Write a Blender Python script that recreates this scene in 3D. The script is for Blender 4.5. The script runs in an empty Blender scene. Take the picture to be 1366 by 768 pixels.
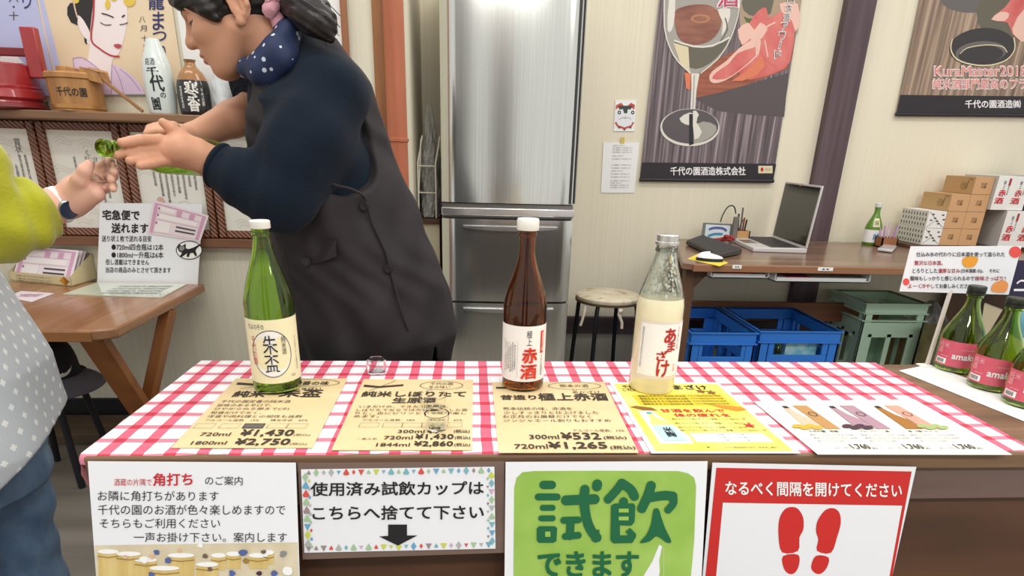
import bpy, math, random
import numpy as np
from mathutils import Vector, Matrix
from mathutils.geometry import tessellate_polygon

random.seed(7)
SC = bpy.context.scene
COL = SC.collection
R = math.radians

# ------------------------------------------------------------------ camera
FOC, PCY = 821.6, 512.0            # focal length and principal row in pixels of the 1366x768 frame
PITCH, YAW, ROLL = R(20.69), R(4.21), R(1.66)
CAM = Vector((0, 0, 1.11))
_fw = Vector((math.sin(YAW) * math.cos(PITCH), math.cos(YAW) * math.cos(PITCH), -math.sin(PITCH)))
_r0 = Vector((math.cos(YAW), -math.sin(YAW), 0))
_u0 = _r0.cross(_fw)
_rt = _r0 * math.cos(ROLL) + _u0 * math.sin(ROLL)
_up = -_r0 * math.sin(ROLL) + _u0 * math.cos(ROLL)
cam = bpy.data.cameras.new('camera')
camo = bpy.data.objects.new('camera', cam)
COL.objects.link(camo)
camo.matrix_world = Matrix(((_rt.x, _up.x, -_fw.x, CAM.x), (_rt.y, _up.y, -_fw.y, CAM.y), (_rt.z, _up.z, -_fw.z, CAM.z), (0, 0, 0, 1)))
cam.sensor_width = 36.0
cam.lens = 36.0 * FOC / 1366.0
cam.shift_y = (PCY - 384.0) / 1366.0
cam.clip_start = 0.02
SC.camera = camo

# ------------------------------------------------------------------ light and exposure
SC.view_settings.view_transform = 'Standard'
SC.view_settings.look = 'None'
SC.view_settings.exposure = -0.13
SC.view_settings.gamma = 1.0
SC.view_settings.use_curve_mapping = False
SC.cycles.use_denoising = True
SC.cycles.max_bounces = 10
SC.cycles.transmission_bounces = 8
SC.cycles.transparent_max_bounces = 12
SC.cycles.caustics_refractive = True
world = bpy.data.worlds.new('shop_daylight')
SC.world = world
world.use_nodes = True
world.node_tree.nodes['Background'].inputs[0].default_value = (1.0, 0.985, 0.955, 1)
world.node_tree.nodes['Background'].inputs[1].default_value = 0.92


def overhead_light(name, x, y, z, sx, sy, watts, rot=0.0, col=(1.0, 0.97, 0.92)):
    l = bpy.data.lights.new(name, 'AREA')
    l.shape = 'RECTANGLE'; l.size = sx; l.size_y = sy; l.energy = watts; l.color = col
    o = bpy.data.objects.new(name, l)
    o.location = (x, y, z); o.rotation_euler = (0, 0, rot)
    COL.objects.link(o)
    return o


overhead_light('fluorescent_or_fill', -0.7, 0.9, 2.55, 1.2, 0.25, 11)
overhead_light('fluorescent_or_fill', 0.9, 0.9, 2.55, 1.2, 0.25, 11)
overhead_light('fluorescent_or_fill', 0.5, 2.2, 2.55, 1.2, 0.25, 11)
overhead_light('fluorescent_or_fill', 2.2, 2.2, 2.55, 1.2, 0.25, 11)
overhead_light('fluorescent_or_fill', -1.2, 2.0, 2.55, 1.2, 0.25, 8)
overhead_light('fluorescent_or_fill', 0.3, -0.9, 2.55, 1.2, 0.3, 34)  # unseen fill light, added behind the camera to brighten under the desk
overhead_light('fluorescent_or_fill', 2.2, -0.9, 2.55, 1.2, 0.3, 34)  # second added fill, reaching the crates below the desktop


# ------------------------------------------------------------------ from a pixel of the photograph to a place in the room
def ray(px, py):
    return _fw + _rt * ((px - 683) / FOC) - _up * ((py - PCY) / FOC)


def at(px, py, Y):                 # on the vertical plane y = Y
    d = ray(px, py); return CAM + d * ((Y - CAM.y) / d.y)


def atz(px, py, z):                # on the level plane z
    d = ray(px, py); return CAM + d * ((z - CAM.z) / d.z)


def atp(px, py, P, N):             # on the plane through P with normal N
    d = ray(px, py); return CAM + d * ((P - CAM).dot(N) / d.dot(N))


# ------------------------------------------------------------------ materials
def lin(h):
    if isinstance(h, str):
        h = h.lstrip('#'); c = [int(h[i:i + 2], 16) / 255 for i in (0, 2, 4)]
    else:
        c = list(h)
    return tuple(x / 12.92 if x <= 0.04045 else ((x + 0.055) / 1.055) ** 2.4 for x in c) + (1.0,)


def mat(name, col, rough=0.6, metal=0.0, spec=0.5, trans=0.0, ior=1.45, emit=0.0, alpha=1.0, coat=0.0, sheen=0.0, bump=0.0, bscale=200, aniso=0.0):
    m = bpy.data.materials.new(name); m.use_nodes = True
    b = m.node_tree.nodes['Principled BSDF']
    b.inputs['Base Color'].default_value = lin(col)
    b.inputs['Roughness'].default_value = rough
    b.inputs['Metallic'].default_value = metal
    b.inputs['Specular IOR Level'].default_value = spec
    b.inputs['Transmission Weight'].default_value = trans
    b.inputs['IOR'].default_value = ior
    b.inputs['Alpha'].default_value = alpha
    b.inputs['Coat Weight'].default_value = coat
    b.inputs['Sheen Weight'].default_value = sheen
    if emit:
        b.inputs['Emission Color'].default_value = lin(col); b.inputs['Emission Strength'].default_value = emit
    if bump:
        n = m.node_tree.nodes; L = m.node_tree.links
        tc = n.new('ShaderNodeTexCoord'); nz = n.new('ShaderNodeTexNoise'); bp = n.new('ShaderNodeBump')
        nz.inputs['Scale'].default_value = bscale; nz.inputs['Detail'].default_value = 4
        bp.inputs['Strength'].default_value = bump; bp.inputs['Distance'].default_value = 0.002
        L.new(tc.outputs['Object'], nz.inputs['Vector']); L.new(nz.outputs['Fac'], bp.inputs['Height'])
        L.new(bp.outputs['Normal'], b.inputs['Normal'])
    return m


def streaks(name, stops, scale=(1, 1, 1), rough=0.6, noise=1.0, detail=6, spec=0.5, distort=0.0, coat=0.0, bump=0.0, metal=0.0, coord='Object', rot=(0, 0, 0)):
    """stretched noise through a colour ramp: wood grain, printed wood, denim, concrete, brushed steel"""
    m = mat(name, '#808080', rough, metal, spec=spec, coat=coat)
    n = m.node_tree.nodes; L = m.node_tree.links; b = n['Principled BSDF']
    tc = n.new('ShaderNodeTexCoord'); mp = n.new('ShaderNodeMapping'); nz = n.new('ShaderNodeTexNoise'); cr = n.new('ShaderNodeValToRGB')
    mp.inputs['Scale'].default_value = scale; mp.inputs['Rotation'].default_value = rot
    nz.inputs['Scale'].default_value = noise; nz.inputs['Detail'].default_value = detail
    nz.inputs['Distortion'].default_value = distort
    e = cr.color_ramp.elements
    while len(e) < len(stops): e.new(0.5)
    for el, (p, c) in zip(e, stops): el.position = p; el.color = lin(c)
    L.new(tc.outputs[coord], mp.inputs['Vector']); L.new(mp.outputs['Vector'], nz.inputs['Vector'])
    L.new(nz.outputs['Fac'], cr.inputs['Fac']); L.new(cr.outputs['Color'], b.inputs['Base Color'])
    if bump:
        bp = n.new('ShaderNodeBump'); bp.inputs['Strength'].default_value = bump; bp.inputs['Distance'].default_value = 0.003
        L.new(nz.outputs['Fac'], bp.inputs['Height']); L.new(bp.outputs['Normal'], b.inputs['Normal'])
    return m


def mathn(nt, op, a, b=None, c=None):
    x = nt.nodes.new('ShaderNodeMath'); x.operation = op
    for i, v in enumerate((a, b, c)):
        if v is None: continue
        if isinstance(v, (int, float)): x.inputs[i].default_value = v
        else: nt.links.new(v, x.inputs[i])
    return x.outputs[0]


def mixn(nt, fac, a, b, mode='MIX'):
    x = nt.nodes.new('ShaderNodeMix'); x.data_type = 'RGBA'; x.blend_type = mode
    for sock, v in ((x.inputs[0], fac), (x.inputs[6], a), (x.inputs[7], b)):
        if isinstance(v, (int, float, tuple)): sock.default_value = v
        else: nt.links.new(v, sock)
    return x.outputs[2]


def glass(name, col, rough=0.02, ior=1.45):
    m = mat(name, col, rough, trans=1.0, ior=ior)
    return m


def clear_plastic(name, tint='#f4f8f8', gloss=0.25, rough=0.08):
    """thin clear sheet: mostly see-through with a glossy sheen"""
    m = bpy.data.materials.new(name); m.use_nodes = True
    nt = m.node_tree; nt.nodes.clear()
    o = nt.nodes.new('ShaderNodeOutputMaterial'); mx = nt.nodes.new('ShaderNodeMixShader'); t = nt.nodes.new('ShaderNodeBsdfTransparent'); g = nt.nodes.new('ShaderNodeBsdfGlossy')
    f = nt.nodes.new('ShaderNodeFresnel'); f.inputs['IOR'].default_value = 1.45
    t.inputs[0].default_value = lin(tint); g.inputs['Roughness'].default_value = rough
    a = mathn(nt, 'ADD', f.outputs[0], gloss); nt.links.new(a, mx.inputs[0])
    nt.links.new(t.outputs[0], mx.inputs[1]); nt.links.new(g.outputs[0], mx.inputs[2]); nt.links.new(mx.outputs[0], o.inputs[0])
    return m


# ------------------------------------------------------------------ things, parts
def tag(o, label=None, cat=None, group=None, kind=None):
    if label: o['label'] = label
    if cat: o['category'] = cat
    if group: o['group'] = group
    if kind: o['kind'] = kind
    return o


def thing(name, label, cat, loc=(0, 0, 0), group=None):
    o = bpy.data.objects.new(name, None); COL.objects.link(o)
    o.empty_display_size = 0.05
    o.location = loc; o.matrix_basis = Matrix.Translation(loc)
    return tag(o, label, cat, group)


def world_loc(o):
    v = Vector(o.location)
    while o.parent: o = o.parent; v += Vector(o.location)
    return v


def copy_tree(o, parent=None, delta=(0, 0, 0)):
    c = o.copy(); COL.objects.link(c)
    if parent is not None: c.parent = parent
    else: c.location = Vector(o.location) + Vector(delta)
    for ch in [x for x in o.children]: copy_tree(ch, c)
    return c


class MB:
    """collects faces in room coordinates; build() links them as one mesh object"""
    def __init__(s): s.v = []; s.f = []; s.mi = []; s.sm = []; s.mats = []

    def m(s, mt):
        if mt not in s.mats: s.mats.append(mt)
        return s.mats.index(mt)

    def add(s, vs, fs, mt, smooth=False, M=None):
        o = len(s.v); k = s.m(mt)
        if M is not None: vs = [M @ Vector(v) for v in vs]
        s.v += [tuple(v) for v in vs]
        for f in fs:
            s.f.append(tuple(i + o for i in f)); s.mi.append(k); s.sm.append(smooth)
        return s

    def box(s, x0, x1, y0, y1, z0, z1, mt, M=None):
        vs = [(x, y, z) for x in (x0, x1) for y in (y0, y1) for z in (z0, z1)]
        fs = [(0, 1, 3, 2), (4, 6, 7, 5), (0, 4, 5, 1), (2, 3, 7, 6), (0, 2, 6, 4), (1, 5, 7, 3)]
        return s.add(vs, fs, mt, False, M)

    def hexa(s, bottom, top, mt):          # two quads, same winding
        vs = list(bottom) + list(top)
        n = len(bottom)
        fs = [tuple(range(n))[::-1], tuple(range(n, 2 * n))] + [(i, (i + 1) % n, n + (i + 1) % n, n + i) for i in range(n)]
        return s.add(vs, fs, mt)

    def slab(s, quad, thick, mt, back=None):   # sheet: quad facing the viewer, thickness behind it
        q = [Vector(p) for p in quad]
        n = (q[1] - q[0]).cross(q[2] - q[0]).normalized()
        if n.dot(CAM - q[0]) < 0: n = -n
        b = [p - n * thick for p in q]
        k = len(q)
        s.add(q, [tuple(range(k))], mt)
        s.add(b + q, [tuple(range(k))[::-1]] + [(i, (i + 1) % k, k + (i + 1) % k, k + i) for i in range(k)], back or mt)
        return s

    def lathe(s, prof, o, mt, axis=(0, 0, 1), seg=32, smooth=True, x=None, arc=None, cap=True):
        ax = Vector(axis).normalized()
        u = Vector(x) if x else (Vector((1, 0, 0)) if abs(ax.x) < 0.9 else Vector((0, 1, 0)))
        u = (u - ax * u.dot(ax)).normalized(); w = ax.cross(u); o = Vector(o)
        full = arc is None
        a0, a1 = (0, 2 * math.pi) if full else arc
        n = seg if full else seg + 1
        vs = []
        for r, z in prof:
            for i in range(n):
                t = a0 + (a1 - a0) * i / seg
                vs.append(o + ax * z + (u * math.cos(t) + w * math.sin(t)) * r)
        fs = []
        for j in range(len(prof) - 1):
            for i in range(seg):
                a = j * n + i; b = j * n + (i + 1) % n if full else j * n + i + 1
                fs.append((a, b, b + n, a + n))
        if cap and full:
            if prof[0][0] > 1e-5: fs.append(tuple(range(n))[::-1])
            if prof[-1][0] > 1e-5: fs.append(tuple((len(prof) - 1) * n + i for i in range(n)))
        return s.add(vs, fs, mt, smooth)

    def tube(s, pts, rad, mt, seg=10, smooth=True, closed=False, flat=1.0):
        P = [Vector(p) for p in pts]; n = len(P)
        rr = rad if isinstance(rad, (list, tuple)) else [rad] * n
        vs = []; u = None
        for i in range(n):
            t = (P[(i + 1) % n] - P[i - 1]) if closed else (P[min(i + 1, n - 1)] - P[max(i - 1, 0)])
            t.normalize()
            if u is None:
                u = Vector((0, 0, 1)) if abs(t.z) < 0.9 else Vector((1, 0, 0))
            u = (u - t * u.dot(t)).normalized(); w = t.cross(u)
            for k in range(seg):
                a = 2 * math.pi * k / seg
                vs.append(P[i] + (u * math.cos(a) * flat + w * math.sin(a)) * rr[i])
        fs = []
        for i in range(n if closed else n - 1):
            j = (i + 1) % n
            for k in range(seg):
                fs.append((i * seg + k, i * seg + (k + 1) % seg, j * seg + (k + 1) % seg, j * seg + k))
        if not closed:
            fs.append(tuple(range(seg))[::-1]); fs.append(tuple((n - 1) * seg + k for k in range(seg)))
        return s.add(vs, fs, mt, smooth)

    def bar(s, a, b, w, h, mt, up=(0, 0, 1)):
        a = Vector(a); b = Vector(b); t = (b - a).normalized(); u = Vector(up)
        u = (u - t * u.dot(t)).normalized(); v = t.cross(u)
        q = lambda p: [p + v * (w / 2) * i + u * (h / 2) * j for i, j in ((-1, -1), (1, -1), (1, 1), (-1, 1))]
        return s.hexa(q(a), q(b), mt)

    def poly(s, pts, mt):                  # flat outline, may be concave
        P = [Vector(p) for p in pts]
        for t in tessellate_polygon([P]): s.add([P[i] for i in t], [(0, 1, 2)], mt)
        return s

    def prism(s, pts, off, mt):
        P = [Vector(p) for p in pts]; o = Vector(off); n = len(P)
        tr = tessellate_polygon([P])
        vs = P + [p + o for p in P]
        fs = [tuple(t) for t in tr] + [tuple(i + n for i in t)[::-1] for t in tr] + [(i, (i + 1) % n, n + (i + 1) % n, n + i) for i in range(n)]
        return s.add(vs, fs, mt)

    def build(s, name, parent=None, bevel=0.0, label=None, sharp=40):
        me = bpy.data.meshes.new(name)
        o = bpy.data.objects.new(name, me); COL.objects.link(o)
        org = Vector((0, 0, 0))
        if parent is not None:
            o.parent = parent; org = world_loc(parent)
        me.from_pydata([(v[0] - org.x, v[1] - org.y, v[2] - org.z) for v in s.v], [], s.f)
        for mt in s.mats: me.materials.append(mt)
        me.polygons.foreach_set('material_index', s.mi)
        me.polygons.foreach_set('use_smooth', [True if bevel else x for x in s.sm])
        me.update()
        if any(s.sm) or bevel:
            me.set_sharp_from_angle(angle=R(sharp))
        if bevel:
            b = o.modifiers.new('bevel', 'BEVEL'); b.width = bevel; b.segments = 2; b.limit_method = 'ANGLE'; b.angle_limit = R(40)
        if label: o['label'] = label
        return o


def single(mb, name, label, cat, loc=None, group=None, bevel=0.0):
    """a thing that is one mesh, with its origin at its base"""
    if loc is None:
        a = np.array(mb.v); loc = ((a[:, 0].min() + a[:, 0].max()) / 2, (a[:, 1].min() + a[:, 1].max()) / 2, a[:, 2].min())
    l = Vector(loc); mb.v = [tuple(Vector(v) - l) for v in mb.v]
    o = mb.build(name, None, bevel)
    o.location = l
    return tag(o, label, cat, group)


def struct(mb, name, bevel=0.0):
    o = mb.build(name, None, bevel); o['kind'] = 'structure'; return o


# ------------------------------------------------------------------ lettering and flat printing
_tc = {}


def glyphs(body, bold=0.0, res=2):
    key = (body, bold, res)
    if key in _tc: return _tc[key]
    c = bpy.data.curves.new('lettering', 'FONT'); c.body = body; c.offset = bold; c.resolution_u = res
    c.space_line = 0.92; c.align_x = 'LEFT'
    o = bpy.data.objects.new('lettering', c); COL.objects.link(o)
    me = o.to_mesh()
    v = np.array([tuple(x.co) for x in me.vertices]) if len(me.vertices) else np.zeros((0, 3))
    f = [tuple(p.vertices) for p in me.polygons]
    o.to_mesh_clear(); bpy.data.objects.remove(o); bpy.data.curves.remove(c)
    if len(v):
        lo = v.min(0); hi = v.max(0); v = (v - lo) / np.maximum(hi - lo, 1e-6); asp = (hi[0] - lo[0]) / max(hi[1] - lo[1], 1e-6)
    else: asp = 1
    _tc[key] = (v, f, asp); return _tc[key]


def weight(bold, asp, body):
    """heavier lettering is the same glyphs laid a few times, each a hair aside and a hair higher"""
    if bold < 0.018: return [(0, 0)]
    rows = body.count('\n') + 1
    e = 0.55 * bold / rows
    return [(-e / asp, -e), (e / asp, e), (-e / asp, e), (e / asp, -e)]


class Sheet:
    """a flat printed surface: maps u right, v up (0..1) of its quad tl, tr, br, bl to the room; prints lie a hair above it"""
    def __init__(s, tl, tr, br, bl):
        s.c = [Vector(p) for p in (tl, tr, br, bl)]
        n = (s.c[1] - s.c[0]).cross(s.c[3] - s.c[0]).normalized()
        s.n = n if n.dot(CAM - s.c[0]) > 0 else -n
        s.P = s.c[0]

    def uv(s, u, v, lift=0.0):
        t = s.c[0].lerp(s.c[1], u); b = s.c[3].lerp(s.c[2], u)
        return b.lerp(t, v) + s.n * lift

    def px(s, x, y, lift=0.0):
        return atp(x, y, s.P, s.n) + s.n * lift

    def w(s): return (s.c[1] - s.c[0]).length

    def h(s): return (s.c[0] - s.c[3]).length


LIFT = 0.0004


class Print:
    def __init__(s, mb, sheet, pix=False, lift=LIFT): s.mb = mb; s.sh = sheet; s.pix = pix; s.l = lift; s.c = 0

    def pt(s, x, y, k=1): return s.sh.px(x, y, s.l * k) if s.pix else s.sh.uv(x, y, s.l * k)

    def quad4(s, q, k=1): return [s.pt(x, y, k) for x, y in q]

    def text(s, body, box, mt, bold=0.0, k=2, res=2, fit=True):
        """box: (x0,y0,x1,y1) with y0 the top edge as seen, or four corners tl,tr,br,bl"""
        q = box if len(box) == 4 and hasattr(box[0], '__len__') else ((box[0], box[1]), (box[2], box[1]), (box[2], box[3]), (box[0], box[3]))
        v, f, asp = glyphs(body, 0.0, res)
        if not len(v): return
        a, b, c, d = [np.array(p) for p in s.quad4(q, k)]
        n = s.sh.n
        for i, (du, dv) in enumerate(weight(bold, asp, body)):
            u = v[:, :1] + du; w = v[:, 1:2] + dv
            P = (d * (1 - u) + c * u) * (1 - w) + (a * (1 - u) + b * u) * w
            s.mb.add([Vector(p) + n * (LIFT * 0.13 * i) for p in P], f, mt)

    def up(s, k): s.c += 1; return k + 0.02 * (s.c % 45)     # every print a hair above the one before

    def rect(s, x0, y0, x1, y1, mt, k=1):
        k = s.up(k)
        s.mb.add(s.quad4(((x0, y0), (x1, y0), (x1, y1), (x0, y1)), k), [(0, 1, 2, 3)], mt)

    def poly(s, pts, mt, k=1, smooth=0):
        k = s.up(k); P = spline(pts, smooth) if smooth else pts
        s.mb.poly([s.pt(x, y, k) for x, y in P], mt)

    def ell(s, cx, cy, rx, ry, mt, k=1, n=28, a=0.0):
        ca, sa = math.cos(a), math.sin(a)
        s.poly([(cx + rx * math.cos(t) * ca - ry * math.sin(t) * sa, cy + rx * math.cos(t) * sa + ry * math.sin(t) * ca) for t in [2 * math.pi * i / n for i in range(n)]], mt, k)

    def stroke(s, pts, w, mt, k=2, smooth=0, closed=False):
        k = s.up(k); P = spline(pts, smooth, closed) if smooth else list(pts)
        if closed: P = P + [P[0]]
        Q = [s.pt(x, y, k) for x, y in P]; n = s.sh.n
        L = []; Rr = []
        for i in range(len(Q)):
            t = (Q[min(i + 1, len(Q) - 1)] - Q[max(i - 1, 0)])
            if t.length < 1e-9: t = Vector((1, 0, 0))
            d = n.cross(t.normalized()) * (w / 2); L.append(Q[i] + d); Rr.append(Q[i] - d)
        m = len(Q)
        s.mb.add(L + Rr, [(i, i + 1, m + i + 1, m + i) for i in range(m - 1)], mt)


def spline(pts, n=4, closed=True):
    out = []; N = len(pts)
    for i in range(N if closed else N - 1):
        p = [pts[(i + k) % N] if closed else pts[min(max(i + k, 0), N - 1)] for k in (-1, 0, 1, 2)]
        for j in range(n):
            t = j / n
            out.append(tuple(0.5 * (2 * p[1][a] + (p[2][a] - p[0][a]) * t + (2 * p[0][a] - 5 * p[1][a] + 4 * p[2][a] - p[3][a]) * t * t + (-p[0][a] + 3 * p[1][a] - 3 * p[2][a] + p[3][a]) * t ** 3) for a in range(len(pts[0]))))
    if not closed: out.append(tuple(pts[-1]))
    return out


def vert(s): return '\n'.join(s)       # a column of characters


# ------------------------------------------------------------------ smooth bodies: distance field on a grid, skinned by surface nets
class Field:
    def __init__(s, lo, hi, h):
        s.lo = np.array(lo, float); s.h = h
        s.n = np.ceil((np.array(hi, float) - s.lo) / h).astype(int) + 1
        s.d = np.full(s.n, 0.5, np.float32)

    def blk(s, lo, hi):
        a = np.clip(np.floor((np.array(lo) - s.lo) / s.h).astype(int), 0, s.n)
        b = np.clip(np.ceil((np.array(hi) - s.lo) / s.h).astype(int) + 1, 0, s.n)
        if np.any(b <= a): return None, None
        g = [((np.arange(a[i], b[i]) * s.h) + s.lo[i]).astype(np.float32) for i in range(3)]
        X = np.stack(np.meshgrid(*g, indexing='ij'), -1)
        return tuple(slice(a[i], b[i]) for i in range(3)), X

    def put(s, sl, d, k, mode):
        o = s.d[sl]
        if mode == 'sub': d = -d
        if mode == 'add':
            if k > 0:
                t = np.maximum(k - np.abs(o - d), 0) / k; s.d[sl] = np.minimum(o, d) - t * t * k * 0.25
            else: s.d[sl] = np.minimum(o, d)
        else:
            if k > 0:
                t = np.maximum(k - np.abs(o - d), 0) / k; s.d[sl] = np.maximum(o, d) + t * t * k * 0.25
            else: s.d[sl] = np.maximum(o, d)

    def cone(s, a, b, ra, rb, k=0.01, mode='add', sc=None):
        """tapered capsule; sc = (axis, factor) squashes it along axis"""
        a = np.array(a, float); b = np.array(b, float); r = max(ra, rb); p = r + k + 4 * s.h
        sl, X = s.blk(np.minimum(a, b) - p, np.maximum(a, b) + p)
        if sl is None: return
        Q = X - a; ab = b - a
        if sc is not None:
            n = np.array(sc[0], float); n /= np.linalg.norm(n); f = 1 / sc[1] - 1
            Q = Q + (Q @ n)[..., None] * n * f
            ab = ab + (ab @ n) * n * f
        t = np.clip((Q @ ab) / max(ab @ ab, 1e-12), 0, 1)
        d = np.linalg.norm(Q - t[..., None] * ab, axis=-1) - (ra + (rb - ra) * t)
        if sc is not None: d = d * min(1.0, sc[1])
        s.put(sl, d, k, mode)

    def chain(s, pts, rs, k=0.006, sc=None):
        for i in range(len(pts) - 1): s.cone(pts[i], pts[i + 1], rs[i], rs[i + 1], k, 'add', sc)

    def ell(s, c, r, Rm=None, k=0.01, mode='add'):
        c = np.array(c, float); r = np.array(r, float); p = r.max() + k + 4 * s.h
        sl, X = s.blk(c - p, c + p)
        if sl is None: return
        Q = X - c
        if Rm is not None: Q = Q @ np.array(Rm)        # columns of Rm are the local axes
        k0 = np.linalg.norm(Q / r, axis=-1); k1 = np.linalg.norm(Q / (r * r), axis=-1)
        s.put(sl, k0 * (k0 - 1) / np.maximum(k1, 1e-6), k, mode)

    def stack(s, rows, k=0.01, mode='add', fold=None, pw=2.0):
        """rows of (z, cx, cy, rx, ry): upright body of elliptic sections; fold(X, angle) adds relief"""
        A = np.array(rows, float); A = A[A[:, 0].argsort()]
        m = A[:, 3:5].max() + k + 0.05
        lo = (A[:, 1].min() - m, A[:, 2].min() - m, A[0, 0] - k - 0.03); hi = (A[:, 1].max() + m, A[:, 2].max() + m, A[-1, 0] + k + 0.03)
        sl, X = s.blk(lo, hi)
        if sl is None: return
        z = np.clip(X[..., 2], A[0, 0], A[-1, 0])
        cx, cy, rx, ry = [np.interp(z, A[:, 0], A[:, i]) for i in (1, 2, 3, 4)]
        x = (X[..., 0] - cx) / rx; y = (X[..., 1] - cy) / ry
        d = ((np.abs(x) ** pw + np.abs(y) ** pw) ** (1 / pw) - 1) * np.minimum(rx, ry)
        d = np.maximum(d, np.maximum(A[0, 0] - X[..., 2], X[..., 2] - A[-1, 0]))
        if fold is not None: d = d + fold(X, np.arctan2(y, x))
        s.put(sl, d.astype(np.float32), k, mode)

    def plane_cut(s, P, N, k=0.0):      # keeps the side N points away from
        sl, X = s.blk(s.lo, s.lo + s.n * s.h)
        s.put(sl, (X - np.array(P)) @ np.array(N) / np.linalg.norm(N), k, 'int')

    def warp(s, fn):
        sl, X = s.blk(s.lo, s.lo + s.n * s.h)
        s.d[sl] += fn(X).astype(np.float32)

    def mesh(s):
        d = s.d; I = d < 0
        n = d.shape
        cn = np.zeros((n[0] - 1, n[1] - 1, n[2] - 1), np.uint8)
        offs = [(i, j, k) for i in (0, 1) for j in (0, 1) for k in (0, 1)]
        for i, j, k in offs: cn += I[i:n[0] - 1 + i, j:n[1] - 1 + j, k:n[2] - 1 + k]
        act = np.argwhere((cn > 0) & (cn < 8))
        ids = np.full(cn.shape, -1, np.int32); ids[tuple(act.T)] = np.arange(len(act))
        val = np.stack([d[act[:, 0] + i, act[:, 1] + j, act[:, 2] + k] for i, j, k in offs], 1)
        acc = np.zeros((len(act), 3)); num = np.zeros(len(act))
        O = np.array(offs, float)
        for a in range(8):
            for b in range(a + 1, 8):
                if np.abs(O[a] - O[b]).sum() != 1: continue
                va = val[:, a]; vb = val[:, b]; m = (va < 0) != (vb < 0)
                t = np.where(m, va / np.where(m, va - vb, 1), 0)
                acc += np.where(m[:, None], O[a] + t[:, None] * (O[b] - O[a]), 0); num += m
        V = (act + acc / num[:, None]) * s.h + s.lo
        F = []
        for ax in range(3):
            b, c = (ax + 1) % 3, (ax + 2) % 3
            sl0 = [slice(None)] * 3; sl1 = [slice(None)] * 3
            sl0[ax] = slice(0, n[ax] - 1); sl1[ax] = slice(1, n[ax])
            A0 = I[tuple(sl0)]; A1 = I[tuple(sl1)]
            E = np.argwhere(A0 != A1)
            E = E[(E[:, b] > 0) & (E[:, c] > 0) & (E[:, b] < n[b] - 1) & (E[:, c] < n[c] - 1)]
            flip = A1[tuple(E.T)]
            q = []
            for db, dc in ((-1, -1), (0, -1), (0, 0), (-1, 0)):
                e = E.copy(); e[:, b] += db; e[:, c] += dc
                q.append(ids[tuple(e.T)])
            q = np.stack(q, 1); q[flip] = q[flip][:, ::-1]
            F.append(q)
        return V, np.concatenate(F)


def skin(name, fields, mt, parent, zones=(), smooth=0, label=None):
    """one mesh from one or more fields; zones = [(material, function of face centres)] recolour patches"""
    org = np.array(world_loc(parent)) if parent is not None else np.zeros(3)
    Vs = []; Fs = []; o = 0
    for f in fields:
        V, F = f.mesh(); Vs.append(V); Fs.append(F + o); o += len(V)
    V = np.concatenate(Vs); F = np.concatenate(Fs)
    for _ in range(smooth):
        acc = np.zeros_like(V); cnt = np.zeros(len(V))
        for a in range(4):
            i = F[:, a]; j = F[:, (a + 1) % 4]
            np.add.at(acc, i, V[j]); np.add.at(cnt, i, 1); np.add.at(acc, j, V[i]); np.add.at(cnt, j, 1)
        V = V * 0.5 + 0.5 * acc / np.maximum(cnt, 1)[:, None]
    me = bpy.data.meshes.new(name); ob = bpy.data.objects.new(name, me); COL.objects.link(ob)
    if parent is not None: ob.parent = parent
    me.from_pydata((V - org).tolist(), [], F.tolist())
    me.materials.append(mt)
    if zones:
        C = V[F].mean(1); mi = np.zeros(len(F), int)
        for q, (zm, fn) in enumerate(zones):
            me.materials.append(zm); mi[fn(C)] = q + 1
        me.polygons.foreach_set('material_index', mi.tolist())
    me.polygons.foreach_set('use_smooth', [True] * len(F)); me.update()
    if label: ob['label'] = label
    return ob


def crumple(cx, cy, z0, z1, rx, ry, mt, name, parent, seed, n=26, m=22, amp=0.16):
    r_ = random.Random(seed); ph = [(r_.uniform(0, 6.28), r_.uniform(2, 9), r_.uniform(4, 30)) for _ in range(7)]
    vs = []
    for j in range(m + 1):
        v = j / m; sh = (1 - 0.75 * max(0, v - 0.55) / 0.45) if v > 0.55 else 1.0
        for i in range(n):
            a = 2 * math.pi * i / n
            w_ = 1 + amp * sum(math.sin(p + round(f) * a + g * v) for p, f, g in ph) / 3
            vs.append((cx + rx * sh * w_ * math.cos(a), cy + ry * sh * w_ * math.sin(a), z0 + (z1 - z0) * v))
    fs = [(j * n + i, j * n + (i + 1) % n, (j + 1) * n + (i + 1) % n, (j + 1) * n + i) for j in range(m) for i in range(n)]
    fs += [tuple(range(n))[::-1], tuple(m * n + i for i in range(n))]
    b = MB(); b.add(vs, fs, mt, False)
    return b.build(name, parent)



# ------------------------------------------------------------------ common materials
M_WALL = streaks('cream_wall', [(0.3, '#e6ddc4'), (0.7, '#eee7d2')], (150, 150, 0.8), 0.75, 1.0, 3)
M_WALL_L = streaks('grained_panel', [(0.3, '#ddd8c2'), (0.7, '#e6e2cf')], (110, 110, 1.2), 0.7, 1.0, 3)
M_PILLAR = streaks('dark_stained_timber', [(0.3, '#4a3a40'), (0.7, '#66545a')], (25, 25, 1.5), 0.5, 1.0, 5)
M_SILL = streaks('dark_timber', [(0.3, '#33272b'), (0.7, '#4a3a3d')], (1, 20, 20), 0.6, 1.0, 5)
M_CONC = streaks('concrete', [(0.25, '#8c8a80'), (0.75, '#a5a398')], (3, 3, 3), 0.85, 2.0, 8)
M_FLOOR = streaks('concrete_floor', [(0.2, '#5d574f'), (0.5, '#7a736a'), (0.8, '#8c857b')], (0.6, 5, 1), 0.6, 1.5, 8)
M_BLACK = mat('black_board', '#15131a', 0.7)
M_WHITE = mat('white_paper', '#eceef2', 0.55)
M_WHITE2 = mat('bright_white', '#f6f6f4', 0.5)
M_INK = mat('black_ink', '#1b1a1e', 0.6)
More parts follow.
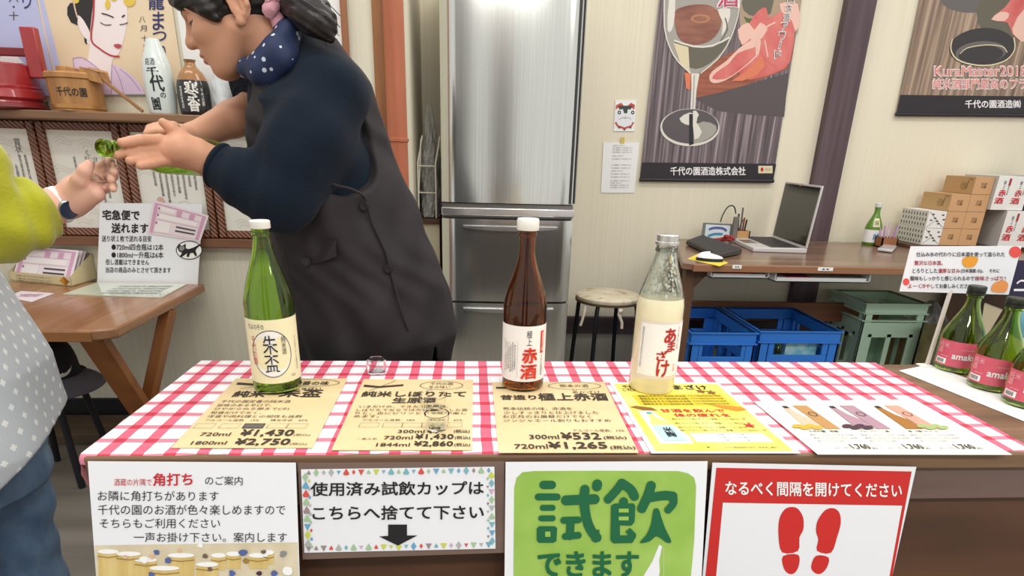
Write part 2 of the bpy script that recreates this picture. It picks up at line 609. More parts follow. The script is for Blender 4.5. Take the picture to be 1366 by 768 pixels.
M_INKSOFT = mat('soft_black_ink', '#4a4643', 0.7)
M_GREY = mat('grey_ink', '#8a8a8a', 0.7)
M_RED = mat('red_ink', '#c8202a', 0.5)
M_BRN_TABLE = streaks('brown_table_wood', [(0.3, '#604834'), (0.55, '#7c6047'), (0.8, '#8e7157')], (1.5, 22, 22), 0.45, 1.0, 7, distort=0.4)
M_FRONT = streaks('dark_brown_wood', [(0.25, '#452c1c'), (0.6, '#5d3d28'), (0.85, '#6d4a33')], (2, 25, 14), 0.45, 1.0, 7, distort=0.5)
M_FRAMEW = streaks('grey_brown_wood', [(0.3, '#66524a'), (0.7, '#7d675d')], (2, 30, 20), 0.5, 1.0, 6)
M_STEELDARK = mat('black_steel', '#24242a', 0.35, 0.6)


def cloth_mat():
    m = mat('gingham_cloth', '#ffffff', 0.55, spec=0.4)
    nt = m.node_tree; n = nt.nodes; L = nt.links
    tc = n.new('ShaderNodeTexCoord'); sp = n.new('ShaderNodeSeparateXYZ')
    nz = n.new('ShaderNodeTexNoise'); nz.inputs['Scale'].default_value = 9
    ds = n.new('ShaderNodeVectorMath'); ds.operation = 'MULTIPLY_ADD'
    L.new(tc.outputs['Object'], nz.inputs['Vector']); L.new(nz.outputs['Color'], ds.inputs[0]); ds.inputs[1].default_value = (0.006, 0.006, 0); L.new(tc.outputs['Object'], ds.inputs[2])
    L.new(ds.outputs[0], sp.inputs[0])

    def band(s, off, pitch, half):
        a = mathn(nt, 'DIVIDE', mathn(nt, 'SUBTRACT', s, off), pitch)
        f = mathn(nt, 'ABSOLUTE', mathn(nt, 'SUBTRACT', mathn(nt, 'FRACT', mathn(nt, 'ADD', a, 0.5)), 0.5))
        return mathn(nt, 'LESS_THAN', f, half / pitch), mathn(nt, 'LESS_THAN', mathn(nt, 'ABSOLUTE', mathn(nt, 'SUBTRACT', f, (half + 0.0045) / pitch)), 0.0006 / pitch)
    bx, lx = band(sp.outputs[0], -0.459, 0.0444, 0.0085)
    by, ly = band(sp.outputs[1], 0.796, 0.0475, 0.0066)
    pk = lin('#d63f66')
    c = mixn(nt, mathn(nt, 'MULTIPLY', bx, 0.9), (0.86, 0.86, 0.88, 1), pk)
    c2 = mixn(nt, mathn(nt, 'MULTIPLY', by, 0.85), (1, 1, 1, 1), lin('#e0607f'))
    c3 = mixn(nt, 1.0, c, c2, 'MULTIPLY')
    ln = mathn(nt, 'MULTIPLY', mathn(nt, 'MAXIMUM', lx, ly), 0.45)
    c4 = mixn(nt, ln, c3, lin('#cf8a9b'))
    L.new(c4, n['Principled BSDF'].inputs['Base Color'])
    return m


# ------------------------------------------------------------------ the room
YL, YB = 2.49, 3.32
b = MB(); b.box(-4.0, 5.0, -2.5, 3.6, -0.05, 0.0, M_FLOOR); struct(b, 'floor')
b = MB(); b.box(-0.33, 4.2, YB, YB + 0.1, 0.11, 2.7, M_WALL); struct(b, 'wall_back')
b = MB(); b.box(-3.2, -0.235, YL, YL + 0.1, 0.0, 2.7, M_WALL_L); b.box(-0.335, -0.235, YL + 0.1, YB, 0.0, 2.7, M_WALL); struct(b, 'wall_left')
b = MB(); b.box(-0.235, 4.2, YB - 0.035, YB + 0.1, 0.17, 0.26, M_SILL); struct(b, 'trim_1')
b = MB(); b.box(-0.235, 4.2, YB - 0.02, YB + 0.1, 0.0, 0.17, M_CONC); struct(b, 'trim_2')
b = MB(); b.box(-3.2, -0.235, YL - 0.02, YL, 0.0, 0.1, M_BLACK); struct(b, 'baseboard_left')
M_POST = mat('dark_reflection_post', '#4a4144', 0.6)
b = MB(); b.box(-0.80, -0.45, -1.6, -1.4, 0, 2.7, M_POST); struct(b, 'reflection_post_dark')  # unseen post, added to put a dark band in the refrigerator's reflection
b = MB(); b.box(0.0, 0.45, -1.6, -1.4, 0, 2.7, mat('grey_reflection_post', '#5f5b5a', 0.6)); struct(b, 'reflection_post_grey')  # wider grey post, also added only to be mirrored in the steel doors
b = MB(); b.box(1.79, 1.93, YB - 0.05, YB + 0.02, 0.0, 2.7, M_PILLAR); struct(b, 'pillar')
b = MB(); b.box(-0.342, -0.304, YL - 0.018, YL + 0.004, 0.1, 2.7, streaks('honey_wood', [(0.3, '#8d5a35'), (0.7, '#a87547')], (30, 30, 2), 0.5)); struct(b, 'trim_3')
b = MB(); b.box(-2.4, -0.345, YL - 0.05, YL + 0.002, 0.735, 0.77, streaks('rail_wood', [(0.3, '#6b4630'), (0.7, '#8a6044')], (2, 30, 30), 0.45)); struct(b, 'trim_4', 0.004)

t = thing('downpipe', 'orange brown round pipe running up the wall corner beside the fridge', 'pipe', (-0.265, YL - 0.045, 0.0))
M_PIPE = streaks('orange_brown_paint', [(0.3, '#a2593c'), (0.7, '#b66c4c')], (8, 8, 1.2), 0.4, 1.5, 6)
b = MB(); b.lathe([(0.036, 0), (0.036, 2.7)], (-0.265, YL - 0.045, 0), M_PIPE, seg=28); b.build('pipe', t)
b = MB(); b.lathe([(0.036, 0), (0.0405, 0.002), (0.0405, 0.012), (0.036, 0.014)], (-0.265, YL - 0.045, 1.13), M_PIPE, seg=28, cap=False); b.build('coupling', t)

# ------------------------------------------------------------------ the tasting counter
TZ = 0.70
t = thing('counter_table', 'long brown wooden tasting counter under the red gingham cloth', 'table', (0.5, 1.0, 0.0))
b = MB(); b.box(-0.532, 1.75, 0.792, 1.212, TZ - 0.028, TZ, M_BRN_TABLE); b.build('tabletop', t, 0.004)
b = MB(); b.box(-0.522, 1.74, 0.80, 0.83, 0.615, TZ - 0.028, M_FRAMEW); b.build('apron', t, 0.002)
PT = math.tan(R(10.0))
b = MB(); b.hexa([(-0.52, 0.815 - 0.55 * PT, 0.07), (1.74, 0.815 - 0.55 * PT, 0.07), (1.74, 0.835 - 0.55 * PT, 0.07), (-0.52, 0.835 - 0.55 * PT, 0.07)],
                 [(-0.52, 0.815, 0.62), (1.74, 0.815, 0.62), (1.74, 0.835, 0.62), (-0.52, 0.835, 0.62)], M_FRONT); b.build('front_panel', t)
for x in (-0.48, 1.70):
    for y in (0.86, 1.18):
        b = MB(); b.box(x - 0.02, x + 0.02, y - 0.02, y + 0.02, 0, TZ - 0.028, M_FRONT); b.build('leg', t, 0.003)


def lean(Y, z, deg):
    return Vector((0, Y, z)), Vector((0, -math.cos(R(deg)), math.sin(R(deg))))


P_, N_ = lean(0.7885, 0.69, 11.5)
b = MB(); b.slab([atp(x, y, P_, N_) for x, y in ((397, 618), (673, 616), (673, 737), (404, 746))], 0.008, M_FRAMEW); b.build('sign_backing', t, 0.001)

# cloth: a sheet over the top with a rippled front hem and short drops at the left
CL = cloth_mat()
nx, ny = 150, 26
fl, fr = atz(109, 606, TZ), atz(1378, 600, TZ)
bl, br = atz(269, 482, TZ), atz(1167, 484.5, TZ)
vs = []; fs = []
for j in range(ny + 4):
    for i in range(nx + 1):
        u = i / nx; v = min(j / ny, 1.0)
        p = bl.lerp(br, u).lerp(fl.lerp(fr, u), v)
        rip = 0.0012 * math.sin(u * 37) + 0.001 * math.sin(u * 83 + 1)
        z = TZ + 0.0022 + 0.0005 * math.sin(u * 60 + v * 9) * math.sin(v * 14)
        y = p.y
        if j > ny:
            k = j - ny
            y = p.y - 0.0035 * min(k, 2) - rip
            z = TZ + 0.0022 - (0.0005, 0.004, 0.011)[k - 1] - abs(rip) * k
        vs.append((p.x, y, z))
for j in range(ny + 3):
    for i in range(nx):
        a = j * (nx + 1) + i; fs.append((a, a + 1, a + nx + 2, a + nx + 1))
t = thing('tablecloth', 'red and white gingham plastic cloth covering the counter', 'tablecloth', (0, 0, TZ))
b = MB(); b.add(vs, fs, CL, True); b.build('sheet', t)
# hanging corner at the left end
b = MB(); c0 = Vector((fl.x, fl.y + 0.12, TZ + 0.002)); c1 = Vector((fl.x + 0.002, fl.y - 0.006, TZ + 0.0))
q = []
for k in range(9):
    a = c0.lerp(c1, k / 8); d = 0.004 + 0.05 * (k / 8) ** 2
    q.append((a, a + Vector((-0.004, -0.002, -d * 0.5)), a + Vector((0.006 * math.sin(k), -0.004, -d))))
vs2 = [p for r in q for p in r]; b.add(vs2, [(3 * k + s, 3 * k + s + 1, 3 * k + s + 4, 3 * k + s + 3) for k in range(8) for s in (0, 1)], mat('cloth_hem_pink', '#dd8f95', 0.6), True)
b.build('hanging_corner', t)


# ------------------------------------------------------------------ printed cards lying on the cloth
class Card:
    """a printed sheet given by its corners in the photograph; rows are read off the photograph, columns as fractions of the sheet"""
    def __init__(s, corners, plane, base, thick=0.0008, back=None):
        s.px = corners; s.mb = MB()
        s.q = [plane(x, y) for x, y in corners]
        s.mb.slab(s.q, thick, base, back)
        s.sh = Sheet(*s.q); s.pr = Print(s.mb, s.sh, True)

    def xy(s, u, y):
        tl, tr, br, bl = s.px
        f = (y - (tl[1] + (tr[1] - tl[1]) * u)) / ((bl[1] + (br[1] - bl[1]) * u) - (tl[1] + (tr[1] - tl[1]) * u))
        lx = tl[0] + (bl[0] - tl[0]) * f; rx = tr[0] + (br[0] - tr[0]) * f
        return (lx + (rx - lx) * u, y)

    def T(s, body, u0, u1, y0, y1, mt=None, bold=0.02, k=3, res=2):
        s.pr.text(body, (s.xy(u0, y0), s.xy(u1, y0), s.xy(u1, y1), s.xy(u0, y1)), mt or M_INK, bold, k, res)

    def box(s, u0, u1, y0, y1, mt, k=1):
        s.mb.add(s.pr.quad4((s.xy(u0, y0), s.xy(u1, y0), s.xy(u1, y1), s.xy(u0, y1)), k), [(0, 1, 2, 3)], mt)

    def poly(s, pts, mt, k=1, smooth=0): s.pr.poly([s.xy(u, y) for u, y in pts], mt, k, smooth)

    def ring(s, u, y, ru, ry, w, mt, k=3, n=28):
        s.pr.stroke([s.xy(u + ru * math.cos(2 * math.pi * i / n), y + ry * math.sin(2 * math.pi * i / n)) for i in range(n)], w, mt, k, closed=True)

    def line(s, pts, w, mt, k=3, smooth=0): s.pr.stroke([s.xy(u, y) for u, y in pts], w, mt, k, smooth)


on_cloth = lambda x, y: atz(x, y, TZ + 0.0042)
M_KRAFT = streaks('tan_card', [(0.3, '#dbc393'), (0.7, '#e3cda1')], (4, 4, 4), 0.6, 3.0, 4)
M_CARDINK = mat('brown_black_ink', '#3a2f26', 0.7)
c = Card(((315, 504.5), (463.5, 504.5), (416.5, 597), (228, 597)), on_cloth, M_KRAFT)
c.poly([(0.05, 510), (0.33, 513), (0.33, 515.5), (0.05, 513)], M_CARDINK); c.line([(0.12, 519), (0.33, 513), (0.42, 508)], 0.0012, M_CARDINK)
c.ring(0.70, 511, 0.25, 4.8, 0.0012, M_CARDINK); c.T('定番の味', 0.55, 0.86, 509, 514, M_CARDINK)
c.T('しゅはい', 0.6, 0.82, 517, 520.5, M_CARDINK)
c.T('純米', 0.11, 0.38, 522, 530, M_CARDINK, 0.035); c.T('朱盃', 0.5, 0.85, 520, 530, M_CARDINK, 0.035)
for (s_, u0, u1, y0) in (('千代の園定番の純米酒', 0.06, 0.63, 534), ('旨味のある辛口で、', 0.06, 0.5, 539), ('ひやからぬる燗まで(冷)', 0.06, 0.66, 544), ('和食だけでなく、', 0.06, 0.46, 549), ('洋食や肉料理との相性も抜群', 0.06, 0.8, 554)):
    c.T(s_, u0, u1, y0, y0 + 3.6, M_CARDINK, 0.015)
c.T('アルコール度数　15%　　精米歩合　65%', 0.07, 0.86, 559.5, 562.3, M_CARDINK, 0.0)
for u in (0.03, 0.22, 0.40, 0.58, 0.73): c.line([(u, 571.5), (u + 0.005, 565.5), (u + 0.15, 565.5), (u + 0.145, 571.5), (u, 571.5)], 0.0007, M_CARDINK)
c.box(0.395, 0.555, 565, 571.5, mat('slate_ink', '#5f5a55', 0.7), 2)
c.T('720ml', 0.13, 0.35, 577.5, 582, M_CARDINK, 0.02); c.T('¥1,430', 0.42, 0.81, 573.5, 583, M_CARDINK, 0.045); c.T('(税込)', 0.82, 0.94, 579, 582.5, M_CARDINK, 0.0)
c.T('1800ml', 0.12, 0.37, 589, 593.5, M_CARDINK, 0.02); c.T('¥2,750', 0.43, 0.82, 585.5, 595, M_CARDINK, 0.045); c.T('(税込)', 0.83, 0.95, 591, 594.5, M_CARDINK, 0.0)
single(c.mb, 'price_card', 'tan price card under the green bottle reading 1,430 and 2,750 yen', 'price card', group=None)

c = Card(((485, 505.5), (631, 506), (630, 600), (442, 600)), on_cloth, M_KRAFT)
c.poly([(0.03, 513), (0.17, 515), (0.38, 512.5), (0.38, 515), (0.17, 517.5), (0.03, 516)], M_CARDINK); c.line([(0.1, 521.5), (0.2, 515), (0.3, 508)], 0.0012, M_CARDINK)
c.ring(0.72, 514.5, 0.19, 5.6, 0.0012, M_CARDINK); c.T('千代の園', 0.62, 0.82, 510.5, 514, M_CARDINK, 0.01); c.T('冬の味い', 0.61, 0.80, 515, 518.5, M_CARDINK, 0.01)
c.T('純米しぼりたて', 0.05, 0.94, 522.5, 529.5, M_CARDINK, 0.04); c.T('生原酒', 0.33, 0.69, 531, 538, M_CARDINK, 0.04)
for (s_, u0, u1, y0) in (('いまだけの、できたて生原酒。', 0.07, 0.8, 541), ('しぼりたてならではのピチピチした香', 0.06, 0.96, 545.5), ('りと、舌にピリッとくる味が楽し', 0.06, 0.95, 549.8), ('めます。', 0.06, 0.26, 554)):
    c.T(s_, u0, u1, y0, y0 + 3.4, M_CARDINK, 0.015)
c.T('アルコール度数：18%　　精米歩合　65%', 0.14, 0.92, 559.3, 562, M_CARDINK, 0.0)
for u in (0.13, 0.31, 0.46, 0.61, 0.77): c.line([(u, 570), (u + 0.004, 564.5), (u + 0.15, 564.5), (u + 0.148, 570), (u, 570)], 0.0007, M_CARDINK)
c.T('300ml', 0.44, 0.64, 574, 578, M_CARDINK, 0.03); c.T('¥7', 0.66, 0.76, 571.5, 578.5, M_CARDINK, 0.045); c.T('(税込)', 0.86, 0.98, 573.5, 578.5, M_CARDINK, 0.02)
c.T('一番人気', 0.15, 0.3, 584.5, 587, M_CARDINK, 0.0); c.T('720ml', 0.35, 0.56, 582, 586.5, M_CARDINK, 0.03); c.T('¥1,430', 0.58, 0.86, 579.5, 587, M_CARDINK, 0.045); c.T('(税込)', 0.87, 0.985, 582, 587, M_CARDINK, 0.02)
c.T('1844ml', 0.31, 0.55, 591.5, 596, M_CARDINK, 0.03); c.T('¥2,860', 0.58, 0.86, 589, 596.5, M_CARDINK, 0.045); c.T('(税込)', 0.87, 0.985, 591.5, 596.5, M_CARDINK, 0.02)
single(c.mb, 'price_card', 'tan price card with three prices, two clear cups standing on it', 'price card')

c = Card(((656.5, 509.5), (806, 509), (852, 603.5), (665, 603.5)), on_cloth, M_KRAFT)
c.box(0.03, 0.16, 516, 518.5, M_CARDINK); c.ring(0.72, 515, 0.23, 4.8, 0.0012, M_CARDINK); c.T('熊本の酒', 0.59, 0.84, 513, 517, M_CARDINK, 0.01); c.line([(0.69, 519.5), (0.71, 522.5), (0.73, 519.5)], 0.001, M_CARDINK)
c.T('あかざけ', 0.68, 0.92, 521.5, 525, M_CARDINK, 0.015)
c.T('昔造り', 0.06, 0.36, 527.5, 533.5, M_CARDINK, 0.04); c.T('極上赤酒', 0.38, 0.96, 525, 534.5, M_CARDINK, 0.04)
for (s_, u0, u1, y0) in (('熊本伝統の味、赤酒を', 0.07, 0.63, 543.5), ('少しすっきりと仕上げました', 0.07, 0.83, 548.8), ('お正月のお屠蘇だけでなく', 0.06, 0.76, 554), ('ジンジャエール割りもおすすめ', 0.06, 0.9, 559.3)):
    c.T(s_, u0, u1, y0, y0 + 4, M_CARDINK, 0.015)
c.T('アルコール度数：12%', 0.58, 0.97, 573, 576.5, M_CARDINK, 0.0)
c.T('300ml', 0.24, 0.46, 580.5, 586, M_CARDINK, 0.03); c.T('¥532', 0.48, 0.77, 577.5, 586.5, M_CARDINK, 0.045); c.T('(税込)', 0.79, 0.96, 582, 587, M_CARDINK, 0.02)
c.T('720ml', 0.12, 0.36, 593, 599, M_CARDINK, 0.03); c.T('¥1,265', 0.37, 0.79, 590, 600, M_CARDINK, 0.045); c.T('(税込)', 0.81, 0.99, 595, 600.5, M_CARDINK, 0.02)
single(c.mb, 'price_card', 'tan price card at the foot of the amber bottle, 532 and 1,265 yen', 'price card')

# yellow flyer
M_YEL = streaks('yellow_print', [(0.3, '#f3dc3c'), (0.6, '#f7ea7a'), (0.8, '#fbf3b4')], (5, 5, 5), 0.5, 1.5, 2)
M_OLIVE = mat('olive_ink', '#4c4a1c', 0.7); M_ORANGE = mat('orange_ink', '#d98a1f', 0.6); M_BROWNINK = mat('brown_ink', '#8a5a1e', 0.6)
M_PALEBLUE = mat('pale_blue_ink', '#b5dcea', 0.6); M_LIME = mat('pale_lime_ink', '#d3dd7c', 0.6); M_TEAL = mat('teal_ink', '#3f93b4', 0.6)
c = Card(((813, 509.5), (957.5, 509.5), (1068, 604), (869, 604)), on_cloth, M_WHITE2)
c.poly([(0.03, 512), (0.97, 512), (0.965, 601.5), (0.035, 601.5)], M_YEL)
c.T('千代の園', 0.09, 0.3, 514.5, 518, M_INK, 0.02); c.T('あまざけ', 0.42, 0.84, 514, 520, M_INK, 0.03); c.T('こだわりの', 0.07, 0.3, 518.5, 522, M_INK, 0.02)
M_GOLD = mat('golden_panel_ink', '#dcc42e', 0.6); c.poly([(0.12, 527), (0.9, 525), (0.92, 542), (0.14, 541)], M_GOLD, 1)
c.poly([(0.70, 539), (0.95, 543), (0.97, 547), (0.88, 549), (0.78, 545)], M_ORANGE, 2)
for i, y in enumerate((527.5, 531, 534.5, 538)): c.T('種類名あまざけ原材料米米麹', 0.17, 0.58, y, y + 2.6, M_OLIVE, 0.015); c.T('千代の園酒造製造内容量', 0.6, 0.88, y, y + 1.8, M_OLIVE, 0.0)
c.T('甘酒を飲んで', 0.27, 0.78, 546, 550.5, M_RED, 0.03); c.T('体の疲れを', 0.35, 0.79, 552, 556.5, M_RED, 0.03)
for y in (558, 563.5, 569, 573): c.T('麹のちからで体にやさしい栄養たっぷり毎日の一杯', 0.31, 0.88 if y < 570 else 0.94, y, y + 3, M_OLIVE, 0.01)
c.poly([(0.04, 543), (0.1, 541.5), (0.22, 544), (0.25, 548), (0.13, 547.5)], M_BROWNINK, 2)
c.poly([(0.09, 549), (0.2, 549), (0.34, 583), (0.33, 592), (0.1, 592)], M_WHITE2, 2)
c.poly([(0.145, 551), (0.185, 551), (0.19, 556), (0.27, 565), (0.30, 589), (0.14, 589), (0.125, 565), (0.15, 556)], M_LIME, 3, )
c.poly([(0.124, 568), (0.275, 568), (0.30, 589), (0.14, 589)], M_PALEBLUE, 4); c.box(0.145, 0.185, 550.5, 552.5, M_TEAL, 4)
c.T(vert('米麹'), 0.18, 0.25, 571, 584, M_INK, 0.04, 5)
c.poly([(0.36, 578), (0.88, 578), (0.90, 590), (0.36, 590)], M_WHITE2, 2, 0)
for y in (579.5, 583, 587): c.T('ノンアルコールの甘酒ですのでお子様にも', 0.39, 0.78, y, y + 2.2, M_INKSOFT, 0.0)
for (u, y) in ((0.83, 524), (0.75, 522.5), (0.85, 568)):
    c.poly([(u + (0.055 if i % 2 == 0 else 0.02) * math.cos(i * math.pi / 5), y + (3.6 if i % 2 == 0 else 1.3) * math.sin(i * math.pi / 5)) for i in range(10)], M_RED if y > 530 else M_BROWNINK, 4)
c.T('千代の園酒造株式会社　熊本県山鹿市', 0.52, 0.88, 596, 598.5, M_OLIVE, 0.0); c.T('¥', 0.4, 0.42, 596, 598, M_OLIVE)
single(c.mb, 'flyer', 'yellow leaflet with a drawn blue bottle, under the white amazake bottle', 'flyer')

# menu of three liqueurs
M_MENU = mat('pale_green_white_paper', '#eff1e2', 0.45); M_KBOX = mat('tan_carton_ink', '#b88a52', 0.7); M_MAUVE = mat('mauve_ink', '#a98694', 0.7); M_PEACH = mat('peach_ink', '#e6b9a0', 0.7)
M_PLUM = mat('plum_ink', '#4a2d3c', 0.7); M_SALMON = mat('salmon_ink', '#e39a86', 0.7); M_GRAPE = mat('grape_green_ink', '#9db072', 0.7); M_YELFR = mat('yellow_fruit_ink', '#dfa734', 0.7); M_AMB = mat('amber_ink', '#a06a2a', 0.7)
c = Card(((1005, 535), (1220, 532.5), (1350, 606), (1091, 605.5)), on_cloth, M_MENU)
for i, (u, cb, cx, cf) in enumerate(((0.13, M_PEACH, M_KBOX, M_YELFR), (0.41, M_MAUVE, M_MAUVE, M_PLUM), (0.68, M_AMB, M_SALMON, M_GRAPE))):
    c.poly([(u, 543), (u + 0.03, 543), (u + 0.045, 553), (u + 0.075, 560), (u + 0.075, 572.5), (u - 0.02, 572.5), (u - 0.01, 556)], cb, 2)
    c.poly([(u, 542), (u + 0.03, 542), (u + 0.032, 545), (u + 0.002, 545)], M_INK, 3)
    c.poly([(u + 0.07, 541), (u + 0.155, 541), (u + 0.165, 572.5), (u + 0.085, 572.5)], cx, 2)
    c.ring(u + 0.12, 553, 0.022, 2.6, 0.0016, M_INKSOFT, 4, 14)
    for k in range(4): c.pr.ell(*c.xy(u - 0.06 + 0.035 * k + (0.15 if i == 2 else 0), 569 + 2 * (k % 2)), 7, 2.6, cf, 4, 12)
    c.T(('千代の園　柑橘', 'ブルーベリー　酒', '梅　小梅リキュール')[i], u - 0.03, u + 0.13, 574.5, 577, M_INK, 0.02)
    for y in (579.5, 583.5, 587.5): c.T('果実のうまみをそのまま日本酒に', u - 0.05, u + 0.2 - (0.1 if y > 586 else 0), y, y + 2.2, M_INKSOFT, 0.0)
    c.T('500ml　税込', u - 0.01, u + 0.08, 596, 599.5, M_GREY, 0.0); c.T('1,760', u + 0.09, u + 0.185, 593, 600, M_INK, 0.03); c.T('円', u + 0.19, u + 0.21, 597.5, 600, M_INK)
single(c.mb, 'menu_sheet', 'white laminated sheet showing three liqueur bottles with their cartons', 'menu')


# ------------------------------------------------------------------ notices hung on the counter front
def hung(corners, deg, base, Y=0.7855, z=0.69):
    P, N = lean(Y, z, deg); return Card(corners, lambda x, y: atp(x, y, P, N), base, 0.0007)


def boxT(c, body, x0, x1, y0, y1, mt=None, bold=0.02, k=3, res=3, sk=0.0):
    c.pr.text(body, ((x0, y0), (x1, y0 + sk), (x1, y1 + sk), (x0, y1)), mt or M_INK, bold, k, res)


c = hung(((117, 615), (394.5, 617), (402, 835), (133, 835)), 15, M_WHITE)
boxT(c, '酒蔵の片隅で', 152.5, 203, 638, 647.5, M_RED, 0.01); boxT(c, '角打ち', 205, 257, 631, 647.5, M_RED, 0.035, sk=-0.6); boxT(c, 'のご案内', 274, 324, 634.5, 646.5, None, 0.01, sk=0.3)
boxT(c, 'お隣に角打ちがあります', 131, 292, 654, 667.5, None, 0.015, sk=0.5)
boxT(c, '千代の園のお酒が色々楽しめますので', 131, 381, 672.5, 686, None, 0.015, sk=0.3)
boxT(c, 'そちらもご利用ください', 133.5, 294, 691, 704, None, 0.015)
boxT(c, '一声お掛け下さい。案内します', 179, 383, 709.5, 722.5, None, 0.015)
M_SCROLL = streaks('scroll_print', [(0.35, '#cfc2a2'), (0.65, '#ddd2b6')], (9, 9, 9), 0.7, 3.0, 4)
M_TUB = streaks('tub_print', [(0.3, '#cdb066'), (0.7, '#dfc888')], (80, 3, 3), 0.7); M_TUBD = mat('tub_band_print', '#9c7d3c', 0.7); M_BLUEINK = mat('indigo_print', '#55649c', 0.7); M_SKINP = mat('skin_print', '#dcb894', 0.7)
c.pr.poly(((126.5, 727), (397, 723), (401, 833), (131, 833)), M_SCROLL, 1)
rnd = random.Random(3)
for (x, y, w, h) in ((131, 735, 28, 33), (156, 738, 33, 34), (180, 746, 30, 30), (224, 740, 36, 34), (282, 740, 20, 20), (302, 738, 20, 20), (332, 740, 26, 18), (200, 757, 40, 24), (262, 752, 30, 26), (352, 736, 14, 16)):
    c.pr.poly(((x, y), (x + w, y), (x + w - 1, y + h), (x + 1, y + h)), M_TUB, 2); c.pr.ell(x + w / 2, y, w / 2, 3.2, M_WHITE2, 3, 18); c.pr.stroke([(x, y + 6), (x + w / 2, y + 8), (x + w, y + 6)], 0.0014, M_TUBD, 4)
for (x, y, r_, mt_) in ((210, 736, 6, M_BLUEINK), (225, 747, 6, M_BLUEINK), (168, 742, 5, M_SKINP), (193, 745, 7, M_WHITE2), (203, 741, 5, M_SKINP), (274, 741, 5, M_FRAMEW), (325, 736, 7, M_BLUEINK), (329, 747, 6, M_TUBD), (352, 735, 5, M_FRAMEW), (281, 758, 5, M_FRAMEW), (203, 765, 6, M_BLUEINK), (310, 764, 6, M_BLUEINK), (346, 764, 5, M_PLUM), (366, 764, 6, M_BLUEINK), (385, 760, 9, M_WHITE2), (268, 727, 5, M_WHITE2), (378, 738, 7, M_GREY), (240, 733, 4, M_SKINP)):
    c.pr.poly([(x + r_ * (0.45 + 0.5 * rnd.random()) * math.cos(a), y + r_ * (0.45 + 0.35 * rnd.random()) * math.sin(a)) for a in [i * math.pi / 4 for i in range(8)]], mt_, 5, 2)
single(c.mb, 'hung_notice', 'white notice hung on the counter with red heading and a printed scroll of sake vats', 'notice')

c = hung(((401.5, 626), (659.5, 622.5), (661, 731.5), (406, 737)), 11.5, M_WHITE, 0.7870)
boxT(c, '使用済み試飲カップは', 415, 645, 643, 661, None, 0.03, sk=-2)
boxT(c, 'こちらへ捨てて下さい', 417.5, 645, 674.5, 693, None, 0.03, sk=-1.5)
c.pr.poly(((518, 699), (543, 699), (543, 713.5), (557, 713.5), (531, 727), (506, 715), (518, 714)), M_INK, 3)
PAL = [mat(n_, h_, 0.6) for n_, h_ in (('print_red', '#d3584c'), ('print_teal', '#7ab3bf'), ('print_grey', '#b0b3b0'), ('print_sage', '#a5c39c'), ('print_lime', '#c9cf52'), ('print_mauve', '#c9afc2'), ('print_blue', '#6aa6c8'), ('print_dusk', '#9a8a8c'))]
rnd = random.Random(11)


def gem(x, y, r_, i):
    sh = rnd.randrange(3)
    pts = {0: [(0, -1.2), (0.8, 0), (0, 1.2), (-0.8, 0)], 1: [(-0.9, -0.7), (0.9, -0.7), (0, 1.0)], 2: [(0, -1.1), (0.9, 0.4), (0.6, 0.9), (-0.6, 0.9), (-0.9, 0.4)]}[sh]
    c.pr.poly([(x + a * r_, y + b_ * r_) for a, b_ in pts], PAL[i % 8], 2)


for i in range(25):
    x = 412 + i * 10; gem(x, 630.2 - (x - 400) * 0.0135, 3.0 + 1.6 * (i % 2), rnd.randrange(8)); gem(x, 731 - (x - 406) * 0.0215, 3.0 + 1.6 * ((i + 1) % 2), rnd.randrange(8))
for i in range(9):
    y = 636 + i * 11; gem(407 + (y - 626) * 0.045, y, 5.2, rnd.randrange(8)); gem(655.5 + (y - 626) * 0.012, y - 3, 4.6, rnd.randrange(8))
    gem(412 + (y - 626) * 0.045, y + 5, 2.4, rnd.randrange(8)); gem(650.5 + (y - 626) * 0.012, y + 2, 2.2, rnd.randrange(8))
single(c.mb, 'hung_notice', 'white notice with a black down arrow and a border of coloured gems', 'notice')

M_GRN = streaks('fresh_green_print', [(0.3, '#8fb84c'), (0.7, '#a3c65f')], (8, 8, 8), 0.6, 2.0, 3); M_DKG = mat('deep_green_ink', '#12643c', 0.6)
c = hung(((674.5, 616), (944, 615), (930, 880), (672, 880)), 12.5, M_WHITE)
c.pr.poly([(686, 650), (689, 637), (697, 629.5), (712, 628), (800, 627.5), (905, 628), (918, 631), (926, 637), (928.5, 648), (926, 720), (915, 840), (905, 866), (700, 866), (688, 858), (685, 760)], M_GRN, 1)
K = 4


def brush(pts, w, smooth=4):
    global K
    K += 0.08; c.pr.stroke(pts, w, M_DKG, K, smooth)
    q = spline(pts, smooth, False) if smooth else pts
    for (x, y), (x2, y2) in ((q[0], q[1]), (q[-1], q[-2])):
        a = math.atan2(y - y2, x - x2); r = w * 446
        c.pr.poly([(x + r * math.cos(a + math.pi * (i / 8 - 0.5)), y + r * math.sin(a + math.pi * (i / 8 - 0.5))) for i in range(9)], M_DKG, K)


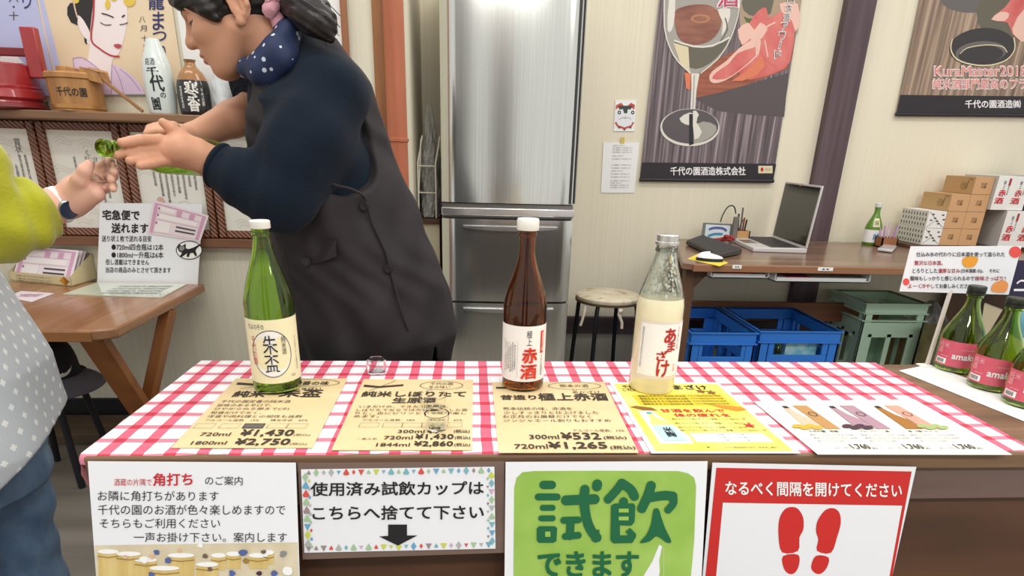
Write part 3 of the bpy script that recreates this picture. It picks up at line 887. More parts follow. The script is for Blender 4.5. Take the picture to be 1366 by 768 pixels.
# the two large brush characters are drawn stroke by stroke, as on the notice
brush([(725, 646), (736, 646)], 0.0125, 0); brush([(718, 662), (743, 662)], 0.0105, 0); brush([(724, 676.5), (737, 676.5)], 0.009, 0); brush([(722, 690.5), (737, 690.5)], 0.009, 0)
c.pr.poly([(716, 704), (719, 701), (740, 701), (743, 704), (742, 721), (738, 723), (719, 723), (716, 720)], M_DKG, K); c.pr.poly([(727, 708), (734, 708), (734, 715), (727, 715)], M_GRN, K + 1)
brush([(755, 666.5), (793, 665)], 0.015, 0); brush([(780, 652), (779, 668), (782, 690), (788, 706), (796, 716)], 0.014); c.pr.poly([(786, 712), (793, 707), (799, 705), (799.5, 711), (795, 723), (790, 721)], M_DKG, K); brush([(796.5, 645), (796, 648)], 0.0145, 0)
brush([(752, 693), (771, 692.5)], 0.0105, 0); brush([(761, 694), (760, 714)], 0.012, 0); brush([(754, 714.5), (771, 713)], 0.0105, 0)
brush([(811, 665), (822, 653), (829, 643.5)], 0.013); brush([(829, 643.5), (841, 652), (846, 661)], 0.0135); brush([(831.5, 668), (831.5, 673)], 0.013, 0)
c.pr.poly([(815, 673), (820, 670.5), (845, 670.5), (847, 674), (846, 695), (842, 700), (826.5, 699.5), (826.5, 713), (838, 713), (834, 708), (840, 703), (848, 711), (848, 715), (843, 723), (818, 723.5), (814, 719)], M_DKG, K)
c.pr.poly([(825, 677.5), (838, 677.5), (838, 682.5), (825, 682.5)], M_GRN, K + 1); c.pr.poly([(825, 688), (838, 688), (838, 693), (825, 693)], M_GRN, K + 1)
brush([(868, 647), (864, 660), (856, 677)], 0.0145); brush([(866, 663), (885, 660), (897, 661)], 0.014); brush([(897, 661), (898, 670), (891, 679)], 0.0115)
c.pr.poly([(872, 678), (878, 678), (882, 690), (887, 704), (895, 721), (889, 722.5), (876, 714), (866, 721), (853, 723), (862, 712), (868, 698), (870, 686)], M_DKG, K, 3)
boxT(c, 'できます', 718, 851, 735, 768, M_DKG, 0.055, K)
c.pr.poly([(879, 726), (883, 728), (879, 747), (880, 760), (874, 800), (846, 800), (858, 768), (870, 748)], M_WHITE, 2)
c.pr.stroke([(885, 730), (885, 800)], 0.0012, mat('pale_green_ink', '#c2d79a', 0.6), 2)
single(c.mb, 'hung_notice', 'green notice with two large brushed characters and a white bottle shape', 'notice')

M_SIGNRED = mat('notice_red', '#cd2a26', 0.5)
c = hung(((950.5, 617), (1222.5, 622.5), (1172, 850), (930, 850)), 8, M_WHITE, 0.7845)
c.pr.poly([(955.5, 623.5), (1216, 628.5), (1190, 768), (1168, 846), (934, 846), (941, 768)], M_SIGNRED, 1)
c.pr.poly([(964, 670), (1203, 674), (1186, 768), (1178, 800), (950, 800), (955, 768)], M_WHITE, 2)
boxT(c, 'なるべく間隔を開けてください', 967.5, 1202, 641.5, 659.5, M_WHITE2, 0.03, sk=3.5)
for pts in ([(1055, 675.5), (1064, 678), (1071, 690), (1071, 706), (1066, 716), (1064, 734), (1043, 736), (1038, 714), (1039, 692), (1046, 679)],
            [(1111, 677), (1119, 683), (1121, 697), (1116, 716), (1108, 736.5), (1089.5, 734), (1091, 719), (1088, 708), (1090, 694), (1100, 680)]):
    c.pr.poly(pts, M_SIGNRED, 3, 3)
for pts in ([(1044, 741), (1064, 739), (1065.5, 752), (1060, 763), (1052, 764.5), (1045, 757)], [(1088, 740.5), (1105, 743), (1102, 757), (1094, 764.5), (1086, 763), (1081.5, 755)]):
    c.pr.poly(pts, M_SIGNRED, 3, 3)
single(c.mb, 'hung_notice', 'red bordered notice with two red footprints, at the end of the row of notices', 'notice')


# ------------------------------------------------------------------ bottles
def facing(base):
    d = Vector((CAM.x - base[0], CAM.y - base[1], 0)).normalized()       # towards the viewer
    return d, Vector((0, 0, 1)).cross(d) * 1.0                           # d, right as seen


class Wrap:
    """prints on the side of a round bottle: angle a (0 faces the camera, + to the right), height z above the base"""
    def __init__(s, mb, base, r, turn=0.0, lift=0.0005, rz=None):
        s.mb = mb; s.b = Vector(base); s.r = r; s.l = lift; s.rz = rz
        d, rt_ = facing(base); ct, st = math.cos(turn), math.sin(turn)
        s.d = d * ct + rt_ * st; s.rt = rt_ * ct - d * st

    def p(s, a, z, k=1):
        r = (s.rz(z) if s.rz else s.r) + s.l * k
        return s.b + (s.d * math.cos(a) + s.rt * math.sin(a)) * r + Vector((0, 0, z))

    def area(s, a0, a1, z0, z1, mt, k=1, n=24, nz=1):
        vs = [s.p(a0 + (a1 - a0) * i / n, z0 + (z1 - z0) * j / nz, k) for j in range(nz + 1) for i in range(n + 1)]
        s.mb.add(vs, [(j * (n + 1) + i, j * (n + 1) + i + 1, (j + 1) * (n + 1) + i + 1, (j + 1) * (n + 1) + i) for j in range(nz) for i in range(n)], mt, True)

    def text(s, body, a0, a1, z0, z1, mt, bold=0.02, k=3, res=2):
        v, f, asp = glyphs(body, 0.0, res)
        for i, (du, dv) in enumerate(weight(bold, asp, body)):
            if len(v): s.mb.add([s.p(a0 + (a1 - a0) * (q[0] + du), z0 + (z1 - z0) * (q[1] + dv), k + 0.13 * i) for q in v], f, mt)

    def ell(s, a, z, ra, rz, mt, k=2, n=32):
        vs = [s.p(a, z, k)] + [s.p(a + ra * math.cos(2 * math.pi * i / n), z + rz * math.sin(2 * math.pi * i / n), k) for i in range(n)]
        s.mb.add(vs, [(0, 1 + i, 1 + (i + 1) % n) for i in range(n)], mt)

    def line(s, pts, w, mt, k=3):
        q = [s.p(a, z, k) for a, z in pts]; L_ = []; R_ = []
        for i in range(len(q)):
            tt = (q[min(i + 1, len(q) - 1)] - q[max(i - 1, 0)]).normalized(); nn = Vector((q[i].x - s.b.x, q[i].y - s.b.y, 0)).normalized()
            e = nn.cross(tt) * w / 2; L_.append(q[i] + e); R_.append(q[i] - e)
        m = len(q); s.mb.add(L_ + R_, [(i, i + 1, m + i + 1, m + i) for i in range(m - 1)], mt)


def smooth_prof(p, n=5):
    return [(max(a, 0), z) for a, z in spline(p, n, closed=False)]


def bottle_prof(R0, H, zs, rn, zn):
    """body radius R0, shoulder starts at zs, neck radius rn reached at zn, lip at H"""
    p = [(R0 * 0.93, 0.0), (R0, 0.006)] + [(R0, zs)]
    for i in range(1, 11):
        t = i / 10; e = t * t * (3 - 2 * t)
        e = 0.35 * t + 0.65 * e
        p.append((R0 + (rn - R0) * e, zs + (zn - zs) * t))
    p += [(rn, H - 0.022), (rn + 0.0025, H - 0.021), (rn + 0.0025, H - 0.016), (rn + 0.001, H - 0.015), (rn + 0.001, H)]
    return p


def glass_bottle(t, base, prof, gm, wall=0.0026, liquid=None, level=None, seg=40):
    b = MB(); b.lathe(prof, base, gm, seg=seg, cap=False)
    r0 = prof[0][0]
    inner = [(max(r - wall, 0.004), max(z, 0.006)) for r, z in prof]
    n0 = len(b.v)
    b.lathe(inner[::-1], base, gm, seg=seg, cap=False)
    b.lathe([(0.0001, 0.004), (r0 * 0.8, 0.002), (r0, 0.0)][::1], base, gm, seg=seg, cap=False)
    b.lathe([(inner[0][0], inner[0][1]), (0.0001, 0.009)], base, gm, seg=seg, cap=False)
    b.lathe([(prof[-1][0], prof[-1][1]), (inner[-1][0], prof[-1][1])], base, gm, seg=seg, cap=False)
    b.build('glass_body', t)
    if liquid:
        lp = [(max(r - wall - 0.0006, 0.003), max(z, 0.0075)) for r, z in prof if z < level]
        rl = np.interp(level, [z for r, z in prof], [r for r, z in prof]) - wall - 0.0006
        lp.append((rl, level)); lp.append((0.0001, level - 0.0002))
        b = MB(); b.lathe([(0.0001, 0.0075)] + lp, base, liquid, seg=seg, cap=False); b.build('liquid', t)


M_GGLASS = glass('green_glass', '#c2e26c', 0.03, 1.5); M_AGLASS = glass('amber_glass', '#bf7f30', 0.03, 1.5); M_CGLASS = glass('clear_glass', '#f4f8f4', 0.02, 1.46)
M_CAPW = mat('white_cap_plastic', '#eceae2', 0.4); M_LBLCREAM = mat('cream_label', '#efe6c0', 0.55); M_LBLW = mat('white_label', '#f2f0ee', 0.5)
M_CALL = mat('brush_ink', '#22252a', 0.6)

base = (-0.341, 1.052, TZ + 0.005)
t = thing('sake_bottle', 'green glass sake bottle with cream round-seal label, at the left of the counter', 'bottle', base)
pr = bottle_prof(0.0405, 0.287, 0.155, 0.0135, 0.262)
glass_bottle(t, base, pr, M_GGLASS)
b = MB(); b.lathe([(0.0158, 0), (0.0162, 0.001), (0.0162, 0.011), (0.0145, 0.0125), (0.0001, 0.0127)], Vector(base) + Vector((0, 0, 0.277)), M_CAPW, seg=28); b.build('cap', t)
b = MB(); w = Wrap(b, base, 0.0405)
w.area(-1.75, 1.75, 0.021, 0.133, M_LBLCREAM, 1, 40)
w.ell(-0.12, 0.074, 0.80, 0.041, M_LBLW, 2); w.line([(-0.12 + 0.80 * math.cos(i * 0.2), 0.074 + 0.041 * math.sin(i * 0.2)) for i in range(33)], 0.0012, M_CALL, 3)
w.text(vert('朱盃'), -0.42, 0.14, 0.042, 0.107, M_CALL, 0.0, 4, 3); w.text(vert('純米酒'), 0.3, 0.48, 0.072, 0.104, M_CALL, 0.0, 4); w.text('ちよのその', -1.0, -0.3, 0.117, 0.126, M_CALL, 0.0, 4)
w.text(vert('千代の園'), -0.92, -0.72, 0.055, 0.105, M_RED, 0.0, 4); w.text(vert('日本酒千代の園酒造'), 0.92, 0.99, 0.04, 0.1, M_INKSOFT, 0.0, 4); w.text('清酒', 0.6, 0.78, 0.03, 0.034, M_INKSOFT, 0.0, 4)
b.build('label', t)

base = (0.098, 1.066, TZ + 0.005)
t = thing('sake_bottle', 'amber brown glass bottle with white label and tall red characters', 'bottle', base)
glass_bottle(t, base, bottle_prof(0.0385, 0.292, 0.150, 0.0135, 0.245), M_AGLASS)
b = MB(); b.lathe([(0.0185, 0), (0.019, 0.001), (0.019, 0.0165), (0.0175, 0.019), (0.0001, 0.0195)], Vector(base) + Vector((0, 0, 0.281)), M_CAPW, seg=28); b.build('cap', t)
b = MB(); w = Wrap(b, base, 0.0385)
w.area(-1.9, 1.6, 0.02, 0.122, M_LBLW, 1, 40)
M_BRED = mat('vermilion_ink', '#e0361c', 0.5)
w.text(vert('極上'), 0.12, 0.36, 0.088, 0.115, M_CALL, 0.01, 4); w.text('赤', -0.04, 0.62, 0.056, 0.083, M_BRED, 0.06, 4, 3); w.text('酒', -0.1, 0.62, 0.026, 0.052, M_BRED, 0.05, 4, 3)
w.area(0.83, 1.05, 0.071, 0.112, M_BRED, 2, 4); w.text(vert('昔造り極'), 0.87, 1.01, 0.075, 0.11, M_LBLW, 0.01, 4); w.text(vert('千代の園酒造'), 0.86, 0.98, 0.03, 0.068, M_CALL, 0.0, 4)
for i in range(6): w.text(vert('本みりん原材料名米米麹醸造'[i:i + 9]), -0.95 + i * 0.105, -0.88 + i * 0.105, 0.036 + 0.003 * (i % 3), 0.092 - 0.003 * (i % 2), M_INKSOFT, 0.0, 4)
w.line([(-1.02, 0.094), (-0.27, 0.094), (-0.27, 0.028), (-1.02, 0.028), (-1.02, 0.094)], 0.0004, M_GREY, 4)
b.build('label', t)

base = (0.338, 1.055, TZ + 0.0055)
t = thing('amazake_bottle', 'clear glass bottle of milky white amazake with red lettering', 'bottle', base)
M_MILK = streaks('milky_amazake', [(0.35, '#e6d9b4'), (0.65, '#efe7c4')], (6, 6, 22), 0.3, 1.0, 3, coat=1.0)
prc = bottle_prof(0.0415, 0.272, 0.158, 0.0165, 0.256)
zl = 0.172; rl = float(np.interp(zl, [q[1] for q in prc], [q[0] for q in prc]))
b = MB(); b.lathe([(0.0001, 0.004), (prc[0][0] * 0.8, 0.002), (prc[0][0], 0.0)] + [q for q in prc if 0 < q[1] < zl] + [(rl, zl), (rl - 0.003, zl + 0.001), (0.0001, zl)], base, M_MILK, seg=40, cap=False); b.build('filled_body', t, label='lower body full of milky amazake')
up = [(rl, zl)] + [q for q in prc if q[1] > zl]
b = MB(); b.lathe(up, base, M_CGLASS, seg=40, cap=False); b.lathe([(q[0] - 0.0024, q[1]) for q in up][::-1], base, M_CGLASS, seg=40, cap=False)
for q in (up[0], up[-1]): b.lathe([q, (q[0] - 0.0024, q[1])], base, M_CGLASS, seg=40, cap=False)
b.build('glass_body', t, label='clear upper glass spotted with froth')
M_FROTH = mat('dried_froth', '#f3f1e6', 0.6)
b = MB(); rz = lambda z: float(np.interp(z, [q[1] for q in prc], [q[0] for q in prc])) - 0.0032
rnd = random.Random(5); wf = Wrap(b, base, 0.03, 0, 0.0, rz)
for i in range(330):
    a = rnd.uniform(-math.pi, math.pi); z = 0.176 + 0.075 * rnd.random() ** 1.3; s_ = rnd.uniform(0.0008, 0.0026)
    rr_ = rz(z); wf.ell(a, z, s_ / rr_, s_ * rnd.uniform(0.7, 2.0), M_FROTH, 0, 7)
b.build('froth', t)
b = MB(); b.lathe([(0.0195, 0.0), (0.0205, 0.001), (0.0205, 0.005), (0.0185, 0.006), (0.0185, 0.016), (0.017, 0.0175), (0.0001, 0.018)], Vector(base) + Vector((0, 0, 0.262)), mat('silver_cap', '#d6d3cd', 0.3, 0.8), seg=30); b.build('cap', t)
b = MB(); w = Wrap(b, base, 0.0415)
M_LBLP = mat('pale_pink_label', '#e6d9cf', 0.5)
w.area(-0.78, 1.5, 0.03, 0.135, M_LBLP, 1, 30); w.area(-0.70, 1.42, 0.036, 0.131, M_LBLW, 2, 30)
M_DRED = mat('brush_red', '#bb2a22', 0.5)
for ch, a0, a1, z0, z1 in (('あ', 0.33, 0.84, 0.098, 0.124), ('ま', 0.50, 0.86, 0.082, 0.0995), ('ざ', 0.08, 0.52, 0.066, 0.084), ('け', 0.14, 0.66, 0.036, 0.066)): w.text(ch, a0, a1, z0, z1, M_DRED, 0.05, 4, 3)
w.text(vert('種類別清涼飲料水名称'), -0.62, -0.53, 0.05, 0.124, M_GREY, 0.0, 4); w.text(vert('千代の園の米と米麹'), 0.95, 1.06, 0.085, 0.126, M_DRED, 0.0, 4); w.text(vert('甘酒'), 0.86, 1.02, 0.044, 0.058, M_SALMON, 0.0, 4)
b.build('label', t)

# small tasting cups
M_CUP = glass('clear_cup', '#f7fafa', 0.03, 1.3)


def cup(name, base, r0, r1, h, wall, mt, label, tilt=None):
    p = [(0.0001, 0.0), (r0, 0.0), (r1, h), (r1 - wall, h), (r0 - wall, wall * 1.4), (0.0001, wall * 1.4)]
    b = MB(); b.lathe(p, base, mt, seg=32, cap=False); return single(b, name, label, 'cup', base)


cup('tasting_cup', (-0.179, 1.135, TZ + 0.0042), 0.0175, 0.019, 0.026, 0.0028, M_CUP, 'little clear glass by itself on the cloth near the back edge of the counter')
cup('tasting_cup', (-0.061, 0.955, TZ + 0.0065), 0.017, 0.0235, 0.022, 0.0016, glass('faint_clear_plastic', '#fbfcfb', 0.03, 1.12), 'clear plastic cup on the tan card, the farther of two in line')
cup('tasting_cup', (-0.050, 0.874, TZ + 0.0065), 0.016, 0.0195, 0.024, 0.0022, M_CUP, 'clear plastic cup hiding the 300ml price on the tan card')

# ------------------------------------------------------------------ green bottles at the end of the counter
b = MB(); b.slab([atz(x, y, TZ + 0.0016) for x, y in ((1199.5, 494), (1240, 486), (1420, 552), (1400, 575))], 0.0008, M_WHITE2); single(b, 'paper_sheet', 'white paper sheet lying under the pink labelled bottles', 'paper')
M_DGLASS = glass('deep_green_glass', '#b7cf68', 0.03, 1.5); M_PINKL = streaks('pink_label', [(0.3, '#cf5266'), (0.7, '#d96a7c')], (12, 12, 6), 0.55, 2.0, 4); M_PALEP = mat('pale_pink_ink', '#ecb9bf', 0.6)
M_DCAP = mat('dark_green_foil', '#2c3027', 0.35, 0.4)


def amak(cx, cy, label, turn):
    base = (cx, cy, TZ + 0.0022)
    t = thing('sake_bottle', label, 'bottle', base, 'pink labelled bottles on the white sheet')
    pr = bottle_prof(0.0385, 0.176, 0.070, 0.0125, 0.145)
    glass_bottle(t, base, pr, M_DGLASS)
    b = MB(); b.lathe([(0.0155, 0), (0.0165, 0.001), (0.0165, 0.006), (0.0152, 0.007), (0.0165, 0.008), (0.0165, 0.016), (0.015, 0.018), (0.0001, 0.0182)], Vector(base) + Vector((0, 0, 0.160)), M_DCAP, seg=28); b.build('cap', t)
    b = MB(); w = Wrap(b, base, 0.0385, turn)
    w.area(-1.25, 1.9, 0.013, 0.066, M_PINKL, 1, 36)
    w.area(-1.15, -0.55, 0.016, 0.0275, M_LBLW, 2, 6)
    for i in range(9): w.area(-1.08 + i * 0.05, -1.08 + i * 0.05 + (0.018, 0.03)[i % 2], 0.018, 0.0255, M_INKSOFT, 3, 1)
    w.text('純米\n酒', -1.12, -0.55, 0.038, 0.062, M_PALEP, 0.0, 3); w.text('果実浪漫', -0.9, -0.5, 0.031, 0.034, M_PALEP, 0.0, 3)
    w.text('amakuchi', -0.32, 1.25, 0.030, 0.043, M_LBLW, 0.05, 3); w.text('JUNMAI SAKE CHIYONOSONO', 0.0, 1.2, 0.049, 0.052, M_PALEP, 0.0, 3)
    b.build('label', t)


amak(1.030, 1.178, 'pink labelled green bottle in front of the placard, farthest along the white sheet', 0.1)
amak(1.020, 1.070, 'pink labelled green bottle in the middle of the white sheet', 0.1)
amak(1.018, 0.982, 'pink labelled green bottle nearest the front edge of the counter', 0.1)

# placard on a stick
P_ = Vector((0, 1.235, 0.9)); N_ = Vector((0, -1, 0))
t = thing('placard_stand', 'white placard with orange dots on a thin stick above the pink labelled bottles', 'sign', (0.985, 1.20, TZ))
c = Card(((1215, 328.5), (1363, 328), (1345.5, 393), (1200, 388.5)), lambda x, y: at(x, y, 1.235), M_WHITE, 0.0012)
M_DRINK = mat('crimson_ink', '#a8303a', 0.6); M_DOTR = mat('coral_dot', '#e8544e', 0.5)
M_DOTO = mat('orange_dot', '#eaa132', 0.5)
c.pr.ell(1354, 336, 8, 7.6, M_DOTR, 2); c.pr.ell(1208.5, 375.8, 4.3, 4.8, M_DOTR, 2)
c.pr.poly([(1283, 350), (1285, 344), (1291, 342), (1304, 343), (1303, 350), (1298, 356), (1288, 356.5)], M_DOTO, 2, 2); c.pr.poly([(1322, 384), (1326, 377), (1337, 373.5), (1344, 377), (1344, 383), (1340, 390), (1324, 389)], mat('peach_dot', '#ef9a55', 0.5), 2, 2)
for s_, x0, x1, y0, mt_ in (('仕込み水の代わりに日本酒を使って造られた', 1222, 1340, 336, M_INK), ('贅沢な日本酒。', 1219.5, 1257, 347.5, M_DRINK), ('とろりとした', 1217, 1250, 358, M_INK), ('濃厚な甘み', 1251, 1280, 358, M_DRINK), ('(日本酒度-32)。　それに', 1281, 1333, 358.3, M_INK), ('酸味もしっかりと感じられるので', 1214, 1299, 368, M_INK), ('後味さっぱり！', 1300, 1341, 368, M_DRINK), ('よーく', 1211, 1228, 378.3, M_DRINK), ('冷やし', 1229, 1246, 378.3, M_DRINK), ('てお楽しみください', 1247, 1296, 378.3, M_INK)):
    boxT(c, s_, x0, x1, y0, y0 + 6, mt_, 0.02, 3, 2)
o = c.mb.build('placard', t)
b = MB(); a0 = at(1237, 487.5, 1.2); a0 = Vector((0.986, 1.2, TZ + 0.001)); a1 = Vector((at(1268, 389, 1.238).x, 1.2385, 0.86))
b.bar(a0, a1, 0.006, 0.006, mat('pale_stick', '#d2cabf', 0.5), (0, 1, 0)); b.build('stick', t)
b = MB(); b.box(0.966, 0.989, 1.186, 1.208, TZ + 0.0003, TZ + 0.004, M_CAPW); b.build('base', t, 0.001)

# ================================================================== left: ledge, framed certificates, shipping table
M_LEDGE = streaks('ledge_wood', [(0.3, '#70503a'), (0.7, '#8c6a4c')], (2, 28, 28), 0.45, 1.0, 6); M_TBLL = streaks('red_brown_table', [(0.25, '#7d5136'), (0.5, '#9a6b4a'), (0.75, '#b28664')], (14, 2, 14), 0.16, 1.0, 6, distort=0.4)
M_TBLE = streaks('orange_edge_wood', [(0.3, '#8d5a2e'), (0.7, '#ad7744')], (2, 20, 20), 0.4); M_LEGO = streaks('orange_leg_wood', [(0.3, '#8a5228'), (0.7, '#a56a38')], (14, 14, 2), 0.4)
LZ = 1.196         # top of the ledge
t = thing('wall_shelf', 'long narrow wooden ledge above the framed certificates', 'shelf', (-1.4, 2.43, LZ - 0.03))
b = MB(); b.box(-2.2, -0.60, 2.335, YL, LZ - 0.028, LZ, M_LEDGE); b.build('board', t, 0.004)
b = MB(); b.box(-2.2, -0.60, 2.46, YL, LZ - 0.06, LZ - 0.028, M_LEDGE); b.build('cleat', t)


def rope_mat():
    m = mat('carved_rope_wood', '#6d3d26', 0.35, coat=0.3); nt = m.node_tree; n = nt.nodes
    tc = n.new('ShaderNodeTexCoord'); sp = n.new('ShaderNodeSeparateXYZ'); nt.links.new(tc.outputs['Object'], sp.inputs[0])
    d = mathn(nt, 'ADD', sp.outputs[0], mathn(nt, 'MULTIPLY', sp.outputs[2], 1.0))
    w = mathn(nt, 'SINE', mathn(nt, 'MULTIPLY', d, 360.0)); f = mathn(nt, 'MULTIPLY_ADD', w, 0.5, 0.5)
    c = mixn(nt, f, lin('#4e2a1a'), lin('#9b6244')); nt.links.new(c, n['Principled BSDF'].inputs['Base Color'])
    bp = n.new('ShaderNodeBump'); bp.inputs['Strength'].default_value = 0.8; bp.inputs['Distance'].default_value = 0.004
    nt.links.new(f, bp.inputs['Height']); nt.links.new(bp.outputs['Normal'], n['Principled BSDF'].inputs['Normal'])
    return m


M_ROPE = rope_mat(); M_CERT = mat('certificate_paper', '#eceae0', 0.5); M_SCR_ = mat('pale_scrollwork', '#cfcdbf', 0.6); M_FRAMEI = mat('frame_inner_wood', '#5a2f1e', 0.4)
FZ0, FZ1 = 0.772, 1.165
FYF = YL - 0.035


def certificate(x0, x1, label, cols, seed, seal):
    t = thing('framed_certificate', label, 'certificate', ((x0 + x1) / 2, FYF, FZ0), 'certificates in rope carved frames')
    w = 0.028
    for nm, (a0, a1, c0, c1) in {'l': (x0, x0 + w, FZ0, FZ1), 'r': (x1 - w, x1, FZ0, FZ1), 'b': (x0 + w, x1 - w, FZ0, FZ0 + w), 't': (x0 + w, x1 - w, FZ1 - w, FZ1)}.items():
        b = MB(); b.box(a0, a1, FYF - 0.012, FYF + 0.018, c0, c1, M_ROPE); b.build('frame_rail', t, 0.005)
    b = MB(); q = [(x0 + w - 0.003, FYF, FZ1 - w + 0.003), (x1 - w + 0.003, FYF, FZ1 - w + 0.003), (x1 - w + 0.003, FYF, FZ0 + w - 0.003), (x0 + w - 0.003, FYF, FZ0 + w - 0.003)]
    b.slab(q, 0.01, M_CERT, M_FRAMEI); g = Print(b, Sheet(*q)); r_ = random.Random(seed)
    for (u, v) in ((0.25, 0.9), (0.6, 0.88), (0.15, 0.62), (0.5, 0.2), (0.8, 0.12), (0.3, 0.1), (0.7, 0.28), (0.85, 0.8)):
        for k in range(3): g.stroke([(u - 0.16 + 0.03 * k, v - 0.03 * k), (u - 0.05, v + 0.03 - 0.03 * k), (u + 0.06, v - 0.025 * k), (u + 0.17 - 0.03 * k, v - 0.01 - 0.02 * k)], 0.0018, M_SCR_, 2, 4)
    g.text(vert('賞状'), (0.74, 0.90, 0.84, 0.76), M_INKSOFT, 0.0, 3)
    for i in range(cols):
        u = 0.84 - i * 0.085; n_ = r_.randint(8, 14); top = 0.74 - (0.1 if i % 3 == 2 else 0.0)
        g.text(vert(''.join(r_.choice('貴社醸造清酒審査結果優等賞品質金賞受領茲表彰熊本国税局酒類鑑評会於成績') for _ in range(n_))), (u, top, u + 0.042, top - 0.035 * n_), M_INKSOFT, 0.0, 3)
    if seal: g.ell(0.3, 0.3, 0.06, 0.05, mat('seal_print', '#dcb0a6', 0.6), 2); g.stroke([(0.3, 0.2), (0.42, 0.24), (0.5, 0.2), (0.58, 0.25)], 0.004, mat('gold_print', '#a98c5c', 0.6), 3, 3)
    b.build('certificate', t)


fx_ = lambda x: at(x, 230, FYF).x
xs = [fx_(-48), fx_(61.5), fx_(171), fx_(281.5), fx_(393)]
for i in range(4):
    certificate(xs[i] + 0.002, xs[i + 1] - 0.002, ('certificate in a rope carved frame, behind the lime sleeve', 'framed certificate behind the hand holding the small cup', 'framed certificate behind the pouring bottle and the shipping notice', 'framed certificate behind the navy sleeve')[i], (8, 7, 8, 6)[i], 20 + i, i == 2)

# ------------------------------------------------------------- pictures behind the ledge
PY = YL - 0.006
pic = lambda x, y: at(x, y, PY)
M_LAV = mat('lavender_print', '#b9bde0', 0.5); M_TANP = streaks('sand_print', [(0.3, '#e0c8a6'), (0.7, '#e8d4b6')], (3, 3, 3), 0.5); M_NAVYP = mat('navy_brush_print', '#2b3468', 0.6); M_FACE = mat('powder_print', '#eee2e2', 0.5); M_HAIRP = mat('black_hair_print', '#2a2726', 0.5); M_LIL = mat('lilac_print', '#dcc6de', 0.5); M_LILD = mat('lilac_line', '#a88cb4', 0.5); M_CORD = mat('cord_red_print', '#b5363c', 0.5); M_GOLDP = mat('gold_hair_print', '#dfc04e', 0.5); M_LIP = mat('lip_print', '#b94a58', 0.5)
c = Card(((-60, -40), (40, -40), (78, 128), (-30, 126)), pic, M_LAV, 0.0015)
c.pr.poly([(-30, 40), (2, 58), (20, 72), (32, 84), (-30, 86)], M_WHITE2, 1); c.pr.poly([(-10, 50), (12, 62), (0, 76)], M_LAV, 2, 2)
boxT(c, 'り', 30, 42, -14, 12, M_NAVYP, 0.0); boxT(c, vert('八・十'), 12, 25, -8, 27, M_INKSOFT, 0.0)
single(c.mb, 'festival_poster', 'lavender poster half hidden behind the red sake cask', 'poster')
c = Card(((41, -40), (222, -40), (247, 127), (77, 128)), pic, M_TANP, 0.0015)
G = c.pr
G.poly([(52, 0), (58, -1), (90, 127), (79, 127)], M_LAV, 1)
G.poly([(121, 18), (124, 4), (128, -15), (160, -20), (168, 0), (170, 20), (168, 40), (163, 60), (158, 72), (150, 80), (150, 92), (158, 100), (120, 100), (117, 82), (120, 60), (114, 55), (119, 38)], M_FACE, 2, 2)
G.poly([(104, 22), (106, 21), (111, 26), (118, 38), (123, 52), (118, 54), (110, 46), (105, 34)], M_FACE, 4, 2)
G.poly([(94, -20), (130, -30), (128, -8), (124, 8), (122, 26), (120, 44), (117, 38), (111, 26), (105, 21), (103, 30), (104, 34), (95, 30), (90, 20), (90, 10), (94, 4), (98, 4)], M_HAIRP, 3, 1); G.poly([(112, 44), (116, 46), (116, 60), (113, 56)], M_HAIRP, 3)
G.poly([(130, -30), (152, -26), (164, -12), (168, -2), (160, -4), (144, -14), (128, -10)], M_HAIRP, 3, 1)
for (x, y, rx, ry) in ((101, 1, 5, 4), (144, 6, 3.5, 7), (173, 1, 8, 8), (152, -3, 5, 5), (163, -8, 5, 6)): G.ell(x, y, rx, ry, M_GOLDP, 5, 14)
G.stroke([(98, 0), (101, 14), (104, 24)], 0.005, mat('pale_cord_print', '#d8b8a4', 0.5), 5)
G.stroke([(126, -14), (125, 20), (122, 52), (132, 64), (148, 74), (160, 75.5)], 0.0055, M_CORD, 6, 3)
G.stroke([(136, 18), (144, 20), (152, 23.5)], 0.004, M_HAIRP, 6, 3); G.stroke([(163, 23), (167, 20)], 0.004, M_HAIRP, 6); G.stroke([(134, 30), (141, 33.5), (149, 33)], 0.0028, M_INKSOFT, 6, 3); G.stroke([(160, 33), (167, 32), (171, 30)], 0.0028, M_INKSOFT, 6, 3)
G.poly([(152, 60), (158, 58.5), (163, 61), (159, 65), (154, 63)], M_LIP, 6, 2)
G.poly([(98, 78), (110, 78), (122, 84), (150, 110), (150, 127), (104, 127), (100, 104)], M_LIL, 5, 1); G.poly([(150, 86), (158, 88), (176, 100), (188, 112), (194, 126), (148, 127), (150, 108)], M_LIL, 6, 1)
G.poly([(118, 84), (150, 92), (150, 112), (140, 110)], M_FACE, 4)
for pts in ([(98, 78), (110, 77), (122, 84), (138, 97)], [(150, 85), (149, 104), (149, 126)], [(152, 88), (160, 104), (166, 126)], [(160, 92), (175, 104), (188, 122)], [(98, 78), (101, 104)]): G.stroke(pts, 0.0022, M_LILD, 7, 3)
for ch, x0, x1, y0, y1 in (('籠', 198, 219, -14, 13), ('ま', 204, 219, 16, 40), ('つ', 204, 222, 42, 55), ('り', 212, 221, 60, 80)): boxT(c, ch, x0, x1, y0, y1, M_NAVYP, 0.02, 4)
for ch, x, y in (('八', 190, 26), ('月', 191.5, 38), ('十', 193, 51), ('五', 195, 64), ('・', 196.5, 75), ('十', 198, 87), ('六', 199.5, 98)): boxT(c, ch, x - 4.4, x + 4.4, y - 4, y + 4, M_INKSOFT, 0.0, 4)
G.stroke([(80, 127), (246, 126)], 0.004, M_GREY, 6)
single(c.mb, 'festival_poster', 'sand coloured poster of a woman with tied black hair above the wooden tub', 'poster')
b = MB(); q = [pic(234, -40), pic(447, -40), pic(462, 66), pic(258, 150)]
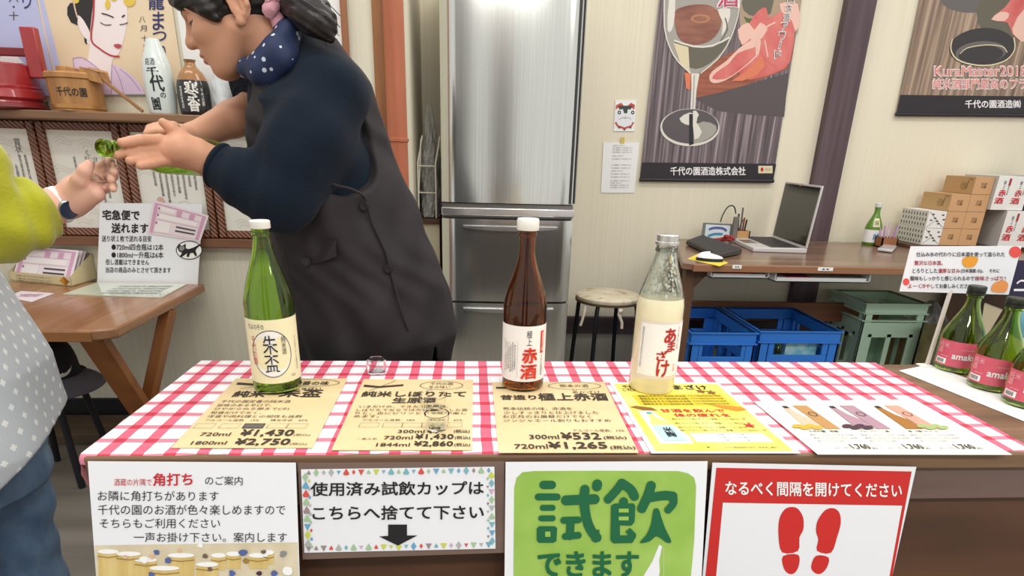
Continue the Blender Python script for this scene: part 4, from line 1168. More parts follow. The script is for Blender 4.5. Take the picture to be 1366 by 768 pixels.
q = [(at(238, 20, PY).x, PY - 0.006, 1.75), (at(455, 20, PY).x, PY - 0.006, 1.75), (at(455, 20, PY).x, PY - 0.006, LZ + 0.003), (at(238, 20, PY).x, PY - 0.006, LZ + 0.003)]
b.slab(q, 0.004, mat('pale_board', '#e6e5e2', 0.5)); tb = thing('picture_board', 'white board with a brown edge behind the woman pouring', 'picture', (-0.7, PY, LZ)); b.build('board', tb)
b = MB(); b.box(q[1][0], q[1][0] + 0.022, PY - 0.016, PY, LZ + 0.001, 1.78, streaks('frame_brown', [(0.3, '#8a5636'), (0.7, '#a06a46')], (30, 30, 2), 0.4)); b.build('frame_edge', tb, 0.002)

# ------------------------------------------------------------- things standing on the ledge
IY = 2.41
# red lacquered cask with tall ears
p0 = at(12, 146, 2.40); cx = at(7, 140, IY).x
t = thing('sake_cask', 'red lacquered horned sake cask at the left end of the ledge', 'cask', (cx, IY, LZ))
M_LAC = streaks('red_lacquer', [(0.3, '#8e2024'), (0.7, '#ab3034')], (5, 5, 9), 0.28, 1.2, 5, coat=0.5); M_LACD = streaks('worn_dark_lacquer', [(0.3, '#6a1a1c'), (0.7, '#86282a')], (8, 8, 3), 0.4)
s_ = 2.6 / 821
b = MB(); b.lathe([(0.095, 0.0), (0.108, 0.004), (0.118, 0.014), (0.114, 0.026), (0.124, 0.036), (0.120, 0.058), (0.115, 0.062), (0.116, 0.070), (0.110, 0.074), (0.106, 0.135), (0.101, 0.14), (0.097, 0.132), (0.0001, 0.132)], (cx, IY, LZ + 0.0005), M_LAC, seg=48, cap=False); b.build('tub', t)
b = MB(); b.lathe([(0.115, 0.0), (0.127, 0.006), (0.124, 0.018), (0.115, 0.02)], (cx, IY, LZ + 0.0005), M_LACD, seg=48); b.build('foot_ring', t)
hx = at(43, 60, IY).x
for k, x in enumerate((hx, 2 * cx - hx)):
    b = MB(); b.box(x - 0.024, x + 0.024, IY - 0.014, IY + 0.014, LZ + 0.10, at(30, 36, IY).z, M_LAC); b.build('horn', t, 0.004)
b = MB(); b.box(2 * cx - hx, hx, IY - 0.012, IY + 0.012, LZ + 0.165, LZ + 0.19, M_LACD); b.build('handle', t, 0.003)

tx = at(107, 146, IY).x
t = thing('wooden_tub', 'small lidded wooden tub with burnt lettering on the ledge', 'tub', (tx, IY, LZ))
M_CEDAR = streaks('cedar_staves', [(0.3, '#9a6a3c'), (0.55, '#b5844f'), (0.8, '#c79a66')], (26, 26, 2), 0.45, 1.0, 5); M_HOOP = mat('copper_hoop', '#b98a52', 0.3, 0.5)
b = MB(); b.lathe([(0.0001, 0.0), (0.077, 0.0), (0.081, 0.098), (0.0001, 0.098)], (tx, IY, LZ + 0.0005), M_CEDAR, seg=44, cap=False); b.build('body', t)
b = MB(); b.lathe([(0.077, 0.0), (0.0805, 0.003), (0.0805, 0.014), (0.078, 0.016)], (tx, IY, LZ + 0.006), M_HOOP, seg=44); b.build('hoop', t)
b = MB(); b.lathe([(0.082, 0.0), (0.086, 0.003), (0.086, 0.016), (0.081, 0.021), (0.0001, 0.022)], (tx, IY, LZ + 0.099), M_CEDAR, seg=44); ld = b.build('lid', t)
b = MB(); b.box(tx - 0.02, tx + 0.012, IY - 0.06, IY + 0.06, LZ + 0.119, LZ + 0.137, M_CEDAR); b.build('lid_bar', ld, 0.003)
b = MB(); w = Wrap(b, (tx, IY, LZ), 0.099, 0, 0.0012, lambda z: 0.0775 + 0.042 * z); w.text('千代の園', -0.75, 0.35, 0.045, 0.072, M_CALL, 0.02, 1); b.build('lettering', t)

# ladle: square scoop at the top of a long handle, leaning beside the tub
t = thing('ladle', 'wooden ladle with a boxy scoop resting between the tub and the white flask', 'ladle', tuple(at(190, 150, 2.36)))
e0, e1 = at(131, 101, 2.375), at(191, 151, 2.355)
e1.z = LZ + 0.006
b = MB(); b.bar(e0, e1, 0.010, 0.010, streaks('handle_wood', [(0.3, '#8a5f3a'), (0.7, '#a67a50')], (20, 20, 20), 0.5)); b.build('handle', t, 0.002)
q = [at(*p, 2.365) for p in ((107, 90), (132, 96), (136, 110), (108, 103))]
b = MB(); b.prism(q, (0.0, 0.05, 0.004), M_CEDAR); b.build('scoop', t, 0.003)

tx = at(218, 146, 2.39).x
t = thing('sake_flask', 'tall white ceramic flask with brush lettering on the ledge', 'flask', (tx, 2.39, LZ))
M_CEL = mat('pale_celadon', '#d3dcd8', 0.25, coat=0.5)
hh = at(205, 57, 2.39).z - LZ
fp = smooth_prof([(0.040, 0.0), (0.043, 0.006), (0.047, 0.05), (0.047, 0.11), (0.041, 0.160), (0.027, 0.205), (0.0175, 0.230), (0.0165, hh - 0.035), (0.020, hh - 0.008), (0.0215, hh)], 4)
b = MB(); b.lathe(fp + [(0.017, hh - 0.004), (0.013, hh - 0.02), (0.0001, hh - 0.02)], (tx, 2.39, LZ + 0.0005), M_CEL, seg=40); b.build('body', t)
b = MB(); w = Wrap(b, (tx, 2.39, LZ), 0.06, 0, 0.0008, lambda z: float(np.interp(z, [q_[1] for q_ in fp], [q_[0] for q_ in fp])))
w.text('千', -0.75, 0.05, 0.118, 0.142, M_CALL, 0.05, 1); w.text('代', -0.6, 0.28, 0.07, 0.118, M_CALL, 0.04, 1); w.text('の', -0.05, 0.3, 0.05, 0.066, M_CALL, 0.03, 1); w.text('園', -0.7, -0.15, 0.012, 0.05, M_CALL, 0.04, 1); w.text('銘酒', -0.85, -0.1, 0.148, 0.17, M_CALL, 0.0, 1); b.build('lettering', t)

tx = at(262, 146, 2.40).x
t = thing('sake_flask', 'black and brown ceramic flask with white lettering on the ledge', 'flask', (tx, 2.40, LZ))
hh = at(254, 80, 2.40).z - LZ
M_TBRN = mat('brown_glaze', '#9a6a3a', 0.25, coat=0.5); M_TBLK = mat('black_glaze', '#1c191a', 0.2, coat=0.5)
fp = smooth_prof([(0.044, 0.0), (0.049, 0.006), (0.052, 0.04), (0.052, 0.085), (0.048, 0.108)], 4); fq = smooth_prof([(0.048, 0.108), (0.036, 0.133), (0.019, 0.153), (0.0145, 0.172), (0.015, hh - 0.01), (0.020, hh)], 4)
b = MB(); b.lathe(fp, (tx, 2.40, LZ + 0.0005), M_TBLK, seg=40, cap=False); b.lathe([(0.0001, 0.0), (0.05, 0.0)], (tx, 2.40, LZ + 0.0005), M_TBLK, seg=40, cap=False); b.build('body', t)
b = MB(); b.lathe(fq + [(0.016, hh - 0.002), (0.011, hh - 0.02), (0.0001, hh - 0.02)], (tx, 2.40, LZ + 0.0005), M_TBRN, seg=40, cap=False); b.build('neck', t)
b = MB(); w = Wrap(b, (tx, 2.40, LZ), 0.06, 0, 0.0008, lambda z: float(np.interp(z, [q_[1] for q_ in fp], [q_[0] for q_ in fp])))
M_WB = mat('white_brush', '#e9e6df', 0.5); w.text('寒', -0.55, 0.25, 0.062, 0.104, M_WB, 0.05, 1); w.text('香', -0.45, 0.25, 0.012, 0.06, M_WB, 0.05, 1); w.text(vert('千代の園'), 0.4, 0.58, 0.03, 0.085, M_WB, 0.0, 1); w.text(vert('清酒'), -0.95, -0.75, 0.02, 0.09, M_WB, 0.0, 1); b.build('lettering', t)
t = thing('wrapped_bottle', 'bottle wrapped in clear film next to the black flask', 'bottle', (at(297, 146, 2.41).x, 2.41, LZ))
xw = at(298, 146, 2.41).x
crumple(xw, 2.41, LZ + 0.001, LZ + 0.19, 0.030, 0.030, mat('bottle_film', '#e8ecee', 0.25, alpha=0.45), 'film', t, 12, amp=0.1)
b = MB(); b.lathe(bottle_prof(0.021, 0.16, 0.07, 0.011, 0.12) + [(0.0001, 0.16)], (xw, 2.41, LZ + 0.0015), mat('pale_bottle', '#d4d9d8', 0.3), seg=24); b.build('bottle_body', t)
xw = at(334, 146, 2.41).x
t = thing('label_bottle', 'dark small bottle with white and red label, under the chin of the woman pouring', 'bottle', (xw, 2.41, LZ))
b = MB(); b.lathe(bottle_prof(0.045, 0.20, 0.10, 0.014, 0.15) + [(0.0001, 0.2)], (xw, 2.41, LZ + 0.0005), mat('smoke_bottle', '#4a4446', 0.2, coat=0.4), seg=28); b.build('body', t)
b = MB(); w = Wrap(b, (xw, 2.41, LZ), 0.0455); w.area(-1.4, 1.4, 0.012, 0.075, M_LBLW, 1, 16); w.area(-1.4, 1.4, 0.08, 0.097, M_DRED, 1, 16); w.text('花', -0.7, 0.0, 0.015, 0.045, M_DRED, 0.05, 3); b.build('label', t)

# ------------------------------------------------------------- shipping table
SZ = 0.60
xr = atz(281, 374, SZ).x; yf = atz(150, 441, SZ).y
t = thing('wall_table', 'brown wooden table standing against the wall below the certificates', 'table', (xr - 0.5, 2.1, 0))
b = MB(); topq = [(xr - 1.15, yf), (xr - 0.05, yf), (xr, yf + 0.03), (xr, 2.43), (xr - 1.15, 2.43)]
b.hexa([(x, y, SZ - 0.032) for x, y in topq], [(x, y, SZ) for x, y in topq], M_TBLL); b.build('tabletop', t, 0.006)
b = MB(); b.box(xr - 1.14, xr - 0.055, yf - 0.004, yf + 0.002, SZ - 0.034, SZ - 0.004, M_TBLE); b.build('edge_strip', t, 0.002)
fp_ = Vector(at(189, 548, 2.06)); 
b = MB(); b.bar((xr - 0.09, yf + 0.06, SZ - 0.034), fp_, 0.035, 0.07, M_LEGO, (1, 0, 0)); b.build('brace', t, 0.003)
b = MB(); b.bar((xr - 0.02, 2.16, SZ - 0.034), fp_ + Vector((0.01, 0.01, -0.005)), 0.035, 0.06, M_LEGO, (0, 1, 0)); b.build('brace', t, 0.003)
b = MB(); b.box(fp_.x - 0.02, fp_.x + 0.03, fp_.y - 0.02, fp_.y + 0.03, 0.0, fp_.z + 0.02, M_LEGO); b.build('leg', t, 0.003)
for y in (yf + 0.08, 2.35):
    b = MB(); b.box(xr - 1.12, xr - 1.07, y - 0.025, y + 0.025, 0, SZ - 0.032, M_LEGO); b.build('leg', t, 0.003)

# shipping notice standing on the table
sy0 = atz(132, 378, SZ).y
nz_ = lambda x, y: atp(x, y, Vector((0, sy0 + 0.012, SZ)), Vector((0, -1, 0)))
t = thing('shipping_notice', 'white upright notice on the wall table with a pink slip and a black cat mark', 'sign', tuple(nz_(198, 379)))
c = Card(((133.5, 270.5), (270, 272), (263.5, 379.5), (129.5, 376.5)), nz_, M_WHITE, 0.004)
for s_, x0, x1, y0, y1, bo in (('宅急便で', 137, 186, 280, 293, 0.05), ('送れます。', 149, 203, 297.5, 310.5, 0.05), ('送り状１枚で送れる目安', 136, 202, 314, 322, 0.02), ('●720ml四合瓶は12本', 149, 218, 325, 333.5, 0.02), ('●1800ml一升瓶は6本', 149, 218, 335.5, 344, 0.02), ('但し混載はできません', 141, 199, 345.5, 353, 0.02), ('当店の商品のみとさせて頂きます', 141, 228, 356, 363.5, 0.02)):
    boxT(c, s_, x0, x1, y0, y1, M_INK, bo, 3, 2, 0.4)
G = c.pr
G.stroke([(252.5 + 17 * math.cos(2 * math.pi * i / 32), 333.5 + 12 * math.sin(2 * math.pi * i / 32)) for i in range(32)], 0.003, M_INK, 4, closed=True)
G.ell(252.5, 333.5, 16.6, 11.7, M_WHITE2, 3, 32)
G.poly([(238, 325), (243, 328), (248, 324.5), (248, 331), (252, 332), (258, 330), (262, 328), (267, 325), (268, 326.5), (263, 331), (261, 334), (263, 340), (261, 342), (258, 337), (254, 337.5), (252, 343), (249, 342), (250, 337.5), (245, 341), (242, 343), (240, 342), (243, 337), (239, 335), (237, 330)], M_INK, 5)
G.poly([(239.5, 328.5), (246, 328), (246.5, 332), (242.5, 335), (239.5, 332.5)], M_GREY, 6)
c.mb.build('board', t)
sl = lambda x, y: atp(x, y, Vector((0, sy0 + 0.009, SZ)), Vector((0, -1, 0)))
M_SLIP = mat('pale_pink_slip', '#eadde2', 0.5); M_SLIPP = mat('slip_pink_print', '#d3a0bc', 0.5); M_SLIPW = mat('slip_white', '#f1ebe9', 0.5); M_SLIPD = mat('slip_mauve_print', '#a56a92', 0.5)


def slip(cd, qd, mt_p=None):
    tl, tr, br, bl = qd
    def P(u, v):
        return (tl[0] * (1 - u) * (1 - v) + tr[0] * u * (1 - v) + br[0] * u * v + bl[0] * (1 - u) * v, tl[1] * (1 - u) * (1 - v) + tr[1] * u * (1 - v) + br[1] * u * v + bl[1] * (1 - u) * v)
    G = cd.pr; R_ = lambda u0, v0, u1, v1, m_, k: G.poly([P(u0, v0), P(u1, v0), P(u1, v1), P(u0, v1)], m_, k)
    R_(0.04, 0.06, 0.1, 0.96, M_SLIPP, 2); R_(0.04, 0.06, 0.96, 0.10, M_SLIPP, 2); R_(0.9, 0.06, 0.96, 0.96, M_SLIPP, 2)
    R_(0.45, 0.12, 0.54, 0.3, M_SLIPP, 2); R_(0.68, 0.12, 0.77, 0.3, M_SLIPP, 2); R_(0.13, 0.14, 0.42, 0.24, M_SLIPW, 2); R_(0.13, 0.34, 0.85, 0.5, M_SLIPW, 2); R_(0.13, 0.56, 0.4, 0.9, M_SLIPW, 2)
    for v in (0.31, 0.53, 0.93): G.stroke([P(0.1, v), P(0.9, v)], 0.0012, M_SLIPP, 3)
    for u, v in ((0.12, 0.16), (0.12, 0.36), (0.12, 0.6)): R_(u, v, u + 0.03, v + 0.07, M_SLIPD, 4)
    for v in (0.62, 0.75): R_(0.5, v, 0.86, v + 0.05, M_INKSOFT, 4)


q = ((204.5, 266.5), (278.5, 287.5), (267, 322), (196, 311))
c = Card(q, sl, M_SLIP, 0.0008); slip(c, q); c.mb.build('slip', t, label='pale pink shipping form stuck on at an angle')

# box of forms, clear sheet, pink slip
b0 = [atz(x, y, SZ + 0.001) for x, y in ((14, 374), (96, 382), (130, 372), (50, 364))]
t = thing('form_box', 'cream cardboard tray of pink shipping forms on the wall table', 'box', tuple((b0[0] + b0[2]) / 2))
M_CREAMB = mat('cream_carton', '#d9cba0', 0.6); M_ORD = mat('amber_diamond', '#c98a1e', 0.5); M_ORD2 = mat('amber_diamond_dark', '#96621a', 0.5)
up3 = Vector((0, 0, 1))
f0, f1, f2, f3 = b0; f3 = f0 + (f2 - f1)
b = MB(); hF, hB = 0.035, 0.10
b.hexa([f0, f1, f2, f3], [f0 + up3 * 0.004, f1 + up3 * 0.004, f2 + up3 * 0.004, f3 + up3 * 0.004], M_CREAMB)
nrm = (f0 - f3).normalized() * 0.002; nr2 = (f1 - f0).normalized() * 0.002
b.hexa([f0, f1, f1 - nrm, f0 - nrm], [f0 + up3 * hF, f1 + up3 * hF, f1 - nrm + up3 * hF, f0 - nrm + up3 * hF], M_CREAMB)
b.hexa([f1, f2, f2 - nr2, f1 - nr2], [f1 + up3 * hF, f2 + up3 * hB, f2 - nr2 + up3 * hB, f1 - nr2 + up3 * hF], M_CREAMB)
b.hexa([f0, f3, f3 + nr2, f0 + nr2], [f0 + up3 * hF, f3 + up3 * hB, f3 + nr2 + up3 * hB, f0 + nr2 + up3 * hF], M_CREAMB)
b.hexa([f3, f2, f2 + nrm, f3 + nrm], [f3 + up3 * hB, f2 + up3 * hB, f2 + nrm + up3 * hB, f3 + nrm + up3 * hB], M_CREAMB)
sh = Sheet(f0 + up3 * hF, f1 + up3 * hF, f1, f0); g = Print(b, sh)
g.text('伝票をご記入のうえ係までお渡し下さい', (0.12, 0.72, 0.7, 0.58), M_CARDINK, 0.0, 2); g.text('お届け先ご住所お名前をはっきりと', (0.12, 0.42, 0.72, 0.28), M_CARDINK, 0.0, 2); g.text('お書き下さいますよう願います', (0.12, 0.22, 0.66, 0.1), M_CARDINK, 0.0, 2)
g.poly([(0.82, 0.5), (0.9, 1.0), (0.9, 0.02)], M_ORD, 2); g.poly([(0.98, 0.5), (0.9, 1.0), (0.9, 0.02)], M_ORD2, 2)
b.build('carton', t)
for i in range(3):
    za = 0.045 + 0.0 * i; k = i * 0.012
    s0 = f0 - nrm * (3 + 9 * i) + nr2 * 4; s1 = f1 - nrm * (3 + 9 * i) - nr2 * 4
    tp = (f3 - f0) * 0.55
    q3 = [s0 + tp + up3 * (0.118 - 0.004 * i), s1 + tp + up3 * (0.118 - 0.004 * i), s1 + up3 * (0.012), s0 + up3 * (0.012)]
    b = MB(); b.slab(q3, 0.002, M_SLIP); g = Print(b, Sheet(*q3))
    if i == 0:
        class _C: pass
        cc = _C(); cc.pr = g; slip(cc, ((0, 1), (1, 1), (1, 0), (0, 0)))
    b.build('form', t)
c = Card(((129, 376.5), (249, 378.5), (215, 396.5), (84, 391.5)), lambda x, y: atz(x, y, SZ + 0.0035), mat('laminated_sheet', '#d5dccb', 0.15, coat=0.6), 0.003)
for y in (381, 384, 387, 390): c.T('送り状記入例お届け先ご依頼主品名日時指定', 0.35, 0.9, y, y + 2, M_INKSOFT, 0.0)
single(c.mb, 'laminated_sheet', 'laminated pale sheet lying flat before the shipping notice', 'sheet')
c = Card(((28, 388), (73, 391), (42, 402.5), (8, 396)), lambda x, y: atz(x, y, SZ + 0.0015), M_SLIP, 0.0008)
c.T('ご依頼主様控', 0.2, 0.8, 392, 396, M_SLIPD, 0.0)
single(c.mb, 'paper_slip', 'pale pink paper slip lying loose at the front of the wall table', 'paper')

# cap hung below the table, bench and bag on the floor
cp = at(63, 489, 2.0)
t = thing('cap', 'black baseball cap with a white emblem and grey brim under the wall table', 'cap', tuple(cp - Vector((0, 0, 0.09))))
M_CAPB = mat('black_cap_cloth', '#17161a', 0.8); M_BRIM = mat('grey_cap_brim', '#5b5860', 0.8)
b = MB(); n = 30
vs = []; rows = 9
for j in range(rows):
    f = j / (rows - 1); r_ = math.cos(f * math.pi / 2) ** 0.45 * 0.088
    for i in range(n):
        a = 2 * math.pi * i / n; vs.append(cp + Vector((r_ * math.cos(a), r_ * math.sin(a), -0.03 + 0.125 * math.sin(f * math.pi / 2))))
b.add(vs, [(j * n + i, j * n + (i + 1) % n, (j + 1) * n + (i + 1) % n, (j + 1) * n + i) for j in range(rows - 1) for i in range(n)] + [tuple(range(n))[::-1]], M_CAPB, True); b.build('crown', t)
b = MB(); vs = []
for j in range(6):
    f = j / 5
    for i in range(17):
        a = R(-100 + 140 * i / 16); vs.append(cp + Vector(((0.086 + 0.065 * f) * math.cos(a), (0.086 + 0.065 * f) * math.sin(a), -0.028 - 0.045 * f * f)))
b.add(vs, [(j * 17 + i, j * 17 + i + 1, (j + 1) * 17 + i + 1, (j + 1) * 17 + i) for j in range(5) for i in range(16)], M_BRIM, True); o = b.build('brim', t)
so_ = o.modifiers.new('thickness', 'SOLIDIFY'); so_.thickness = 0.004
b = MB(); w = Wrap(b, tuple(cp), 0.0865, 0.45, 0.0015, lambda z: 0.088 * max(0.05, math.cos(min(1, max(0, (z + 0.03) / 0.125)) * math.pi / 2 * 0.9)) ** 0.45); w.ell(-0.1, 0.025, 0.5, 0.043, mat('emblem_white', '#cfc9c4', 0.7), 1)
for dz_ in (-0.022, 0.0, 0.022): w.line([(-0.42, 0.02 + dz_), (-0.2, 0.035 + dz_), (0.0, 0.018 + dz_), (0.26, 0.03 + dz_)], 0.006, M_CAPB, 3)
b.build('emblem', t)
sb = cp.z - 0.034
t = thing('stool', 'low black stool under the wall table with the cap on it', 'stool', (cp.x, cp.y, 0))
b = MB(); b.lathe([(0.0001, 0), (0.12, 0), (0.125, 0.01), (0.12, 0.022), (0.0001, 0.022)], (cp.x - 0.03, cp.y + 0.02, sb - 0.024), M_BLACK, seg=32); b.build('seat', t)
for k in range(4):
    a = math.pi / 4 + k * math.pi / 2
    b = MB(); b.tube([(cp.x - 0.03 + 0.09 * math.cos(a), cp.y + 0.02 + 0.09 * math.sin(a), sb - 0.025), (cp.x - 0.03 + 0.14 * math.cos(a), cp.y + 0.02 + 0.14 * math.sin(a), 0.003)], 0.011, M_BLACK, 10); b.build('leg', t)
b = MB(); p0, p1 = atz(100, 600, 0.0), atz(190, 590, 0.0); b.box(-1.75, -0.75, 2.25, 2.44, 0.0005, 0.045, streaks('dark_floor_plank', [(0.3, '#4a3a2c'), (0.7, '#6b5844')], (2, 14, 14), 0.6)); single(b, 'plank', 'dark wooden plank lying on the floor along the wall', 'plank', bevel=0.003)
b = MB(); b.bar((-0.98, 1.62, 0.05), (-0.66, 1.30, 0.05), 0.05, 0.1, M_BLACK); single(b, 'foot_bar', 'dark base bar on the floor beside the counter end', 'bar', bevel=0.01)

# ================================================================== right: refrigerator, desk, posters
M_STEEL = streaks('brushed_steel', [(0.3, '#cfd0cb'), (0.7, '#dcddd8')], (260, 260, 1.5), 0.15, 1.0, 3, metal=0.92)
M_STEELD = mat('steel_edge', '#8d8a86', 0.3, 0.9); M_SEAM = mat('rubber_seal', '#3b3a3c', 0.7); M_HANDLE = mat('bright_handle', '#dfe0e0', 0.18, 0.9); M_FRSIDE = mat('grey_fridge_side', '#8c857e', 0.5)
FX0, FX1, FY = -0.119, 0.440, 2.68
t = thing('refrigerator', 'tall three door stainless steel refrigerator against the wall', 'fridge', (0.16, 3.0, 0))
b = MB(); b.box(FX0, FX1, FY + 0.05, 3.28, 0.03, 1.80, M_FRSIDE); b.build('body', t, 0.006)


def bowed(x0, x1, z0, z1, y, bow=0.012, mt=M_STEEL, name='door', parent=t):
    b = MB(); n = 18; F_ = []; B_ = []
    for i in range(n + 1):
        u = i / n; e = min(u, 1 - u); d = bow * (1 - (2 * u - 1) ** 2) + 0.016 * min(1, e / 0.04) ** 0.5
        F_.append((x0 + (x1 - x0) * u, y + 0.02 - d))
    vs = [(x, yy, z) for z in (z0, z1) for x, yy in F_] + [(x, y + 0.05, z) for z in (z0, z1) for x, yy in F_]
    m = n + 1; fs = [(i, i + 1, m + i + 1, m + i) for i in range(n)] + [(2 * m + i, 3 * m + i, 3 * m + i + 1, 2 * m + i + 1) for i in range(n)]
    fs += [(i, 2 * m + i, 2 * m + i + 1, i + 1) for i in range(n)] + [(m + i, m + i + 1, 3 * m + i + 1, 3 * m + i) for i in range(n)] + [(0, m, 3 * m, 2 * m), (n, 2 * m + n, 3 * m + n, m + n)]
    b.add(vs, fs, mt, True)
    return b.build(name, parent, sharp=30)


d0 = bowed(FX0, FX1, 0.905, 1.80, FY)
b = MB(); b.box(FX0 + 0.004, FX1 - 0.004, FY + 0.012, FY + 0.05, 0.845, 0.9, M_STEELD); b.build('divider', t)
b = MB(); b.box(FX0, FX1, FY - 0.004, FY + 0.03, 0.853, 0.884, M_HANDLE); b.build('handle_bar', d0, 0.003)
b = MB(); b.box(FX1 - 0.021, FX1 - 0.014, FY + 0.001, FY + 0.03, 0.907, 1.79, M_SEAM); b.box(FX1 + 0.0005, FX1 + 0.004, FY + 0.012, FY + 0.045, 0.907, 1.79, M_STEELD); b.build('edge_trim', d0)
d1 = bowed(FX0, FX1, 0.487, 0.838, FY); d2 = bowed(FX0, FX1, 0.10, 0.478, FY)
for d_, z in ((d1, 0.806), (d2, 0.452)):
    b = MB(); q = []
    for i in range(13):
        u = i / 12; x = FX0 + 0.09 + (0.40) * u; e = 4 * u * (1 - u)
        q.append((x, FY - 0.022 - 0.010 * e, z, 0.018 * e ** 0.7 + 0.001))
    vs = []
    for x, y, zz, h in q: vs += [(x, FY + 0.0, zz + 0.008), (x, y, zz + 0.006), (x, y, zz - h * 0.6), (x, FY + 0.0, zz - h)]
    b.add(vs, [(4 * i + k, 4 * i + (k + 1) % 4, 4 * i + 4 + (k + 1) % 4, 4 * i + 4 + k) for i in range(12) for k in range(4)], M_HANDLE, True); b.build('handle', d_)
b = MB(); b.box(FX0 + 0.01, FX1 - 0.01, FY + 0.02, FY + 0.05, 0.478, 0.487, M_SEAM); b.build('door_seal', t)
b = MB(); b.box(FX0 + 0.01, FX1 - 0.01, FY + 0.02, FY + 0.05, 0.838, 0.845, M_SEAM); b.build('door_seal', t)
b = MB(); b.box(FX0 + 0.02, FX1 - 0.02, FY + 0.03, FY + 0.1, 0.0, 0.09, M_SEAM); b.build('kick_plate', t)

# low cabinet and the wrapped rack left of the fridge
t = thing('cabinet', 'low cream cabinet with a brown top, squeezed in left of the refrigerator', 'cabinet', (-0.21, 3.0, 0))
b = MB(); b.box(-0.232, -0.135, 2.82, 3.28, 0.0, 0.80, mat('cream_laminate', '#cfc6ae', 0.5)); b.build('body', t, 0.003)
b = MB(); b.box(-0.234, -0.132, 2.80, 3.28, 0.80, 0.82, M_FRONT); b.build('top', t, 0.003)
t = thing('wire_rack', 'white wire rack packed with clear plastic bags beside the refrigerator', 'rack', (-0.19, 3.0, 0.82))
M_WIRE = mat('white_wire', '#e6e2d4', 0.4); M_FILM = mat('wrinkled_film', '#dcdedc', 0.2, alpha=0.35); M_SILV = mat('grey_plastic_stack', '#a9a9a6', 0.35)
b = MB()
for x in (-0.226, -0.15):
    b.tube([(x, 2.84, 0.823), (x + 0.0, 2.84, 1.05), (x + 0.02, 2.86, 1.16), (x + 0.02, 3.1, 1.16), (x, 3.12, 0.823)], 0.0035, M_WIRE, 8)
for z in (0.93, 1.04): b.tube([(-0.226, 2.84, z), (-0.15, 2.84, z)], 0.003, M_WIRE, 8); b.tube([(-0.226, 2.84, z), (-0.226, 3.11, z)], 0.003, M_WIRE, 8)
b.tube([(-0.226, 2.84, 0.90), (-0.21, 2.842, 1.15)], 0.003, M_WIRE, 8)
b.build('frame', t)


crumple(-0.178, 2.97, 0.823, 1.20, 0.036, 0.10, M_SILV, 'plastic_bags', t, 2)
crumple(-0.178, 2.96, 0.825, 1.29, 0.042, 0.115, M_FILM, 'clear_wrap', t, 4)

# stool
t = thing('stool', 'round stool with worn cream seat and black tube legs beside the refrigerator', 'stool', (0.685, 2.98, 0))
b = MB(); M_SEAT = streaks('worn_cream_vinyl', [(0.3, '#a98f6c'), (0.42, '#d6c9ac'), (0.7, '#e3dbc6')], (10, 10, 10), 0.55, 2.0, 7)
b.lathe([(0.0001, 0.0), (0.155, 0.0), (0.160, 0.006), (0.160, 0.018), (0.152, 0.025), (0.06, 0.028), (0.018, 0.0265), (0.012, 0.024), (0.0001, 0.024)], (0.685, 2.98, 0.437), M_SEAT, seg=48); b.build('seat', t)
b = MB(); b.lathe([(0.161, 0.0), (0.161, 0.010), (0.157, 0.010), (0.157, 0.0)], (0.685, 2.98, 0.428), mat('brown_band', '#5c4630', 0.5, 0.3), seg=48, cap=False); b.build('seat_rim', t)
for k in range(4):
    a = math.pi / 4 + k * math.pi / 2 + 0.25; ca, sa = math.cos(a), math.sin(a)
    b = MB(); b.tube([(0.685 + r_ * ca, 2.98 + r_ * sa, z) for r_, z in ((0.10, 0.43), (0.142, 0.425), (0.152, 0.40), (0.165, 0.2), (0.178, 0.004))], 0.0105, M_STEELDARK, 12); b.build('leg', t)
M_TAPE = mat('loose_white_tie', '#cfc2b2', 0.7)
for k, (x, y) in enumerate(((0.553, 2.868), (0.712, 2.823))):
    b = MB(); b.tube([(x, y, 0.425), (x - 0.006, y - 0.012, 0.40), (x - (0.012, -0.012)[k], y - 0.012, 0.36), (x - (0.02, -0.014)[k], y - 0.01, 0.33)], [0.006, 0.008, 0.0065, 0.007], M_TAPE, 8, flat=0.5)
    if k: b.tube([(x - 0.004, y - 0.008, 0.42), (x + 0.002, y - 0.016, 0.415), (x + 0.006, y - 0.01, 0.41)], [0.009, 0.013, 0.009], M_TAPE, 8)
    b.build('tie', t)

# -------------------------------------------------- small papers on the wall
wallpx = lambda x, y: at(x, y, YB - 0.004)
c = Card(((821, 133), (849, 133), (846, 175), (818.5, 175)), wallpx, M_WHITE2, 0.0012)
M_MASKR = mat('vermilion_print', '#c8574a', 0.6); M_MASKG = mat('charcoal_print', '#454a48', 0.6)
c.pr.ell(833, 155, 13.5, 15, M_WHITE, 2); c.pr.poly([(821, 146), (822, 140), (829, 137), (832, 141), (826, 143)], M_MASKR, 3); c.pr.poly([(837, 141), (842, 137), (847, 140), (846, 146), (842, 143)], M_MASKR, 3)
c.pr.poly([(825, 141), (844, 141), (841, 146), (837.5, 145.5), (836.5, 151), (832.5, 151), (831, 145.5), (826, 146)], M_MASKG, 4)
for x in (826.2, 844): c.pr.ell(x, 150, 2.3, 2.6, M_MASKG, 4, 14); c.pr.ell(x, 150, 0.9, 1.0, M_WHITE2, 5, 10)
c.pr.stroke([(826, 159), (831, 156.5), (834, 158), (838, 156.5), (842, 159)], 0.0016, M_MASKG, 4); c.pr.stroke([(834, 154), (834, 158)], 0.0016, M_MASKG, 4)
c.pr.stroke([(821, 163), (824, 168), (833, 171), (842, 168), (845, 163)], 0.009, M_MASKR, 4)
for x, y in ((826, 170), (833, 172.5), (841, 170)): c.pr.ell(x, y, 1.4, 1.2, M_MASKG, 5, 10)
single(c.mb, 'charm_card', 'small white card with a painted dog face on the wall beside the wine poster', 'card')
c = Card(((805, 190), (853, 190), (846, 257), (801.5, 257)), wallpx, M_WHITE2, 0.0012)
